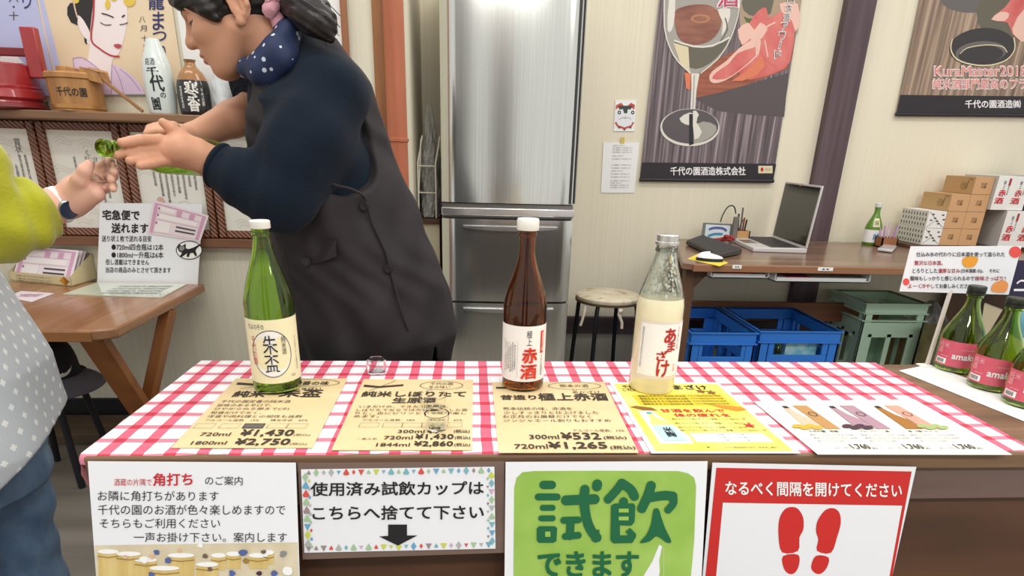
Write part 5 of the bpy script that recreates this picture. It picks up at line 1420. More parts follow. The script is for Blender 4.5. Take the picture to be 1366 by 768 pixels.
for i, y in enumerate((193, 196, 199, 202, 207, 211, 219, 223, 227, 231, 235, 240, 243, 246, 249)): c.T('お知らせ営業時間について毎日ご案内いたします', 0.26, 0.82 if i % 4 else 0.6, y, y + 2, M_GREY, 0.0)
c.box(0.46, 0.58, 183, 191.5, mat('yellow_tape', '#d8bf6a', 0.5), 2)
single(c.mb, 'wall_notice', 'plain white printed sheet taped to the wall under the dog face card', 'notice')

# -------------------------------------------------- wine glass poster
posterpx = lambda x, y: at(x, y, YB - 0.012)
M_PWOOD = streaks('printed_dark_planks', [(0.32, '#4a4046'), (0.5, '#726468'), (0.62, '#94868a'), (0.75, '#b7a9aa')], (75, 75, 1.6), 0.5, 1.0, 5)
M_PWOOD2 = streaks('printed_brown_planks', [(0.3, '#6d594c'), (0.5, '#97806e'), (0.62, '#b39b86'), (0.75, '#cab49e')], (60, 60, 1.4), 0.5, 1.0, 5)
M_PBLK = mat('poster_black', '#2b262b', 0.4); M_PGLS = mat('printed_glass_grey', '#a9a49c', 0.4); M_PGLL = mat('printed_glass_light', '#e4dfd4', 0.4); M_PWINE = streaks('printed_wine', [(0.3, '#7c4b40'), (0.7, '#a86f5a')], (6, 6, 30), 0.4); M_POLV = mat('printed_olive', '#6a6558', 0.4)
M_PCRM = mat('printed_cream', '#e2d5b0', 0.4); M_HAM = streaks('printed_ham', [(0.3, '#cf5a5c'), (0.7, '#e58a80')], (9, 9, 9), 0.5); M_HAML = mat('printed_ham_fat', '#f0c3b4', 0.5); M_HAMO = mat('printed_ham_orange', '#e0805e', 0.5); M_PBRD = streaks('printed_board', [(0.3, '#8a4a3a'), (0.7, '#b06a50')], (3, 3, 60), 0.5); M_PCLO = mat('printed_slate', '#5a5153', 0.5); M_LEAF = mat('printed_leaf', '#5b6b3c', 0.6); M_WTXT = mat('white_lettering', '#f4f0f0', 0.5)
t = thing('poster', 'long hanging poster with a glass of white wine and slices of ham', 'poster', tuple(at(945, 240, YB - 0.012)))
c = Card(((884, -40), (1075.5, -40), (1031, 241), (853.5, 239)), posterpx, M_PWOOD, 0.002)
G = c.pr
G.poly([(911, 98), (958, 78), (1062, 30), (1057, 75), (1050, 92), (990, 116), (930, 131)], M_PBRD, 1)
G.poly([(925, 131), (958, 124), (1052, 97), (1046, 156), (1000, 153), (957, 148)], M_PCLO, 1)
G.poly([(985, -30), (1072, -30), (1064, 45), (1040, 30), (1005, 40), (988, 60)], mat('printed_warm_blur', '#b09a80', 0.5), 1)
G.poly([(990, -20), (1030, -20), (1028, 18), (1010, 22), (992, 14)], M_POLV, 2, 2); G.poly([(992, 22), (1000, 25), (1012, 22), (1010, 30), (998, 34)], M_LEAF, 2)
G.poly([(1040, 5), (1064, 5), (1066, 35), (1058, 40), (1048, 26)], M_HAML, 2, 2)
G.poly([(1000, 30), (1012, 14), (1022, 10), (1026, 24), (1040, 16), (1052, 22), (1060, 40), (1056, 70), (1046, 92), (1000, 106), (985, 95), (990, 60)], M_HAM, 2, 2)
G.poly([(990, 60), (984, 40), (998, 30), (1006, 40), (1014, 30), (1024, 40), (1010, 56), (1000, 52)], M_HAML, 3, 2)
G.poly([(946, 105), (950, 95), (968, 82), (985, 65), (1004, 52), (1014, 50), (1012, 72), (990, 92), (968, 107), (952, 111)], M_HAML, 3, 2)
G.poly([(950, 105), (956, 96), (972, 85), (984, 71), (1004, 64), (1010, 62), (1008, 74), (988, 92), (968, 105)], M_HAM, 4, 2)
G.poly([(1014, 60), (1022, 42), (1034, 32), (1050, 44), (1048, 70), (1034, 88), (1018, 76)], M_HAM, 4, 2); G.stroke([(1009, 76), (1010, 54), (1020, 38), (1034, 30)], 0.008, M_HAML, 5, 3); G.stroke([(1020, 54), (1024, 76)], 0.006, M_HAML, 5)
G.poly([(975, 108), (994, 96), (1016, 74), (1020, 88), (1010, 100), (990, 108)], M_HAMO, 5, 1)
G.poly([(889, -40), (886, 5), (886, 35), (892, 62), (903, 82), (915, 94), (926, 99), (940, 93), (960, 76), (974, 52), (984, 22), (988, -40)], M_PGLS, 5, 3)
G.poly([(899, 55), (925, 63), (950, 63), (972, 52), (962, 70), (946, 85), (928, 92), (912, 84)], M_POLV, 6, 2)
G.poly([(898, 57), (918, 63), (920, 99), (908, 86)], M_PCRM, 7, 1)
G.poly([(900, 16), (912, 9), (930, 6), (948, 8), (960, 18), (962, 32), (956, 46), (944, 56), (925, 60), (908, 54), (901, 38)], M_PWINE, 7, 3)
G.ell(934, 25, 13, 6, mat('printed_wine_light', '#b9805f', 0.4), 8); G.ell(934, 25, 9, 3.4, M_PWINE, 9)
G.poly([(892, 0), (900, -20), (900, 20), (896, 40), (890, 40)], M_PGLL, 7, 2); G.poly([(957, 13), (974, 12), (970, 34), (962, 48), (964, 30)], M_PGLL, 7, 2); G.stroke([(967, 24), (970, 40), (960, 56)], 0.006, M_POLV, 8, 2)
G.stroke([(886, -5), (886, 36), (893, 63), (905, 83), (921, 97)], 0.006, M_PGLL, 8, 2); G.stroke([(987, -5), (984, 22), (974, 52), (958, 78), (934, 98)], 0.005, M_PGLL, 8, 2); G.stroke([(899, 54), (925, 62), (950, 61), (973, 50)], 0.008, M_PGLL, 8, 2)
G.poly([(913, 97), (922, 98), (920, 120), (915, 118)], M_HAMO, 6); G.poly([(922, 98), (933, 98), (929, 120), (927, 146), (920.5, 146), (922, 118)], M_PGLL, 6, 1); G.stroke([(926, 100), (924, 145)], 0.005, M_PGLS, 7)
G.ell(920, 170, 39.5, 25, M_PGLL, 6, 40); G.ell(920.5, 168.5, 37.5, 23, mat('printed_glass_dark', '#5d5558', 0.4), 7, 40); G.poly([(921, 172), (938, 162), (955, 168), (952, 180), (936, 189), (922, 190)], M_PGLS, 8, 2); G.poly([(906, 158), (920, 150), (930, 156), (926, 166), (914, 166)], M_PGLL, 8, 2); G.poly([(919, 152), (924, 152), (925, 192), (919, 194)], M_PBLK, 9); G.poly([(924, 148), (932, 153), (928, 162), (936, 176), (926, 186)], M_PGLL, 10, 2)
G.poly([(856.7, 216.5), (1035, 218.5), (1031, 241), (853.5, 239)], M_PBLK, 11)
boxT(c, '千代の園酒造株式会社', 894, 994, 222.5, 233.5, M_WTXT, 0.035, 13)
G.rect(1011, 221, 1030, 231, M_PCRM, 12); G.ell(1016, 226, 2, 3, M_RED, 13, 10); boxT(c, '熊本', 1020, 1028, 224, 228, M_GREY, 0, 13)
M_PTXT = mat('pale_lettering', '#f3e6e4', 0.5); M_PKT = mat('rose_lettering', '#c14a68', 0.5)
for i, ch in enumerate('日本酒アワード'):
    x = 1054.5 - i * 2.9; y = -7 + i * 12.4
    if ch == 'ー': c.pr.stroke([(x + 1, y), (x - 1.5, y + 11)], 0.011, M_WTXT, 12); c.pr.stroke([(x + 0.7, y + 1), (x - 1.2, y + 10)], 0.005, M_POLV, 14); continue
    boxT(c, ch, x - 4.4, x + 4.4, y, y + 11, M_WTXT, 0.09, 12); boxT(c, ch, x - 3.9, x + 3.9, y + 0.5, y + 10.5, M_POLV, 0.0, 14)
boxT(c, '酒', 956, 985, -13, 10, M_WTXT, 0.09, 12, 3); boxT(c, '酒', 957, 984, -12, 9.5, M_PKT, 0.03, 14, 3)
o = c.mb.build('printed_sheet', t)
b = MB(); a0, a1 = at(853, 239.5, YB - 0.016), at(1032, 241.5, YB - 0.016); b.tube([a0, a1], 0.009, M_PBLK, 12); b.build('bottom_bar', t)

t = thing('poster', 'hanging poster with dark bowls and pink award lettering on the right wall', 'poster', tuple(at(1300, 152, YB - 0.012)))
c = Card(((1236, -40), (1440, -40), (1408, 154), (1195.5, 151.5)), posterpx, M_PWOOD2, 0.002)
G = c.pr
M_BOWL = mat('printed_bowl_black', '#3d393b', 0.35); M_BOWL2 = mat('printed_bowl_grey', '#6c6766', 0.35)
G.poly([(1252, -30), (1340, -30), (1334, 6), (1318, 14), (1290, 17), (1268, 12), (1256, 2)], M_BOWL2, 1, 3); G.poly([(1304, 28), (1309, -5), (1366, -25), (1400, 0), (1400, 60), (1340, 48), (1315, 40)], M_POLV, 1, 2)
G.poly([(1322, 26), (1340, 10), (1362, -12), (1410, -20), (1405, 60), (1366, 55), (1350, 45), (1344, 30)], M_HAM, 2, 2); G.poly([(1322, 26), (1334, 16), (1346, 18), (1340, 28)], M_HAML, 3, 2); G.poly([(1350, 38), (1366, 12), (1376, 30), (1368, 56), (1356, 50)], M_HAML, 3, 2)
G.ell(1310, 63, 44, 25.5, M_BOWL, 4, 40, -0.08); G.stroke([(1270, 52), (1268, 66), (1276, 79), (1296, 86), (1320, 87), (1342, 80), (1353, 66), (1352, 50)], 0.006, M_PCRM, 6, 3); G.ell(1308, 70, 34, 15, M_BOWL2, 5, 30, -0.08); G.ell(1308, 73, 30, 12, M_BOWL, 6, 30, -0.08); G.stroke([(1280, 72), (1290, 64), (1315, 60), (1336, 62), (1343, 70)], 0.004, M_PCRM, 7, 3)
M_PINKT = mat('award_pink', '#e58f86', 0.5)
for body, x0, x1, y0, y1 in (('KuraMaster2018', 1246, 1369, 88, 101.5), ('純米酒部門最高のプラチナ', 1243.5, 1394, 105, 119)):
    boxT(c, body, x0, x1, y0, y1, M_WTXT, 0.10, 5); boxT(c, body, x0 + 0.4, x1 - 0.4, y0 + 0.6, y1 - 0.6, M_PINKT, 0.02, 7)
G.poly([(1201, 126.5), (1413, 129), (1408, 154), (1195.5, 151.5)], M_PBLK, 5); boxT(c, '千代の園酒造㈱', 1287, 1361, 133.5, 144, M_WTXT, 0.035, 7)
c.mb.build('printed_sheet', t)
b = MB(); b.tube([at(1195, 152.5, YB - 0.016), at(1408, 154.5, YB - 0.016)], 0.009, M_PBLK, 12); b.build('bottom_bar', t)

# -------------------------------------------------- desk
DZ = 0.70
M_DESK = streaks('worn_desk_wood', [(0.3, '#6b5040'), (0.6, '#8a6d58'), (0.8, '#9c806a')], (1.6, 18, 18), 0.22, 1.0, 6); M_DESKE = mat('desk_edge_wood', '#96694a', 0.45); M_DESKD = streaks('dark_desk_wood', [(0.3, '#4c3526'), (0.7, '#6a4a34')], (12, 12, 1.5), 0.55)
t = thing('desk', 'long brown wall desk with the laptop and gift boxes on it', 'desk', (2.0, 2.9, 0))
top = [(0.872, 2.50), (0.905, 2.475), (3.3, 2.46), (3.3, 3.268), (1.09, 3.268)]
b = MB(); b.hexa([(x, y, DZ - 0.026) for x, y in top], [(x, y, DZ) for x, y in top], M_DESK); b.build('desktop', t, 0.003)
b = MB(); b.box(0.91, 3.29, 2.462, 2.474, DZ - 0.03, DZ - 0.002, M_DESKE); b.build('front_edge', t, 0.002)
for (x, y) in ((0.925, 2.55), (1.13, 3.22), (3.2, 2.56), (3.2, 3.22)):
    b = MB(); b.box(x - 0.022, x + 0.022, y - 0.022, y + 0.022, 0, DZ - 0.026, M_DESKD); b.build('leg', t, 0.003)
b = MB(); b.prism([(0.947, 2.53, DZ - 0.026), (1.02, 2.53, DZ - 0.026), (0.947, 2.53, DZ - 0.11)], (0, 0.03, 0), M_DESKD); b.build('corner_brace', t)
b = MB(); b.box(2.66, 3.2, 3.225, 3.245, 0.02, DZ - 0.026, M_DESKD); b.build('back_panel', t, 0.002)
b = MB(); b.box(1.0, 2.2, 3.10, 3.13, 0.30, 0.40, streaks('stretcher_wood', [(0.3, '#6e4326'), (0.7, '#8c5a36')], (1.5, 20, 20), 0.5)); b.build('rear_stretcher', t, 0.003)
M_TRAY = mat('clear_grey_tray', '#e3e6e8', 0.3)
for s_, ((x0, y0), (x1, y1)) in enumerate((((947, 365.5), (1025, 364)), ((1033, 367), (1158, 376)))):
    a0, a1 = at(x0, y0, 2.50), at(x1, y1, 2.50); z = DZ - 0.06 - 0.012 * s_
    b = MB(); b.box(a0.x, a1.x, 2.49, 2.9, z, z + 0.004, M_TRAY); b.box(a0.x, a1.x, 2.49, 2.494, z, z + 0.007, M_TRAY); b.box(a0.x, a0.x + 0.004, 2.49, 2.9, z, DZ - 0.027, M_TRAY); b.box(a1.x - 0.004, a1.x, 2.49, 2.9, z, DZ - 0.027, M_TRAY)
    tr = b.build('paper_tray', t); b = MB(); b.box(a0.x + 0.012, a1.x - 0.012, 2.497, 2.88, z + 0.0045, z + 0.018, M_WHITE2); b.box(a0.x + 0.06, a0.x + 0.16, 2.4955, 2.6, z + 0.0185, z + 0.021, M_PKT); b.build('papers', tr)
for x0, x1, y in ((977, 989, 356), (1091, 1111, 359)):
    b = MB(); p0, p1 = at(x0, y, 2.461), at(x1, y, 2.461); b.box(p0.x, p1.x, 2.459, 2.4618, p0.z - 0.006, p0.z + 0.008, M_WHITE2)
    sh = Sheet((p0.x, 2.459, p0.z + 0.008), (p1.x, 2.459, p0.z + 0.008), (p1.x, 2.459, p0.z - 0.006), (p0.x, 2.459, p0.z - 0.006)); [Print(b, sh).rect(u_, 0.68, u_ + 0.16, 0.3, M_INKSOFT, 2) for u_ in (0.28, 0.55)]; b.build('number_tag', t)

# laptop
t = thing('laptop', 'open grey laptop with a dark screen on the desk', 'laptop', tuple(atz(1035, 333, DZ)))
M_LAP = mat('laptop_silver', '#cfccca', 0.4, 0.1); M_KEYS = mat('laptop_keys', '#4a484a', 0.5); M_SCR = mat('dark_screen', '#2c2a2c', 0.12, spec=0.6)
H0, H1 = atz(1031, 321, DZ + 0.0005), atz(1076, 338, DZ + 0.0005)      # the hinge runs towards the room; the base opens to the left
ex = (H1 - H0).normalized(); ey = Vector((ex.y, -ex.x, 0)); ey = ey if ey.x > 0 else -ey
W_ = (H1 - H0).length; D_ = (atz(1076, 337.5, DZ) - atz(998, 335.5, DZ)).dot(ey) * 0.9; org = H0 - ey * D_
L_ = lambda u, v, z=0.0: org + ex * (u * W_) + ey * (v * D_) + Vector((0, 0, z))
b = MB(); b.hexa([L_(0, 0), L_(1, 0), L_(1, 1), L_(0, 1)], [L_(0, 0, 0.018), L_(1, 0, 0.018), L_(1, 1, 0.022), L_(0, 1, 0.022)], M_LAP); bo = b.build('base', t, 0.003)
b = MB(); sh = Sheet(L_(0.06, 0.92, 0.0222), L_(0.94, 0.92, 0.0222), L_(0.94, 0.36, 0.0198), L_(0.06, 0.36, 0.0198)); g = Print(b, sh); g.rect(0, 1, 1, 0, M_INKSOFT, 1)
for r_ in range(5):
    for k in range(14): g.rect(0.01 + k / 14, 0.98 - r_ / 5, 0.062 + k / 14, 0.83 - r_ / 5, M_KEYS, 3)
b.build('keyboard', bo)
b = MB(); sh = Sheet(L_(0.36, 0.3, 0.0195), L_(0.62, 0.3, 0.0195), L_(0.62, 0.06, 0.0188), L_(0.36, 0.06, 0.0188)); Print(b, sh).rect(0, 1, 1, 0, M_STEELD, 1); b.build('touchpad', bo)
sc0 = L_(0, 1.0, 0.022); th = R(103); up_ = (ey * 0.07 + Vector((0, 0, 1))).normalized()
SH = (at(1042, 248, H0.y).z - DZ) * 1.0
S_ = lambda u, v, d=0.0: sc0 + ex * (u * W_) + up_ * (v * SH) + up_.cross(ex) * d
b = MB(); b.hexa([S_(0, 0, 0), S_(1, 0, 0), S_(1, 1, 0), S_(0, 1, 0)], [S_(0, 0, -0.008), S_(1, 0, -0.008), S_(1, 1, -0.008), S_(0, 1, -0.008)], M_LAP); so = b.build('lid', t, 0.002)
sgn = 1 if (up_.cross(ex)).dot(CAM - sc0) > 0 else -1
e_ = 0.0008 if sgn > 0 else -0.0088
b = MB(); b.add([S_(0.025, 0.03, e_), S_(0.975, 0.03, e_), S_(0.975, 0.97, e_), S_(0.025, 0.97, e_)], [(0, 1, 2, 3)], M_SCR); b.build('screen', so)
b = MB(); b.add([S_(0.47, 0.955, e_ * 1.6), S_(0.50, 0.955, e_ * 1.6), S_(0.50, 0.985, e_ * 1.6), S_(0.47, 0.985, e_ * 1.6)], [(0, 1, 2, 3)], M_YELFR); b.build('webcam_cover', so)

# keyboard, mouse, notes
t = thing('keyboard', 'black computer keyboard lying left of the laptop', 'keyboard', tuple(atz(950, 330, DZ)))
k0, k1, k2, k3 = atz(915, 326, DZ + 0.004), atz(956, 345, DZ + 0.004), atz(989, 339, DZ + 0.004), atz(936, 319.5, DZ + 0.004)
b = MB(); b.hexa([k0, k1, k2, k3], [p + Vector((0, 0, 0.02 + 0.006 * (i in (2, 3)))) for i, p in enumerate((k0, k1, k2, k3))], M_INKSOFT); b.build('case', t, 0.004)
b = MB(); sh = Sheet(*[p + Vector((0, 0, 0.0265 if i in (0, 1) else 0.0205)) for i, p in enumerate((k3, k2, k1, k0))]); g = Print(b, sh)
for r_ in range(5):
    for k in range(16): g.rect(0.02 + k * 0.06, 0.95 - r_ * 0.185, 0.068 + k * 0.06, 0.81 - r_ * 0.185, M_KEYS, 3)
b.build('keys', t)
n0 = [atz(x, y, DZ + 0.0008) for x, y in ((917, 345), (930, 338.5), (972, 350), (960, 355))]
b = MB(); b.slab(n0, 0.0006, mat('yellow_note', '#ead34a', 0.6)); single(b, 'sticky_note', 'yellow paper slip under the white and black mouse', 'note')
mc = atz(946, 348, DZ); t = thing('mouse', 'white and black computer mouse on the yellow slip', 'mouse', tuple(mc))
for nm, mt_, s_, z0 in (('base', M_INK, 1.0, 0.003), ('shell', M_WHITE2, 0.97, 0.014)):
    b = MB(); vs = []; n = 20
    for j in range(7):
        f = j / 6
        for i in range(n):
            a = 2 * math.pi * i / n; r_ = math.cos(f * math.pi / 2) if nm == 'shell' else (1 - 0.06 * f)
            x, y = 0.058 * s_ * r_ * math.cos(a), 0.032 * s_ * r_ * math.sin(a)
            vs.append(mc + Vector((x * 0.9 + y * 0.35, y * 0.9 - x * 0.35, z0 + (0.02 * math.sin(f * math.pi / 2) * (1 - 0.3 * math.cos(a)) if nm == 'shell' else 0.012 * f))))
    b.add(vs, [(j * n + i, j * n + (i + 1) % n, (j + 1) * n + (i + 1) % n, (j + 1) * n + i) for j in range(6) for i in range(n)] + [tuple(range(n))[::-1], tuple(6 * n + i for i in range(n))], mt_, True); b.build(nm, t)

# small screen, pen box, cable
t = thing('photo_frame', 'small tilted screen leaning at the wall behind the keyboard', 'display', tuple(atz(958, 313, DZ)))
f0 = [at(*q, 3.2) for q in ((939, 297), (977, 299), (974, 323), (936, 322))]
b = MB(); b.slab(f0, 0.015, mat('grey_frame', '#79807c', 0.4)); fo = b.build('frame', t, 0.002)
b = MB(); sh = Sheet(*f0); g = Print(b, sh); g.rect(0.08, 0.92, 0.94, 0.06, mat('pale_screen', '#dfe8f0', 0.2), 1); g.stroke([(0.2, 0.66), (0.4, 0.76), (0.7, 0.74), (0.82, 0.6)], 0.012, M_BLUEINK, 3, 3); g.stroke([(0.2, 0.3), (0.4, 0.42), (0.7, 0.44)], 0.012, M_TEAL, 3, 3); b.build('screen', t)
t = thing('cable', 'dark looping charging cable with its plug, between small screen and pens', 'cable', tuple(at(983, 317, 3.17)))
b = MB(); b.tube(spline([tuple(at(*q, 3.19)) for q in ((961, 296), (964, 287), (970, 277), (976, 274), (980, 277), (981.5, 285))], 4, False), 0.0035, M_INKSOFT, 8); b.build('cord', t)
b = MB(); p = at(980, 305, 3.185); b.box(p.x - 0.012, p.x + 0.012, 3.172, 3.195, DZ + 0.005, p.z + 0.06, mat('grey_plug', '#77736d', 0.5)); b.build('plug', t, 0.003)
t = thing('red_cord', 'tangled red cord heaped in front of the small screen', 'cord', tuple(atz(962, 322, DZ)))
b = MB(); r_ = random.Random(4); ctr = at(962, 319, 3.12)
b.tube(spline([(ctr.x + r_.uniform(-0.05, 0.065), ctr.y + r_.uniform(-0.03, 0.02), DZ + 0.008 + r_.uniform(0, 0.035)) for _ in range(22)], 4, False), 0.0055, mat('red_cord_cloth', '#a33b3e', 0.7), 7); b.build('strands', t)
t = thing('pen_box', 'small wooden pen holder standing beside the looped cable', 'pen holder', tuple(atz(990, 321, DZ)))
M_PWD = mat('light_pen_wood', '#c99a68', 0.55); p = at(990, 320, 3.19); x0 = p.x - 0.038
b = MB(); b.box(x0, x0 + 0.076, 3.19, 3.26, DZ + 0.001, DZ + 0.006, M_PWD)
for a_ in ((x0, x0 + 0.006, 3.19, 3.26), (x0 + 0.07, x0 + 0.076, 3.19, 3.26), (x0, x0 + 0.076, 3.19, 3.196), (x0, x0 + 0.076, 3.254, 3.26)): b.box(*a_, DZ + 0.001, DZ + 0.055, M_PWD)
b.build('box', t)
for i, (dx, h, cl) in enumerate(((0.02, 0.14, '#3a3536'), (0.033, 0.17, '#6b6668'), (0.045, 0.12, '#8b3a34'), (0.055, 0.11, '#3a3536'), (0.027, 0.11, '#8b3a34'))):
    b = MB(); b.tube([(x0 + dx, 3.22 + 0.006 * i - 0.01, DZ + 0.008), (x0 + dx + 0.006 * (i - 2), 3.22 + 0.004 * i - 0.01, DZ + h)], 0.0045, mat('pen_barrel', cl, 0.4), 8)
    single(b, 'pen', ('tall dark pen in the wooden pen holder', 'tallest grey pen in the wooden pen holder', 'red pen right of centre in the wooden pen holder', 'short dark pen at the right of the pen holder', 'red pen at the left of the pen holder')[i], 'pen', group='pens in the wooden holder')
t = thing('adapter', 'small black plug and short lead behind the laptop base', 'adapter', tuple(atz(1010, 317, DZ)))
b = MB(); p = atz(1004, 318.5, DZ + 0.008); b.tube([p, p + Vector((0.02, -0.004, 0.006)), p + Vector((0.07, -0.02, -0.003)), p + Vector((0.12, -0.03, -0.005))], 0.0035, M_INK, 8); b.build('lead', t)
b = MB(); b.lathe([(0.008, 0), (0.011, 0.004), (0.011, 0.014), (0.004, 0.018)], p + Vector((-0.014, 0.003, 0)), M_INK, (1, -0.2, 0.3), 12); b.build('plug', t)

# right of the laptop: little bottle, pen box, gloss pack
base = tuple(atz(1165, 327, DZ + 0.001)); base = (base[0], base[1] + 0.03, DZ + 0.001)
t = thing('sake_bottle', 'small green bottle with white label and yellow neck tag, on the wall desk', 'bottle', base)
pr2 = bottle_prof(0.041, 0.205, 0.085, 0.0135, 0.165)
b = MB(); b.lathe(pr2 + [(0.0001, 0.205)], base, mat('small_green_glass', '#5f8a2c', 0.12, coat=0.6), seg=32); b.build('glass_body', t)
b = MB(); b.lathe([(0.016, 0), (0.016, 0.018), (0.014, 0.02), (0.0001, 0.02)], Vector(base) + Vector((0, 0, 0.19)), mat('grey_cap', '#d8d8d6', 0.4), seg=20); b.build('cap', t)
b = MB(); w = Wrap(b, base, 0.0412); w.area(-1.6, 1.6, 0.014, 0.078, M_LBLW, 1, 20); w.text('吟', 0.2, 0.9, 0.025, 0.06, M_TEAL, 0.06, 3); b.build('label', t)
b = MB(); w = Wrap(b, base, 0.03, 0.3, 0.0012, lambda z: float(np.interp(z, [q[1] for q in pr2], [q[0] for q in pr2]))); w.area(-0.4, 0.45, 0.094, 0.135, M_LBLCREAM, 1, 6, 6); w.text('純', -0.25, 0.3, 0.10, 0.128, M_OLIVE, 0.0, 3); b.build('neck_tag', t)
p = atz(1186, 330.5, DZ); t = thing('pen_box', 'small brown wooden box holding pink pens beside the small green bottle', 'pen holder', (p.x, p.y, DZ))
x0, x1 = at(1176, 326, p.y).x, at(1197, 326, p.y).x; M_PW2 = mat('brown_pen_wood', '#96603c', 0.55)
b = MB(); b.box(x0, x1, p.y, p.y + 0.06, DZ + 0.001, DZ + 0.006, M_PW2)
for a_ in ((x0, x0 + 0.006, p.y, p.y + 0.06), (x1 - 0.006, x1, p.y, p.y + 0.06), (x0, x1, p.y, p.y + 0.006), (x0, x1, p.y + 0.054, p.y + 0.06)): b.box(*a_, DZ + 0.001, DZ + 0.05, M_PW2)
b.build('box', t)
for i in range(5):
    b = MB(); xx = x0 + 0.012 + i * (x1 - x0 - 0.024) / 4; b.tube([(xx, p.y + 0.03, DZ + 0.008), (xx + 0.008 * (i - 2), p.y + 0.034, DZ + 0.095 + 0.012 * (i % 3))], 0.004, mat('pink_pen', ('#c79ab4', '#b58fc0', '#d8b9c8')[i % 3], 0.4), 8)
    single(b, 'pen', 'slim pink or lilac pen in the brown wooden box', 'pen', group='pink pens in the brown box')
q_ = [atz(x, y, DZ + 0.003) for x, y in ((1170, 334.5), (1190, 337), (1196, 331), (1178, 329))]
b = MB(); b.hexa(q_, [v + Vector((0, 0, 0.014)) for v in q_], mat('glossy_wrap', '#d4d6da', 0.15, 0.2)); single(b, 'tissue_pack', 'glossy silver white pack lying before the brown pen box', 'pack', bevel=0.004)

# -------------------------------------------------- stacked boxes on the desk
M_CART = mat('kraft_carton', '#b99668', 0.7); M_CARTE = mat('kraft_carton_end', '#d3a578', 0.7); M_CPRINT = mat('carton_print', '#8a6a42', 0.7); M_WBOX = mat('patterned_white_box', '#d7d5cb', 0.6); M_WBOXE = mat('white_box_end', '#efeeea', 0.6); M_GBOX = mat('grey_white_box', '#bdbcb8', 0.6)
BY = 3.06          # front plane of the stack


def XZ(x, y, Y=BY): v = at(x, y, Y); return v.x, v.z


def carton(x0, x1, z0, z1, y0, y1, mt, side_mt, deco, label, group):
    """box lying with its end to the room; the long side towards the room's left is seen too"""
    b = MB(); e = 0.0008
    b.box(x0 + e, x1 - e, y0, y1, z0 + e, z1 - e, mt)
    fr = Sheet((x0 + e, y0, z1 - e), (x1 - e, y0, z1 - e), (x1 - e, y0, z0 + e), (x0 + e, y0, z0 + e))
    sd = Sheet((x0 + e, y1, z1 - e), (x0 + e, y0, z1 - e), (x0 + e, y0, z0 + e), (x0 + e, y1, z0 + e)); 
    sd.n = Vector((-1, 0, 0))
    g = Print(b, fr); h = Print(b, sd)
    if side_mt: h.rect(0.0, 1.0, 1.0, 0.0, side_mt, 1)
    deco(g, h)
    return single(b, 'gift_box', label, 'box', group=group)


def d_kraft(g, h):
    g.text('千代\n乃園', (0.36, 0.66, 0.66, 0.36), M_CPRINT, 0.05, 2)


def d_kraft_side(g, h):
    d_kraft(g, h)
    h.ell(0.66, 0.45, 0.1, 0.22, M_CPRINT, 2, 20); h.ell(0.66, 0.45, 0.085, 0.18, M_CART, 3, 20); h.text('清酒', (0.6, 0.58, 0.72, 0.32), M_CPRINT, 0, 4); h.stroke([(0.8, 0.75), (0.78, 0.5), (0.76, 0.25)], 0.008, M_CPRINT, 2); h.text('千代の園', (0.78, 0.9, 0.92, 0.8), M_CPRINT, 0.02, 2)


def d_white(g, h):
    rr_ = random.Random(9)
    for r_ in range(3):
        for k in range(9):
            u = 0.06 + k * 0.105 + 0.03 * (r_ % 2)
            h.poly([(u, 0.86 - r_ * 0.3), (u + 0.035, 0.88 - r_ * 0.3), (u + 0.035, 0.7 - r_ * 0.3), (u, 0.68 - r_ * 0.3)], M_INKSOFT, 2)
    for u in (0.4, 0.93): h.stroke([(u, 0.99), (u, 0.8)], 0.002, M_GREY, 2)
    g.stroke([(0.05, 0.95), (0.95, 0.05)], 0.0025, M_GREY, 2); g.stroke([(0.05, 0.05), (0.45, 0.45)], 0.0025, M_GREY, 2)
    for (u, v) in ((0.2, 0.85), (0.75, 0.82), (0.35, 0.62), (0.15, 0.5), (0.85, 0.55), (0.5, 0.45), (0.6, 0.3)): g.rect(u, v, u + 0.13, v - 0.08, M_INKSOFT, 2)


X = [at(x, y, BY).x for x, y in ((1228, 327), (1252, 327), (1277, 327), (1303, 327))]
wu = 0.088
x_a, x_b, x_c, x_d = X[0], X[1], X[2], X[2] + (X[2] - X[1])
hz = (at(1302, 257, BY).z - DZ) / 4.0
BZ = DZ + 0.019; hz = (at(1320, 236, BY).z - BZ) / 4.0
z = [BZ + i * hz for i in range(5)]
b = MB(); b.box(x_a - 0.06, 3.2, BY - 0.01, 3.265, DZ + 0.0005, BZ - 0.0005, M_DESKD); single(b, 'tray', 'thin dark board on the desk under the stacked boxes', 'board', bevel=0.002)
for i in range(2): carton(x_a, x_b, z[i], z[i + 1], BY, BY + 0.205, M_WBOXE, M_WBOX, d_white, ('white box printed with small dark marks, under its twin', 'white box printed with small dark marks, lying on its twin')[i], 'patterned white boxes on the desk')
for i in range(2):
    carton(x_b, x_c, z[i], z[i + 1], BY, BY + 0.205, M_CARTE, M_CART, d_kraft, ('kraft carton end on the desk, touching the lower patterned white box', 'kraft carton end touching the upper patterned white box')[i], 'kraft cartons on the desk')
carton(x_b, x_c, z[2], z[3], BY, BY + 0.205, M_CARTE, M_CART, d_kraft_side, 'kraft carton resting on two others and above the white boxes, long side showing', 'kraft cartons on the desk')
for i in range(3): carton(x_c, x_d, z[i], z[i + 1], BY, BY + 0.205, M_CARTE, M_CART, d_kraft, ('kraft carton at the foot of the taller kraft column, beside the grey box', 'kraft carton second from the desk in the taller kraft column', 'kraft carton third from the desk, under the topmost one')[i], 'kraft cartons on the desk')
carton(x_c, x_d, z[3], z[4], BY, BY + 0.205, M_CARTE, M_CART, d_kraft_side, 'topmost kraft carton of the whole stack, long side showing', 'kraft cartons on the desk')


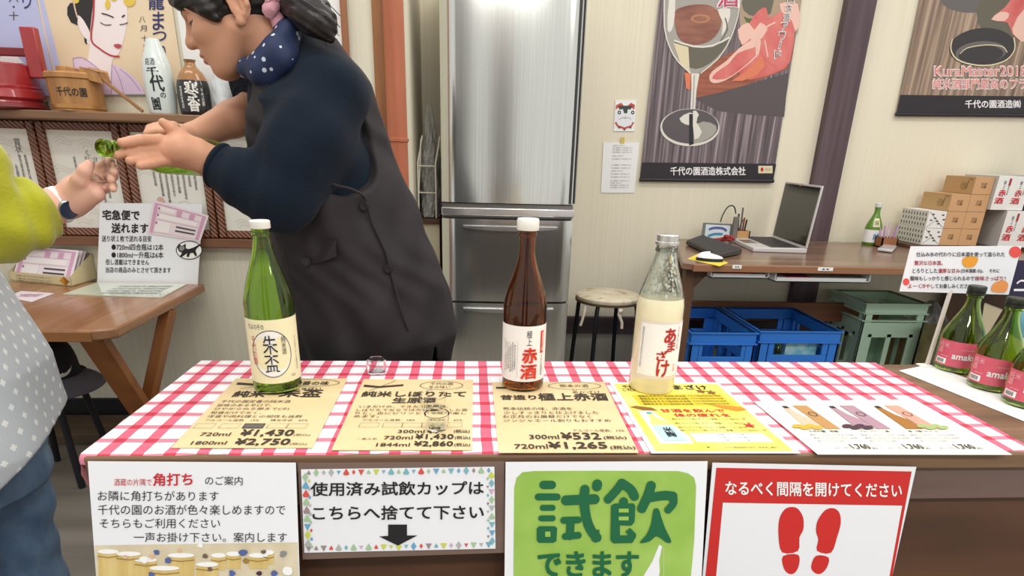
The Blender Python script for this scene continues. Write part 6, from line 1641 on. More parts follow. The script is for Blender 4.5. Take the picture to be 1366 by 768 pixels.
def d_aka(g, h):
    for u in (0.0, 0.5):
        g.text(vert('極上'), (u + 0.19, 0.86, u + 0.27, 0.64), M_CALL, 0.0, 2); g.text('赤', (u + 0.12, 0.60, u + 0.33, 0.40), M_RED, 0.05, 2); g.text('酒', (u + 0.06, 0.36, u + 0.32, 0.18), M_RED, 0.05, 2)
        g.rect(u + 0.34, 0.93, u + 0.41, 0.72, M_DRINK, 2); g.text(vert('熊本名産'), (u + 0.35, 0.72, u + 0.40, 0.45), M_INKSOFT, 0.0, 2)


ya = BY - 0.03
xr0, xr1 = x_d + 0.004, x_d + 0.004 + 0.19
p_lo = at(1331, 325, ya).x; hb = (at(1320, 280, BY - 0.02).z - BZ); ht = at(1332, 234, BY - 0.02).z; p_hi = max(at(1317, 280, BY - 0.02).x, x_d + 0.002); wb = at(1359, 280, BY).x - p_hi
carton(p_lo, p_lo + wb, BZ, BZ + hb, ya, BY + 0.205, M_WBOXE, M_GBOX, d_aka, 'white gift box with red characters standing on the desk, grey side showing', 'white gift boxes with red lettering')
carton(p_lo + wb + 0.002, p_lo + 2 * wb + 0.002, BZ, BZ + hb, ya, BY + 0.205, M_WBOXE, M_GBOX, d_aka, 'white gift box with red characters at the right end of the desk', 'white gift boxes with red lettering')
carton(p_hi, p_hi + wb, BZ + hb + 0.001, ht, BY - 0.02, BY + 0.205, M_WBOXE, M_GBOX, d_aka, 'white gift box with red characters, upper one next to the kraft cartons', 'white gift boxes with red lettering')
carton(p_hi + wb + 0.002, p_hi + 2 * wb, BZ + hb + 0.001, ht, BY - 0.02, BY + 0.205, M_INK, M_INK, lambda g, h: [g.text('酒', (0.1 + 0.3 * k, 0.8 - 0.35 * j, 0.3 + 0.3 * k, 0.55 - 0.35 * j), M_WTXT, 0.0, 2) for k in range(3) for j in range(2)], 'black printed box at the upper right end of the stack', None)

# -------------------------------------------------- crates on the floor
M_BLUE = mat('blue_crate_plastic', '#2f7ad6', 0.4); M_MINT = mat('mint_crate_plastic', '#c3e2c8', 0.45)


def crate(name, x0, x1, y0, y1, z0, h, mt, label, style, rot=0.0, group=None):
    t = thing(name, label, 'crate', ((x0 + x1) / 2, (y0 + y1) / 2, z0), group)
    th = 0.012
    def rim(b, z, dz, out):
        b.box(x0 - out, x1 + out, y0 - out, y0 + th, z, z + dz, mt); b.box(x0 - out, x1 + out, y1 - th, y1 + out, z, z + dz, mt); b.box(x0 - out, x0 + th, y0 + th, y1 - th, z, z + dz, mt); b.box(x1 - th, x1 + out, y0 + th, y1 - th, z, z + dz, mt)
    b = MB(); rim(b, z0 + h - 0.055, 0.055, 0.0); rim(b, z0 + h - 0.008, 0.008, 0.008); rim(b, z0 + h - 0.058, 0.007, 0.008)
    if style == 'mint': rim(b, z0 + h - 0.095, 0.007, 0.010)
    b.build('rim', t, 0.002)
    for (cx, cy) in ((x0, y0), (x1, y0), (x0, y1), (x1, y1)):
        b = MB(); sx = 1 if cx == x0 else -1; sy = 1 if cy == y0 else -1
        b.box(min(cx, cx + sx * 0.045), max(cx, cx + sx * 0.045), min(cy, cy + sy * th), max(cy, cy + sy * th), z0, z0 + h - 0.05, mt); b.box(min(cx, cx + sx * th), max(cx, cx + sx * th), min(cy, cy + sy * 0.045), max(cy, cy + sy * 0.045), z0, z0 + h - 0.05, mt)
        b.build('corner_post', t, 0.002)
    zh = z0 + h - 0.16
    for side in range(4):
        b = MB(); lng = (x1 - x0) if side < 2 else (y1 - y0)
        def put(u0, u1, z_0, z_1):
            a0, a1 = u0 * lng, u1 * lng
            if side < 2: yy = y0 if side == 0 else y1 - th * 0.8; b.box(x0 + a0, x0 + a1, yy, yy + th * 0.8, z_0, z_1, mt)
            else: xx = x0 if side == 2 else x1 - th * 0.8; b.box(xx, xx + th * 0.8, y0 + a0, y0 + a1, z_0, z_1, mt)
        if style == 'blue':
            put(0.13, 0.87, zh, zh + 0.045); put(0.13, 0.87, z0, z0 + 0.05)
            for k in range(1, 4): put(k * 0.25 - 0.035, k * 0.25 + 0.035, z0 + 0.05, zh)
            put(0.13, 0.20, zh + 0.045, z0 + h - 0.055); put(0.80, 0.87, zh + 0.045, z0 + h - 0.055)
        else:
            put(0.13, 0.87, zh - 0.02, zh + 0.058); put(0.13, 0.87, z0, z0 + 0.04); put(0.44, 0.52, z0 + 0.04, zh); put(0.13, 0.2, z0 + 0.04, zh); put(0.8, 0.87, z0 + 0.04, zh)
        b.build('side_panel', t, 0.002)
    b = MB(); b.box(x0 + 0.006, x1 - 0.006, y0 + 0.006, y1 - 0.006, z0 + 0.004, z0 + 0.016, mt); b.build('bottom', t)
    return t


crate('bottle_crate', 0.985, 1.285, 2.585, 3.07, 0.0, 0.38, M_BLUE, 'blue plastic bottle crate under the desk, nearer the stool', 'blue', group='blue bottle crates under the desk')
crate('bottle_crate', 1.318, 1.70, 2.62, 3.07, 0.0, 0.38, M_BLUE, 'blue plastic bottle crate under the desk, next to the mint crate', 'blue', group='blue bottle crates under the desk')
gc0, gc1 = atz(1157, 404, 0.445), atz(1240, 405, 0.445)
crate('bottle_crate', gc0.x, gc1.x, gc0.y, 3.24, 0.0, 0.445, M_MINT, 'mint green plastic crate under the desk, right of the blue crates', 'mint')
b = MB(); b.box(1.47, 1.62, 2.66, 2.69, 0.12, 0.345, streaks('aqua_print', [(0.3, '#2f9fc0'), (0.5, '#8ed4de'), (0.7, '#d7f0f0')], (20, 20, 20), 0.4)); single(b, 'drink_carton', 'aqua printed carton inside the blue crate next to the mint crate', 'carton')
for i, (x, y) in enumerate(((1.40, 2.76), (1.5, 2.85), (1.62, 2.78), (1.58, 2.93), (1.42, 2.95))):
    base = (x, y, 0.017); b = MB(); b.lathe(bottle_prof(0.036, 0.26, 0.15, 0.013, 0.22) + [(0.0001, 0.26)], base, mat('empty_bottle_glass', ('#37506a', '#4a6a40')[i % 2], 0.1, coat=0.5), seg=20); single(b, 'empty_bottle', 'empty bottle standing inside the blue crate next to the mint crate', 'bottle', base, 'empty bottles in the blue crate')

# -------------------------------------------------- clutter under the right end of the desk
b = MB(); x0 = gc1.x + 0.02; b.box(x0, x0 + 0.2, 2.90, 3.19, 0.0, 0.24, M_CART); b.box(x0, x0 + 0.2, 2.898, 2.90, 0.17, 0.175, M_CPRINT); single(b, 'cardboard_box', 'brown cardboard box on the floor beside the mint crate', 'box', bevel=0.003)
t = thing('plastic_bag', 'crumpled grey plastic bag on top of the cardboard box', 'bag', (x0 + 0.1, 3.05, 0.2415)); crumple(x0 + 0.1, 3.05, 0.2415, 0.43, 0.07, 0.09, mat('grey_bag_film', '#8d8987', 0.4), 'bag_body', t, 8)
b = MB(); q_ = [at(*p_, 2.55) for p_ in ((1313, 405), (1337, 414), (1316, 449), (1309, 432))]; b.prism(q_, (0.02, 0.02, 0), mat('cream_board', '#cfc3a4', 0.7)); o = single(b, 'folded_paper', 'cream folded paper propped up behind the pink labelled bottles', 'paper')
xk0, xk1 = at(1255, 430, 2.6).x, at(1345, 430, 2.6).x
b = MB(); b.box(xk0 + 0.12, xk1 + 0.15, 2.55, 2.85, 0.0, 0.36, streaks('tan_crate_wood', [(0.3, '#8a7a52'), (0.7, '#a39466')], (2, 20, 20), 0.6)); single(b, 'wooden_box', 'tan wooden box behind the pink labelled bottles', 'box', bevel=0.004)
# blue bottle and the dark card cut by the frame at the right
base = (1.165, 1.16, TZ + 0.001); t = thing('sake_bottle', 'pale blue bottle at the far right edge, behind the pink labelled bottles', 'bottle', base)
b = MB(); b.lathe(bottle_prof(0.036, 0.20, 0.11, 0.0135, 0.17) + [(0.0001, 0.2)], base, mat('pale_blue_glass', '#6fb3c8', 0.1, coat=0.6), seg=32); b.build('glass_body', t)
b = MB(); w = Wrap(b, base, 0.036); w.area(-1.3, 1.3, 0.02, 0.08, M_LBLW, 1, 16); b.build('label', t)
c = Card(((1355, 347), (1420, 349), (1405, 398), (1342, 394)), lambda x, y: at(x, y, 1.245), mat('indigo_card', '#2a2344', 0.4), 0.0012)
c.pr.stroke([(1356, 378), (1362, 374), (1372, 376)], 0.004, M_WTXT, 2, 3); c.pr.rect(1352, 385, 1380, 388, M_WTXT, 2)
b = c.mb; p0 = at(1375, 396, 1.245); b.box(p0.x - 0.003, p0.x + 0.003, 1.246, 1.25, TZ + 0.0, p0.z + 0.005, M_INK); b.box(p0.x - 0.03, p0.x + 0.03, 1.19, 1.252, TZ + 0.0003, TZ + 0.003, M_INK)
single(b, 'placard_stand', 'dark indigo card on a stand cut off by the right edge', 'sign')

# ================================================================== people
M_SKIN = mat('skin_warm', '#cd997c', 0.5, spec=0.35, bump=0.08, bscale=220); M_SKIN2 = mat('skin_fair', '#deae9a', 0.5, spec=0.35, bump=0.08, bscale=220)
for m_ in (M_SKIN, M_SKIN2):
    b_ = m_.node_tree.nodes['Principled BSDF']; b_.inputs['Subsurface Weight'].default_value = 0.15; b_.inputs['Subsurface Radius'].default_value = (0.012, 0.005, 0.003); b_.inputs['Subsurface Scale'].default_value = 0.6
M_LIPS = mat('lips', '#b4725f', 0.4); M_BROW = mat('brow_hair', '#3a2a24', 0.7); M_LASH = mat('eye_dark', '#231a18', 0.35); M_NAIL = mat('nail', '#ddb3a0', 0.3)
M_HAIR = streaks('dark_brown_hair', [(0.3, '#131011'), (0.6, '#221c1b'), (0.8, '#342b29')], (14, 120, 60), 0.42, 1.0, 4, bump=0.3)
M_SWEAT = mat('navy_knit', '#111b28', 0.9, sheen=0.04, spec=0.2, bump=0.5, bscale=260); M_APR = streaks('charcoal_twill', [(0.3, '#1d181b'), (0.7, '#262024')], (6, 6, 6), 0.75, 2.0, 6, bump=0.15)
M_TROU = mat('slate_trousers', '#2c3340', 0.8); M_SCARF0 = None


def dots_mat(name, base, dot, scale, size, rough=0.7, squash=(1, 1, 1), rnd_=0.6):
    m = mat(name, base, rough); nt = m.node_tree; n = nt.nodes
    tc = n.new('ShaderNodeTexCoord'); mp = n.new('ShaderNodeMapping'); mp.inputs['Scale'].default_value = squash
    v = n.new('ShaderNodeTexVoronoi'); v.inputs['Scale'].default_value = scale; v.inputs['Randomness'].default_value = rnd_
    nt.links.new(tc.outputs['Object'], mp.inputs[0]); nt.links.new(mp.outputs[0], v.inputs['Vector'])
    f = mathn(nt, 'LESS_THAN', v.outputs['Distance'], size)
    nt.links.new(mixn(nt, f, lin(base), lin(dot)), n['Principled BSDF'].inputs['Base Color'])
    return m


M_SCARF = dots_mat('navy_dotted_scarf', '#1f2c4e', '#c4ccd8', 52, 0.21, 0.7, (1, 1, 1), 0.7)
M_PINKS = mat('pink_scrunchie', '#dba0ae', 0.7, sheen=0.3); M_BTN = mat('dark_button', '#221d20', 0.25)


def frame(fwd, up):
    f = Vector(fwd).normalized(); u = (Vector(up) - f * Vector(up).dot(f)).normalized(); l = u.cross(f)     # l: the person's left
    return f, u, l


def wave(X, dirs):
    d = 0
    for (kx, ky, kz, ph, a) in dirs: d = d + a * np.sin(X[..., 0] * kx + X[..., 1] * ky + X[..., 2] * kz + ph)
    return d


# ------------------------------------------------------------------ the woman pouring
HS = 0.96; HEAD_O = at(301, 18, 1.35) + Vector((0, 0.072, 0))
yw = R(6); pt = R(20)
f_ = Vector((-math.cos(pt) * math.cos(yw), -math.cos(pt) * math.sin(yw), -math.sin(pt))); hf, hu, hl = frame(f_, (0, 0, 1))
HM = np.array([hf, hl, hu]).T          # columns: forward, left, up


def H(f, l, u): return np.array(HEAD_O) + HS * (np.array(hf) * f + np.array(hl) * l + np.array(hu) * u)


def hloc(C): return ((C - np.array(HEAD_O)) @ HM) / HS


woman = thing('person', 'woman in charcoal apron and navy knit leaning forward, pouring from a green bottle', 'person', (-0.22, 1.5, 0.0))
F = Field(HEAD_O - Vector((0.2, 0.17, 0.22)), HEAD_O + Vector((0.2, 0.17, 0.19)), 0.0023)
e = lambda c, r, k=0.012, mode='add', rm=None: F.ell(H(*c), np.array(r) * HS, HM if rm is None else rm, k, mode)
cn = lambda a, b_, ra, rb, k=0.01, mode='add', sc=None: F.cone(H(*a), H(*b_), ra * HS, rb * HS, k, mode, sc)
e((-0.012, 0, 0.052), (0.093, 0.072, 0.078))                       # skull
e((0.035, 0, 0.045), (0.062, 0.064, 0.06), 0.02)                   # forehead
e((0.048, 0, -0.005), (0.048, 0.056, 0.058), 0.02)                 # mid face
e((0.050, 0, -0.045), (0.044, 0.046, 0.045), 0.02)                 # mouth barrel
cn((0.004, 0.045, -0.02), (0.055, 0.024, -0.071), 0.024, 0.017, 0.02); cn((0.004, -0.045, -0.02), (0.055, -0.024, -0.071), 0.024, 0.017, 0.02)   # jaw
cn((0.070, 0.010, -0.073), (0.070, -0.010, -0.073), 0.0175, 0.0175, 0.016)   # chin
e((0.058, 0.033, -0.004), (0.032, 0.026, 0.024), 0.014); e((0.058, -0.033, -0.004), (0.032, 0.026, 0.024), 0.014)   # cheeks
cn((0.088, 0, 0.030), (0.106, 0, -0.004), 0.0075, 0.010, 0.010); cn((0.098, 0, -0.010), (0.109, 0, -0.011), 0.012, 0.0105, 0.007)     # nose bridge and tip
for s in (1, -1):
    cn((0.095, s * 0.010, -0.014), (0.099, s * 0.011, -0.013), 0.0085, 0.0075, 0.006)         # wings
    e((0.090, s * 0.031, 0.020), (0.014, 0.020, 0.012), 0.012, 'sub')                         # sockets
    e((0.074, s * 0.031, 0.019), (0.0145, 0.017, 0.0135), 0.004)                              # eyeballs and lids
    cn((0.090, s * 0.014, 0.037), (0.078, s * 0.048, 0.039), 0.006, 0.005, 0.010)             # brow ridge
    e((0.103, s * 0.006, -0.021), (0.004, 0.003, 0.002), 0.002, 'sub')                        # nostrils
    # ears: rim, lobe, hollow
    ec = lambda f, u: (f - 0.012, s * (0.073 + 0.012 * max(0, (-f - 0.0) / 0.03)), u)
    pts = [(0.004, 0.020), (0.002, 0.034), (-0.010, 0.042), (-0.024, 0.038), (-0.030, 0.022), (-0.026, 0.004), (-0.014, -0.010), (-0.004, -0.020), (0.003, -0.018)]
    for a, b2 in zip(pts[:-1], pts[1:]): cn(ec(*a), ec(*b2), 0.0055, 0.0055, 0.003)
    e(ec(-0.012, 0.010), (0.021, 0.0035, 0.029), 0.002); cn(ec(-0.001, -0.014), ec(-0.004, -0.018), 0.007, 0.006, 0.006)
    q = np.array(ec(-0.012, 0.014)); e((q[0], q[1] + s * 0.0065, q[2]), (0.011, 0.0075, 0.018), 0.003, 'sub')
    cn(ec(-0.018, 0.028), ec(-0.016, 0.002), 0.0035, 0.004, 0.004)
e((0.093, 0, -0.037), (0.010, 0.021, 0.0065), 0.006); e((0.091, 0, -0.050), (0.010, 0.019, 0.0075), 0.006)        # lips
e((0.103, 0, -0.0432), (0.009, 0.024, 0.0016), 0.002, 'sub')                                                 # mouth line
e((0.100, 0, -0.062), (0.010, 0.020, 0.006), 0.008, 'sub')
cn((-0.03, 0, -0.02), (-0.058, 0, -0.14), 0.053, 0.056, 0.02)                                                # neck
NB = H(-0.058, 0, -0.14)
FH = F
# body, arms and hands
BODY = [(0.40, -0.21, 1.51, 0.085, 0.15), (0.60, -0.215, 1.51, 0.11, 0.165), (0.80, -0.235, 1.505, 0.13, 0.175), (0.95, -0.275, 1.49, 0.125, 0.16), (1.08, -0.315, 1.475, 0.12, 0.165), (1.19, -0.350, 1.455, 0.09, 0.15), (1.235, -0.372, 1.445, 0.055, 0.08)]
FB = Field((-0.62, 1.15, 0.02), (0.08, 1.80, 1.32), 0.006)
FB.stack(BODY, 0.02)
FB.cone(NB, (-0.375, 1.44, 1.20), 0.055, 0.065, 0.03)
for s in (1, -1): FB.chain([(-0.22, 1.51 + s * 0.085, 0.62), (-0.21, 1.51 + s * 0.09, 0.38), (-0.20, 1.51 + s * 0.09, 0.06)], [0.085, 0.06, 0.04], 0.03); FB.cone((-0.20, 1.51 + s * 0.09, 0.05), (-0.32, 1.51 + s * 0.10, 0.05), 0.036, 0.03, 0.02)
A_SH = at(437, 130, 1.335); A_EL = at(374, 262, 1.255); A_WR = at(281, 216, 1.275)
B_SH = Vector((-0.36, 1.60, 1.20)); B_EL = at(338, 147, 1.555); B_WR = at(256, 183, 1.44)
FB.chain([A_SH, A_EL], [0.05, 0.04], 0.02); FB.chain([B_SH, B_EL], [0.05, 0.042], 0.02)
lo = np.minimum(np.minimum(A_WR, B_EL), B_WR); 
FA = Field((-0.80, 1.10, 0.93), (-0.36, 1.62, 1.26), 0.0026)
FA.chain([A_EL, A_EL.lerp(A_WR, 0.5), A_WR], [0.040, 0.037, 0.0265], 0.01)
FA.chain([B_EL, B_EL.lerp(B_WR, 0.35), B_WR], [0.040, 0.037, 0.0255], 0.01)
# near (left) hand, its back to the camera, fingers along the bottle
dw = (A_EL - A_WR).normalized()
hy = 1.228
P = lambda x, y, Y: at(x, y, Y)
wr = P(279, 215, 1.268)
pal = [P(262, 205, 1.252), P(240, 199, 1.233), P(222, 201, 1.224)]
FA.chain([A_WR, wr, pal[0], pal[1], pal[2]], [0.0265, 0.0265, 0.025, 0.024, 0.019], 0.012)
FA.cone(P(262, 198, 1.252), P(217, 190, 1.236), 0.0145, 0.0125, 0.012); FA.cone(P(262, 214, 1.25), P(226, 213, 1.236), 0.015, 0.0125, 0.012)
for kn, md, tp, rr in (((214, 187), (187, 186.5), (162.5, 190.5), (0.0105, 0.0092, 0.0076)), ((215, 197), (184, 200), (155.5, 206.5), (0.0108, 0.0094, 0.0078)), ((217, 207), (192, 211), (173, 214.5), (0.0102, 0.009, 0.0074)), ((222, 214.5), (203, 218.5), (187, 221), (0.0092, 0.008, 0.0068))):
    k0, k1, k2 = P(*kn, 1.222), P(*md, 1.179), P(*tp, 1.150)
    FA.chain([P((kn[0] + 245) / 2, (kn[1] + 201) / 2, 1.236), k0, k1, k1.lerp(k2, 0.5), k2], [0.0112, rr[0] * 0.98, rr[1] * 0.97, (rr[1] + rr[2]) / 2, rr[2]], 0.003)
    FA.ell(k0 + Vector((0, -0.004, 0)), (0.0095, 0.009, 0.0085), None, 0.005)
FA.chain([P(258, 196, 1.256), P(240, 181, 1.250), P(228, 171, 1.242), P(217.5, 163.5, 1.236)], [0.0165, 0.0125, 0.0098, 0.0078], 0.006)
# far (right) hand: palm behind the bottle, fingers over its top
FA.chain([B_WR, P(240, 184, 1.39), P(222, 182, 1.352)], [0.0255, 0.0245, 0.021], 0.012)
for i, (bx, by) in enumerate(((206, 172), (213, 170), (221, 169), (229, 170))):
    FA.chain([P(228 - 3 * i + 6, 180, 1.352), P(bx + 3, by, 1.325), P(bx - 4, by + 1, 1.285), P(bx - 9, by + 7, 1.262)], [0.0125, 0.0105, 0.0095, 0.0078], 0.0045)
FA.chain([P(236, 188, 1.36), P(224, 200, 1.335), P(206, 207, 1.315)], [0.0135, 0.0105, 0.0085], 0.006)


def z_lips(C):
    q = hloc(C); return (q[:, 0] > 0.082) & (np.abs(q[:, 1]) < 0.023 - 0.25 * np.abs(q[:, 2] + 0.043)) & (q[:, 2] < -0.0325) & (q[:, 2] > -0.0555)


def z_brow(C):
    q = hloc(C); a = np.abs(q[:, 1]); return (q[:, 0] > 0.05) & (a > 0.013) & (a < 0.051) & (np.abs(q[:, 2] - (0.0385 + 0.12 * (a - 0.013) - 3.6 * np.maximum(a - 0.036, 0) ** 1.5)) < 0.0035)


def z_eye(C):
    q = hloc(C); a = np.abs(q[:, 1]); return (q[:, 0] > 0.06) & (a > 0.0155) & (a < 0.05) & (np.abs(q[:, 2] - (0.0125 + 9 * (a - 0.032) ** 2)) < 0.0018)


body = skin('body', [FH, FB, FA], M_SKIN, woman, [(M_LIPS, z_lips), (M_BROW, z_brow), (M_LASH, z_eye)])

# hair: cap with fringe, sideburns, pulled back to a tie
Fh = Field(HEAD_O - Vector((0.2, 0.17, 0.12)), HEAD_O + Vector((0.22, 0.17, 0.2)), 0.003)
eh = lambda c, r, k=0.01, mode='add', rm=None: Fh.ell(H(*c), np.array(r) * HS, HM if rm is None else rm, k, mode)
eh((-0.014, 0, 0.056), (0.104, 0.082, 0.089)); eh((0.030, 0, 0.062), (0.075, 0.074, 0.064), 0.02)
eh((-0.07, 0, 0.02), (0.045, 0.055, 0.06), 0.02)
Fh.cone(H(0.096, 0.02, 0.066), H(0.088, 0.045, 0.050), 0.012, 0.008, 0.015); Fh.cone(H(0.097, -0.02, 0.066), H(0.088, -0.045, 0.052), 0.012, 0.008, 0.015)
for s in (1, -1):
    Fh.cone(H(0.052, s * 0.066, 0.07), H(0.040, s * 0.0665, 0.022), 0.020, 0.014, 0.012); Fh.cone(H(0.040, s * 0.0665, 0.022), H(0.024, s * 0.067, -0.008), 0.013, 0.005, 0.01)
# carve the face, the ears and the nape out of it
eh((0.088, 0, -0.012), (0.052, 0.064, 0.066), 0.008, 'sub'); eh((0.05, 0.0, -0.07), (0.085, 0.085, 0.065), 0.006, 'sub')
for s in (1, -1): eh((-0.022, s * 0.082, 0.010), (0.030, 0.022, 0.040), 0.006, 'sub'); eh((0.0, s * 0.08, -0.03), (0.055, 0.03, 0.03), 0.008, 'sub')
Fh.warp(lambda X: 0.0007 * np.sin(((X - np.array(HEAD_O)) @ np.array(hu)) * 420 + 60 * ((X - np.array(HEAD_O)) @ np.array(hf)) + 3 * np.sin(((X - np.array(HEAD_O)) @ np.array(hf)) * 60)))
hair = skin('hair', [Fh], M_HAIR, woman)
tie = P(382, 5, 1.385); 
Fp = Field((-0.42, 1.22, 1.18), (-0.08, 1.52, 1.50), 0.0035)
pp = [Vector(H(-0.10, 0.012, 0.030)), tie, P(401, 9, 1.36), P(416, 19, 1.34), P(430, 33, 1.325), P(441, 52, 1.32)]
Fp.chain(pp, [0.034, 0.020, 0.030, 0.035, 0.027, 0.007], 0.012)
Fp.warp(lambda X: 0.0012 * np.sin((X[..., 0] * 0.6 + X[..., 2]) * 260 + X[..., 1] * 150) + 0.001 * np.sin((X[..., 0] * 0.6 + X[..., 2]) * 470))
skin('ponytail', [Fp], M_HAIR, woman)
b = MB(); r_ = random.Random(6)
for k in range(16):
    a0 = P(398 + r_.uniform(-4, 8), 6 + r_.uniform(-3, 12), 1.335 + r_.uniform(-0.02, 0.02)); ex_, ey_ = r_.uniform(428, 456), r_.uniform(6, 66)
    mid = P((398 + ex_) / 2 + r_.uniform(-2, 12), (6 + ey_) / 2 - r_.uniform(2, 14), 1.33); b.tube(spline([tuple(a0), tuple(mid), tuple(P(ex_, ey_, 1.32))], 5, False), 0.0008, M_HAIR, 5)
b.build('loose_strands', woman)
b = MB(); ring = []
ax = (pp[2] - pp[0]).normalized(); u0 = ax.orthogonal().normalized(); v0 = ax.cross(u0)
for i in range(40):
    a = 2 * math.pi * i / 40; rr = 0.030 + 0.005 * math.sin(a * 9); ring.append(tie + ax * 0.003 + (u0 * math.cos(a) + v0 * math.sin(a)) * rr + ax * 0.006 * math.sin(a * 7))
b.tube(ring, [0.0135 + 0.003 * math.sin(i * 1.9) for i in range(40)], M_PINKS, 10, closed=True); b.build('scrunchie', woman)

# trousers
Ft = Field((-0.42, 1.26, 0.02), (0.05, 1.78, 0.86), 0.006)
Ft.stack([(0.55, -0.21, 1.51, 0.125, 0.175), (0.84, -0.235, 1.505, 0.142, 0.187)], 0.02)
for s in (1, -1): Ft.chain([(-0.22, 1.51 + s * 0.085, 0.62), (-0.21, 1.51 + s * 0.09, 0.38), (-0.20, 1.51 + s * 0.09, 0.09)], [0.102, 0.08, 0.07], 0.03)
skin('trousers', [Ft], M_TROU, woman)
for s in (1, -1):
    Fs = Field((-0.40, 1.51 + s * 0.1 - 0.09, 0.0), (-0.10, 1.51 + s * 0.1 + 0.09, 0.16), 0.005); Fs.cone((-0.185, 1.51 + s * 0.09, 0.05), (-0.33, 1.51 + s * 0.105, 0.042), 0.047, 0.04, 0.01); Fs.plane_cut((0, 0, 0.004), (0, 0, -1)); skin('shoe', [Fs], M_BLACK, woman)

# navy knit: body and the two sleeves
SW = [(z, x, y, rx + 0.014, ry + 0.014) for z, x, y, rx, ry in BODY[2:]]
Fk = Field((-0.66, 1.10, 0.78), (0.0, 1.76, 1.34), 0.0042)
Fk.stack(SW, 0.02)
Fk.cone((-0.37, 1.445, 1.20), (-0.36, 1.45, 1.15), 0.078, 0.11, 0.03)
kf = lambda X: wave(X, [(34, 18, 41, 0.4, 0.0022), (-61, 33, 52, 1.7, 0.0011), (23, -70, 30, 0.9, 0.0012)])
Fk.chain([A_SH + Vector((0.0, 0.02, 0.0)), A_SH.lerp(A_EL, 0.5), A_EL + Vector((0.004, 0, -0.004))], [0.074, 0.072, 0.062], 0.035)
Fk.cone(P(396, 70, 1.43), P(440, 122, 1.42), 0.040, 0.070, 0.05); Fk.cone(P(400, 74, 1.40), P(428, 112, 1.36), 0.028, 0.05, 0.04)
c1 = A_WR + dw * 0.012
Fk.chain([A_EL + Vector((0.004, 0, -0.004)), A_EL.lerp(A_WR, 0.45), c1], [0.063, 0.056, 0.040], 0.012)
bw = (B_EL - B_WR).normalized(); c2 = B_EL + bw * -0.006
Fk.chain([B_SH, P(355, 112, 1.57), c2], [0.086, 0.068, 0.056], 0.03)
Fk.warp(kf)
# rings of folds near the elbow, then trim the cuffs flat
Fk.warp(lambda X: 0.0026 * np.sin(((X - np.array(A_EL)) @ np.array(dw)) * 210 + X[..., 1] * 60 + X[..., 2] * 35) * np.exp(-(np.linalg.norm(X - np.array(A_EL.lerp(A_WR, 0.3)), axis=-1) / 0.07) ** 2))
sl, X = Fk.blk(np.array(c1) - 0.075, np.array(c1) + 0.075); Fk.d[sl] = np.maximum(Fk.d[sl], -((X - np.array(c1)) @ np.array(dw)))
sl, X = Fk.blk(np.array(c2) - 0.085, np.array(c2) + 0.085); Fk.d[sl] = np.maximum(Fk.d[sl], -((X - np.array(c2)) @ np.array(bw)))
skin('sweater', [Fk], M_SWEAT, woman, smooth=4)
for (c_, d_, r_) in ((c1, dw, 0.0395), (c2, bw, 0.055)):
    b = MB(); u0 = d_.orthogonal().normalized(); v0 = d_.cross(u0)
    b.tube([c_ + d_ * 0.004 + (u0 * math.cos(2 * math.pi * i / 40) + v0 * math.sin(2 * math.pi * i / 40)) * r_ for i in range(40)], 0.0055, M_SWEAT, 10, closed=True); b.build('cuff', woman)

# apron: a sleeveless smock with wide armholes and a flared skirt
AP = [(0.575, -0.235, 1.49, 0.172, 0.215), (0.70, -0.225, 1.49, 0.198, 0.222), (0.80, -0.243, 1.487, 0.190, 0.215), (0.90, -0.268, 1.48, 0.178, 0.200), (0.97, -0.285, 1.475, 0.170, 0.190), (1.08, -0.318, 1.465, 0.152, 0.186), (1.17, -0.333, 1.452, 0.118, 0.165), (1.21, -0.343, 1.445, 0.094, 0.125), (1.238, -0.352, 1.44, 0.066, 0.08)]


def apfold(X, a):
    z = X[..., 2]; s_ = np.clip((1.0 - z) / 0.4, 0, 1)
    return -0.006 * s_ * np.sin(a * 7 + 0.6 + z * 4) - 0.0035 * s_ * np.sin(a * 13 + z * 9) + wave(X, [(30, 0, 45, 1.0, 0.002), (55, 20, -38, 0.3, 0.0018)])


Fa = Field((-0.58, 1.16, 0.56), (0.08, 1.76, 1.32), 0.0042)
Fa.stack(AP, 0.01, 'add', apfold)
Fa.cone(P(424, 72, 1.47), P(449, 130, 1.47), 0.045, 0.070, 0.04); Fa.cone(P(449, 130, 1.47), P(464, 190, 1.47), 0.070, 0.085, 0.04); Fa.cone(P(402, 66, 1.40), P(424, 72, 1.44), 0.020, 0.045, 0.03)
Fa.ell(A_SH + Vector((0.005, -0.03, -0.03)), (0.118, 0.10, 0.155), np.array(Matrix.Rotation(R(-22), 3, 'Y')), 0.008, 'sub')
Fa.ell(B_SH + Vector((0.0, 0.05, -0.03)), (0.115, 0.085, 0.155), np.array(Matrix.Rotation(R(-22), 3, 'Y')), 0.008, 'sub')
Fa.cone((-0.40, 1.42, 1.33), (-0.372, 1.44, 1.235), 0.075, 0.060, 0.01, 'sub')
Fa.chain([P(388, 74, 1.385), P(368, 112, 1.365), P(361, 165, 1.352), P(368, 240, 1.35)], [0.020, 0.030, 0.038, 0.05], 0.03)
Fa.warp(lambda X: 0.0016 * np.sin(X[..., 0] * 95 + X[..., 2] * 70 + 3 * np.sin(X[..., 2] * 22)) * (X[..., 1] < 1.45))
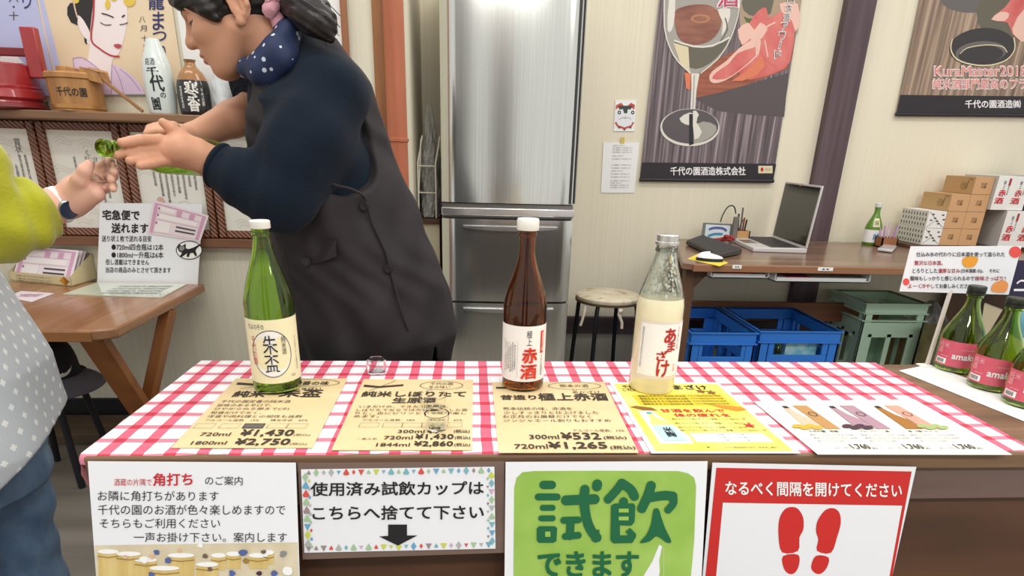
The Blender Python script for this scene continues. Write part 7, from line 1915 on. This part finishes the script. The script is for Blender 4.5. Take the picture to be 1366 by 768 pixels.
# the hem: falls towards the back left, open slit at the side
Fa.plane_cut((-0.235, 1.49, 0.578), (0.10, 0, -1)); sl, X = Fa.blk(Fa.lo, Fa.lo + Fa.n * Fa.h)
Fa.d[sl] = np.maximum(Fa.d[sl], -(np.abs((X[..., 0] + 0.090) - (X[..., 2] - 0.58) * 0.10) - 0.010 * np.clip((0.70 - X[..., 2]) / 0.12, 0, 1)) * (X[..., 1] < 1.45) - 0.2 * (X[..., 1] >= 1.45))
apron = skin('apron', [Fa], M_APR, woman, smooth=2)


def on_front(px, py, lift=0.0):
    """where the line of sight meets the near side of the smock"""
    d = ray(px, py)
    for i in range(400):
        Y = 1.18 + i * 0.001; p = CAM + d * (Y / d.y)
        z = min(max(p.z, 0.575), 1.238); A = np.array(AP)
        cx, cy, rx, ry = [float(np.interp(z, A[:, 0], A[:, j])) for j in (1, 2, 3, 4)]
        if ((p.x - cx) / rx) ** 2 + ((p.y - cy) / ry) ** 2 < 1: return p - d.normalized() * (0.006 + lift)
    return CAM + d * 1.4


for (x, y) in ((486, 275), (518, 358), (409, 349)):
    p = on_front(x, y, 0.001); b = MB(); b.lathe([(0.0001, 0.004), (0.0045, 0.004), (0.0055, 0.0055), (0.0085, 0.0055), (0.0095, 0.003), (0.009, 0.0)], p, M_BTN, (0, -1, 0.1), 20); b.build('button', woman)
b = MB(); q = [(378, 331), (448, 318), (449, 342), (430, 349), (386, 360)]
P0 = [on_front(*v, 0.003) for v in q]; P1 = [on_front(*v, -0.01) for v in q]
vs = P0 + P1; n = len(q); b.add(vs, [tuple(range(n))] + [(i, (i + 1) % n, n + (i + 1) % n, n + i) for i in range(n)], M_APR); b.build('pocket_flap', woman)
b = MB(); b.tube([on_front(x, y, 0.0015) for x, y in spline([(433, 238), (448, 247), (468, 252), (486, 262), (490, 275), (498, 300), (514, 335), (522, 365), (534, 410), (545, 440)], 4, False)], 0.0028, M_APR, 6); b.build('placket_edge', woman)

# dotted neckerchief
Fn = Field((-0.56, 1.25, 1.14), (-0.26, 1.60, 1.42), 0.003)
ring = [P(385, 20, 1.44), P(384, 46, 1.365), P(374, 76, 1.335), P(353, 97, 1.34), P(332, 92, 1.375), P(325, 82, 1.43), P(334, 66, 1.49), P(362, 36, 1.505), P(385, 20, 1.44)]
Fn.chain(ring, [0.017, 0.023, 0.027, 0.025, 0.018, 0.014, 0.016, 0.018, 0.017], 0.012)
Fn.cone(P(372, 70, 1.345), P(352, 90, 1.345), 0.033, 0.030, 0.015)
Fn.warp(lambda X: 0.0013 * np.sin(X[..., 0] * 120 - X[..., 2] * 90 + 1.0))
skin('neckerchief', [Fn], M_SCARF, woman, smooth=3)

# ------------------------------------------------------------------ the bottle she pours from
mo = P(135.5, 196.5, 1.135); ba = P(262, 209, 1.355)
ax = (ba - mo).normalized(); Ln = 0.285
mo2 = mo; base_ = mo + ax * Ln
t = thing('sake_bottle', 'green bottle tipped sideways in the hands of the woman pouring', 'bottle', tuple(base_))
pr = bottle_prof(0.0365, Ln, 0.150, 0.0115, 0.245)
b = MB(); b.lathe(pr, base_, M_GGLASS, -ax, 40, cap=False); b.lathe([(max(r - 0.0024, 0.003), max(z, 0.006)) for r, z in pr][::-1], base_, M_GGLASS, -ax, 40, cap=False)
b.lathe([(0.0001, 0.004), (0.03, 0.001), (pr[0][0], 0.0)], base_, M_GGLASS, -ax, 40, cap=False); b.lathe([(pr[0][0] - 0.0024, 0.006), (0.0001, 0.008)], base_, M_GGLASS, -ax, 40, cap=False); b.lathe([(pr[-1][0], Ln), (pr[-1][0] - 0.0024, Ln)], base_, M_GGLASS, -ax, 40, cap=False)
b.build('glass_body', t)
b = MB(); b.lathe([(0.0139, Ln - 0.012), (0.0146, Ln - 0.010), (0.0146, Ln - 0.003), (0.0135, Ln)], base_, M_GGLASS, -ax, 36, cap=False); b.lathe([(0.0118, Ln - 0.028), (0.0135, Ln - 0.0265), (0.0135, Ln - 0.0235), (0.0118, Ln - 0.022)], base_, M_GGLASS, -ax, 36, cap=False); b.build('lip', t)

# ------------------------------------------------------------------ the customer
cust = thing('person', 'customer in lime cardigan, pale patterned tunic and jeans holding out a small cup', 'person', (-0.95, 1.12, 0.0))
M_LIME = mat('lime_knit', '#a9a91c', 0.85, sheen=0.3, bump=0.6, bscale=160)
M_DENIM = streaks('washed_denim', [(0.3, '#4f6a8c'), (0.5, '#6e89a8'), (0.75, '#8fa6be')], (9, 9, 5), 0.85, 1.6, 7, bump=0.2)
CYc = 1.13
W0 = P(90, 270, 1.165); E0 = P(-8, 298, 1.075); S0 = at(-125, 150, 1.03)
Fc = Field((-1.34, 0.86, 0.0), (-0.70, 1.42, 1.62), 0.006)
CB = [(0.45, -1.01, CYc, 0.09, 0.13), (0.70, -0.985, CYc, 0.11, 0.155), (0.90, -1.005, CYc, 0.11, 0.15), (1.10, -1.06, CYc, 0.11, 0.155), (1.26, -1.10, CYc, 0.08, 0.15), (1.33, -1.11, CYc, 0.05, 0.08)]
Fc.stack(CB, 0.02); Fc.cone((-1.105, CYc, 1.30), (-1.085, CYc, 1.42), 0.05, 0.05, 0.02)
for s in (1, -1): Fc.chain([(-1.0, CYc + s * 0.085, 0.60), (-1.022, CYc + s * 0.088, 0.36), (-1.02, CYc + s * 0.09, 0.06)], [0.075, 0.056, 0.036], 0.03); Fc.cone((-1.0, CYc + s * 0.09, 0.045), (-0.88, CYc + s * 0.1, 0.04), 0.034, 0.028, 0.02)
Fc.ell((-1.075, CYc, 1.50), (0.092, 0.075, 0.115), None, 0.02); Fc.ell((-1.01, CYc, 1.455), (0.04, 0.045, 0.045), None, 0.02); Fc.cone((-0.985, CYc, 1.50), (-0.972, CYc, 1.475), 0.009, 0.012, 0.01)
for s in (1, -1): Fc.ell((-1.08, CYc + s * 0.075, 1.485), (0.02, 0.009, 0.03), None, 0.006)
Fd = Field((-0.90, 0.98, 0.86), (-0.56, 1.30, 1.12), 0.0024)
Fd.chain([E0, E0.lerp(W0, 0.5), W0], [0.042, 0.037, 0.026], 0.01)
p1, p2 = P(104, 258, 1.165), P(118, 246, 1.168)
Fd.chain([W0, p1, p2], [0.0255, 0.026, 0.023], 0.012)
Fd.cone(P(100, 272, 1.155), P(128, 258, 1.15), 0.019, 0.0145, 0.012); Fd.cone(P(98, 252, 1.175), P(114, 236, 1.18), 0.017, 0.013, 0.012)
for (k0, k1, k2, k3), rr in ((((121, 233, 1.192), (134, 222, 1.196), (146, 215, 1.180), (148.5, 217, 1.160)), 0.0088), (((124, 240, 1.190), (138, 230, 1.196), (152, 225.5, 1.178), (152, 229, 1.155)), 0.0092), (((127, 247, 1.184), (139, 240, 1.190), (151, 235, 1.172), (148, 239.5, 1.150)), 0.0088), (((128, 256, 1.170), (139, 252.5, 1.172), (150, 247, 1.160), (151, 252, 1.146)), 0.0080)):
    q = [P(*k) for k in (k0, k1, k2, k3)]; Fd.chain([P(116, 247, 1.172)] + q, [0.012, rr * 1.02, rr * 0.92, rr * 0.88, rr * 0.74], 0.003)
Fd.chain([P(101, 255, 1.15), P(107, 240, 1.140), P(113, 228, 1.138), P(119.5, 219, 1.142)], [0.0165, 0.0125, 0.0100, 0.0080], 0.006)
skin('body', [Fc, Fd], M_SKIN2, cust)
# tunic with little white marks
M_TUN = mat('pale_patterned_tunic', '#c3c7cb', 0.8); nt = M_TUN.node_tree; n = nt.nodes
tc = n.new('ShaderNodeTexCoord'); sp = n.new('ShaderNodeSeparateXYZ'); nt.links.new(tc.outputs['Object'], sp.inputs[0])
uu = mathn(nt, 'MULTIPLY', mathn(nt, 'ARCTAN2', mathn(nt, 'SUBTRACT', sp.outputs[1], 0.01), sp.outputs[0]), 0.17); vv = sp.outputs[2]
row = mathn(nt, 'DIVIDE', vv, 0.023); rid = mathn(nt, 'FLOOR', row); fu = mathn(nt, 'FRACT', mathn(nt, 'ADD', mathn(nt, 'DIVIDE', uu, 0.046), mathn(nt, 'MULTIPLY', rid, 0.5)))
du = mathn(nt, 'ABSOLUTE', mathn(nt, 'MULTIPLY', mathn(nt, 'SUBTRACT', fu, 0.5), 0.046)); dv = mathn(nt, 'ABSOLUTE', mathn(nt, 'MULTIPLY', mathn(nt, 'SUBTRACT', mathn(nt, 'FRACT', row), 0.5), 0.023))
hi = mathn(nt, 'MAXIMUM', du, dv); lo_ = mathn(nt, 'MINIMUM', du, dv); cr_ = mathn(nt, 'MULTIPLY', mathn(nt, 'LESS_THAN', hi, 0.0062), mathn(nt, 'LESS_THAN', lo_, 0.0027))
nt.links.new(mixn(nt, cr_, lin('#c8cdd3'), lin('#f4f5f4')), n['Principled BSDF'].inputs['Base Color'])
Fu = Field((-1.36, 0.85, 0.42), (-0.68, 1.44, 1.34), 0.005)
TU = [(0.44, -0.985, CYc, 0.158, 0.20), (0.56, -0.972, CYc, 0.163, 0.205), (0.70, -0.978, CYc, 0.155, 0.20), (0.90, -1.012, CYc, 0.133, 0.178), (1.10, -1.062, CYc, 0.128, 0.172), (1.25, -1.10, CYc, 0.10, 0.155), (1.31, -1.11, CYc, 0.075, 0.09)]
Fu.stack(TU, 0.01, 'add', lambda X, a: -0.006 * np.clip((1.0 - X[..., 2]) / 0.4, 0, 1) * np.sin(a * 6 + X[..., 2] * 5) + wave(X, [(20, 10, 30, 0.2, 0.002)]))
Fu.plane_cut((-0.80, CYc - 0.1, 0.545), (0.72, 0.35, -1.0))
skin('tunic', [Fu], M_TUN, cust)
Fj = Field((-1.24, 0.88, 0.03), (-0.74, 1.40, 0.72), 0.006)
Fj.stack([(0.44, -1.005, CYc, 0.13, 0.18), (0.70, -0.985, CYc, 0.135, 0.18)], 0.02)
for s in (1, -1): Fj.chain([(-1.005, CYc + s * 0.09, 0.55), (-1.022, CYc + s * 0.09, 0.36), (-1.022, CYc + s * 0.09, 0.07)], [0.105, 0.094, 0.085], 0.03)
Fj.warp(lambda X: wave(X, [(25, 20, 60, 0.5, 0.003), (40, -30, 25, 1.5, 0.002)]))
skin('jeans', [Fj], M_DENIM, cust)
for s in (1, -1):
    Fs = Field((-1.08, CYc + s * 0.1 - 0.08, 0.0), (-0.74, CYc + s * 0.1 + 0.08, 0.14), 0.005); Fs.cone((-1.01, CYc + s * 0.09, 0.05), (-0.87, CYc + s * 0.10, 0.042), 0.045, 0.038, 0.01); Fs.plane_cut((0, 0, 0.004), (0, 0, -1)); skin('shoe', [Fs], M_WHITE, cust)
# cardigan: sleeve of the raised arm plus its body behind
Fl = Field((-1.42, 0.82, 0.72), (-0.60, 1.46, 1.36), 0.0045)
Fl.stack([(0.80, -1.0, CYc, 0.142, 0.192), (1.0, -1.045, CYc, 0.138, 0.186), (1.2, -1.105, CYc, 0.115, 0.172), (1.29, -1.12, CYc, 0.08, 0.10)], 0.01)
Fl.ell((-0.85, CYc, 1.0), (0.14, 0.15, 0.42), None, 0.01, 'sub')
cuff = W0 + (E0 - W0).normalized() * 0.034; cd_ = (E0 - W0).normalized()
Fl.chain([S0, S0.lerp(E0, 0.5), E0], [0.078, 0.070, 0.060], 0.02); Fl.chain([E0, E0.lerp(W0, 0.5), cuff], [0.060, 0.051, 0.036], 0.015)
Fl.chain([(-1.12, CYc + 0.15, 1.23), (-1.15, CYc + 0.20, 1.05), (-1.15, CYc + 0.2, 0.86)], [0.07, 0.06, 0.05], 0.02)
Fl.warp(lambda X: wave(X, [(70, 20, 60, 0.4, 0.0022), (-30, 50, 90, 1.2, 0.0018)]) + 0.0045 * np.sin(((X - np.array(E0)) @ np.array(cd_)) * 170 + X[..., 2] * 40) * np.exp(-(np.linalg.norm(X - np.array(E0.lerp(W0, 0.6)), axis=-1) / 0.09) ** 2))
sl, X = Fl.blk(np.array(cuff) - 0.07, np.array(cuff) + 0.07); Fl.d[sl] = np.maximum(Fl.d[sl], -((X - np.array(cuff)) @ np.array(cd_)))
skin('cardigan', [Fl], M_LIME, cust)
b = MB(); u0 = cd_.orthogonal().normalized(); v0 = cd_.cross(u0)
b.tube([cuff + cd_ * 0.005 + (u0 * math.cos(2 * math.pi * i / 40) + v0 * math.sin(2 * math.pi * i / 40)) * 0.0355 for i in range(40)], 0.006, M_LIME, 10, closed=True); b.build('cuff', cust)
# watch
wc = W0 + cd_ * 0.015; b = MB(); rw = 0.0285
for k in range(3): b.tube([wc + cd_ * (-0.004 + 0.004 * k) + (u0 * math.cos(2 * math.pi * i / 40) + v0 * math.sin(2 * math.pi * i / 40)) * rw for i in range(40)], 0.003, M_WHITE, 8, closed=True)
b.build('watch_strap', cust)
fd = (P(105, 292, 1.10) - wc); fd = (fd - cd_ * fd.dot(cd_)).normalized()
b = MB(); b.lathe([(0.0001, 0.0), (0.0155, 0.0), (0.0165, 0.002), (0.0165, 0.006), (0.015, 0.008)], wc + fd * 0.0265, mat('watch_steel', '#b9bcc0', 0.25, 0.9), fd, 28, cap=False); b.lathe([(0.015, 0.008), (0.0001, 0.0082)], wc + fd * 0.0265, mat('watch_face', '#27304a', 0.15), fd, 28, cap=False); b.build('watch_case', cust)

# the cup she holds
c0 = P(134, 238, 1.163); c1_ = P(133.5, 205.5, 1.155); axc = (c1_ - c0).normalized(); hc = (c1_ - c0).length
b = MB(); b.lathe([(0.0001, 0.0), (0.0155, 0.0), (0.0205, hc), (0.0193, hc), (0.0145, 0.002), (0.0001, 0.002)], c0, glass('held_cup_plastic', '#f8fafa', 0.03, 1.2), axc, 32, cap=False)
single(b, 'tasting_cup', 'small clear cup held by the customer under the bottle mouth', 'cup', tuple(c0))
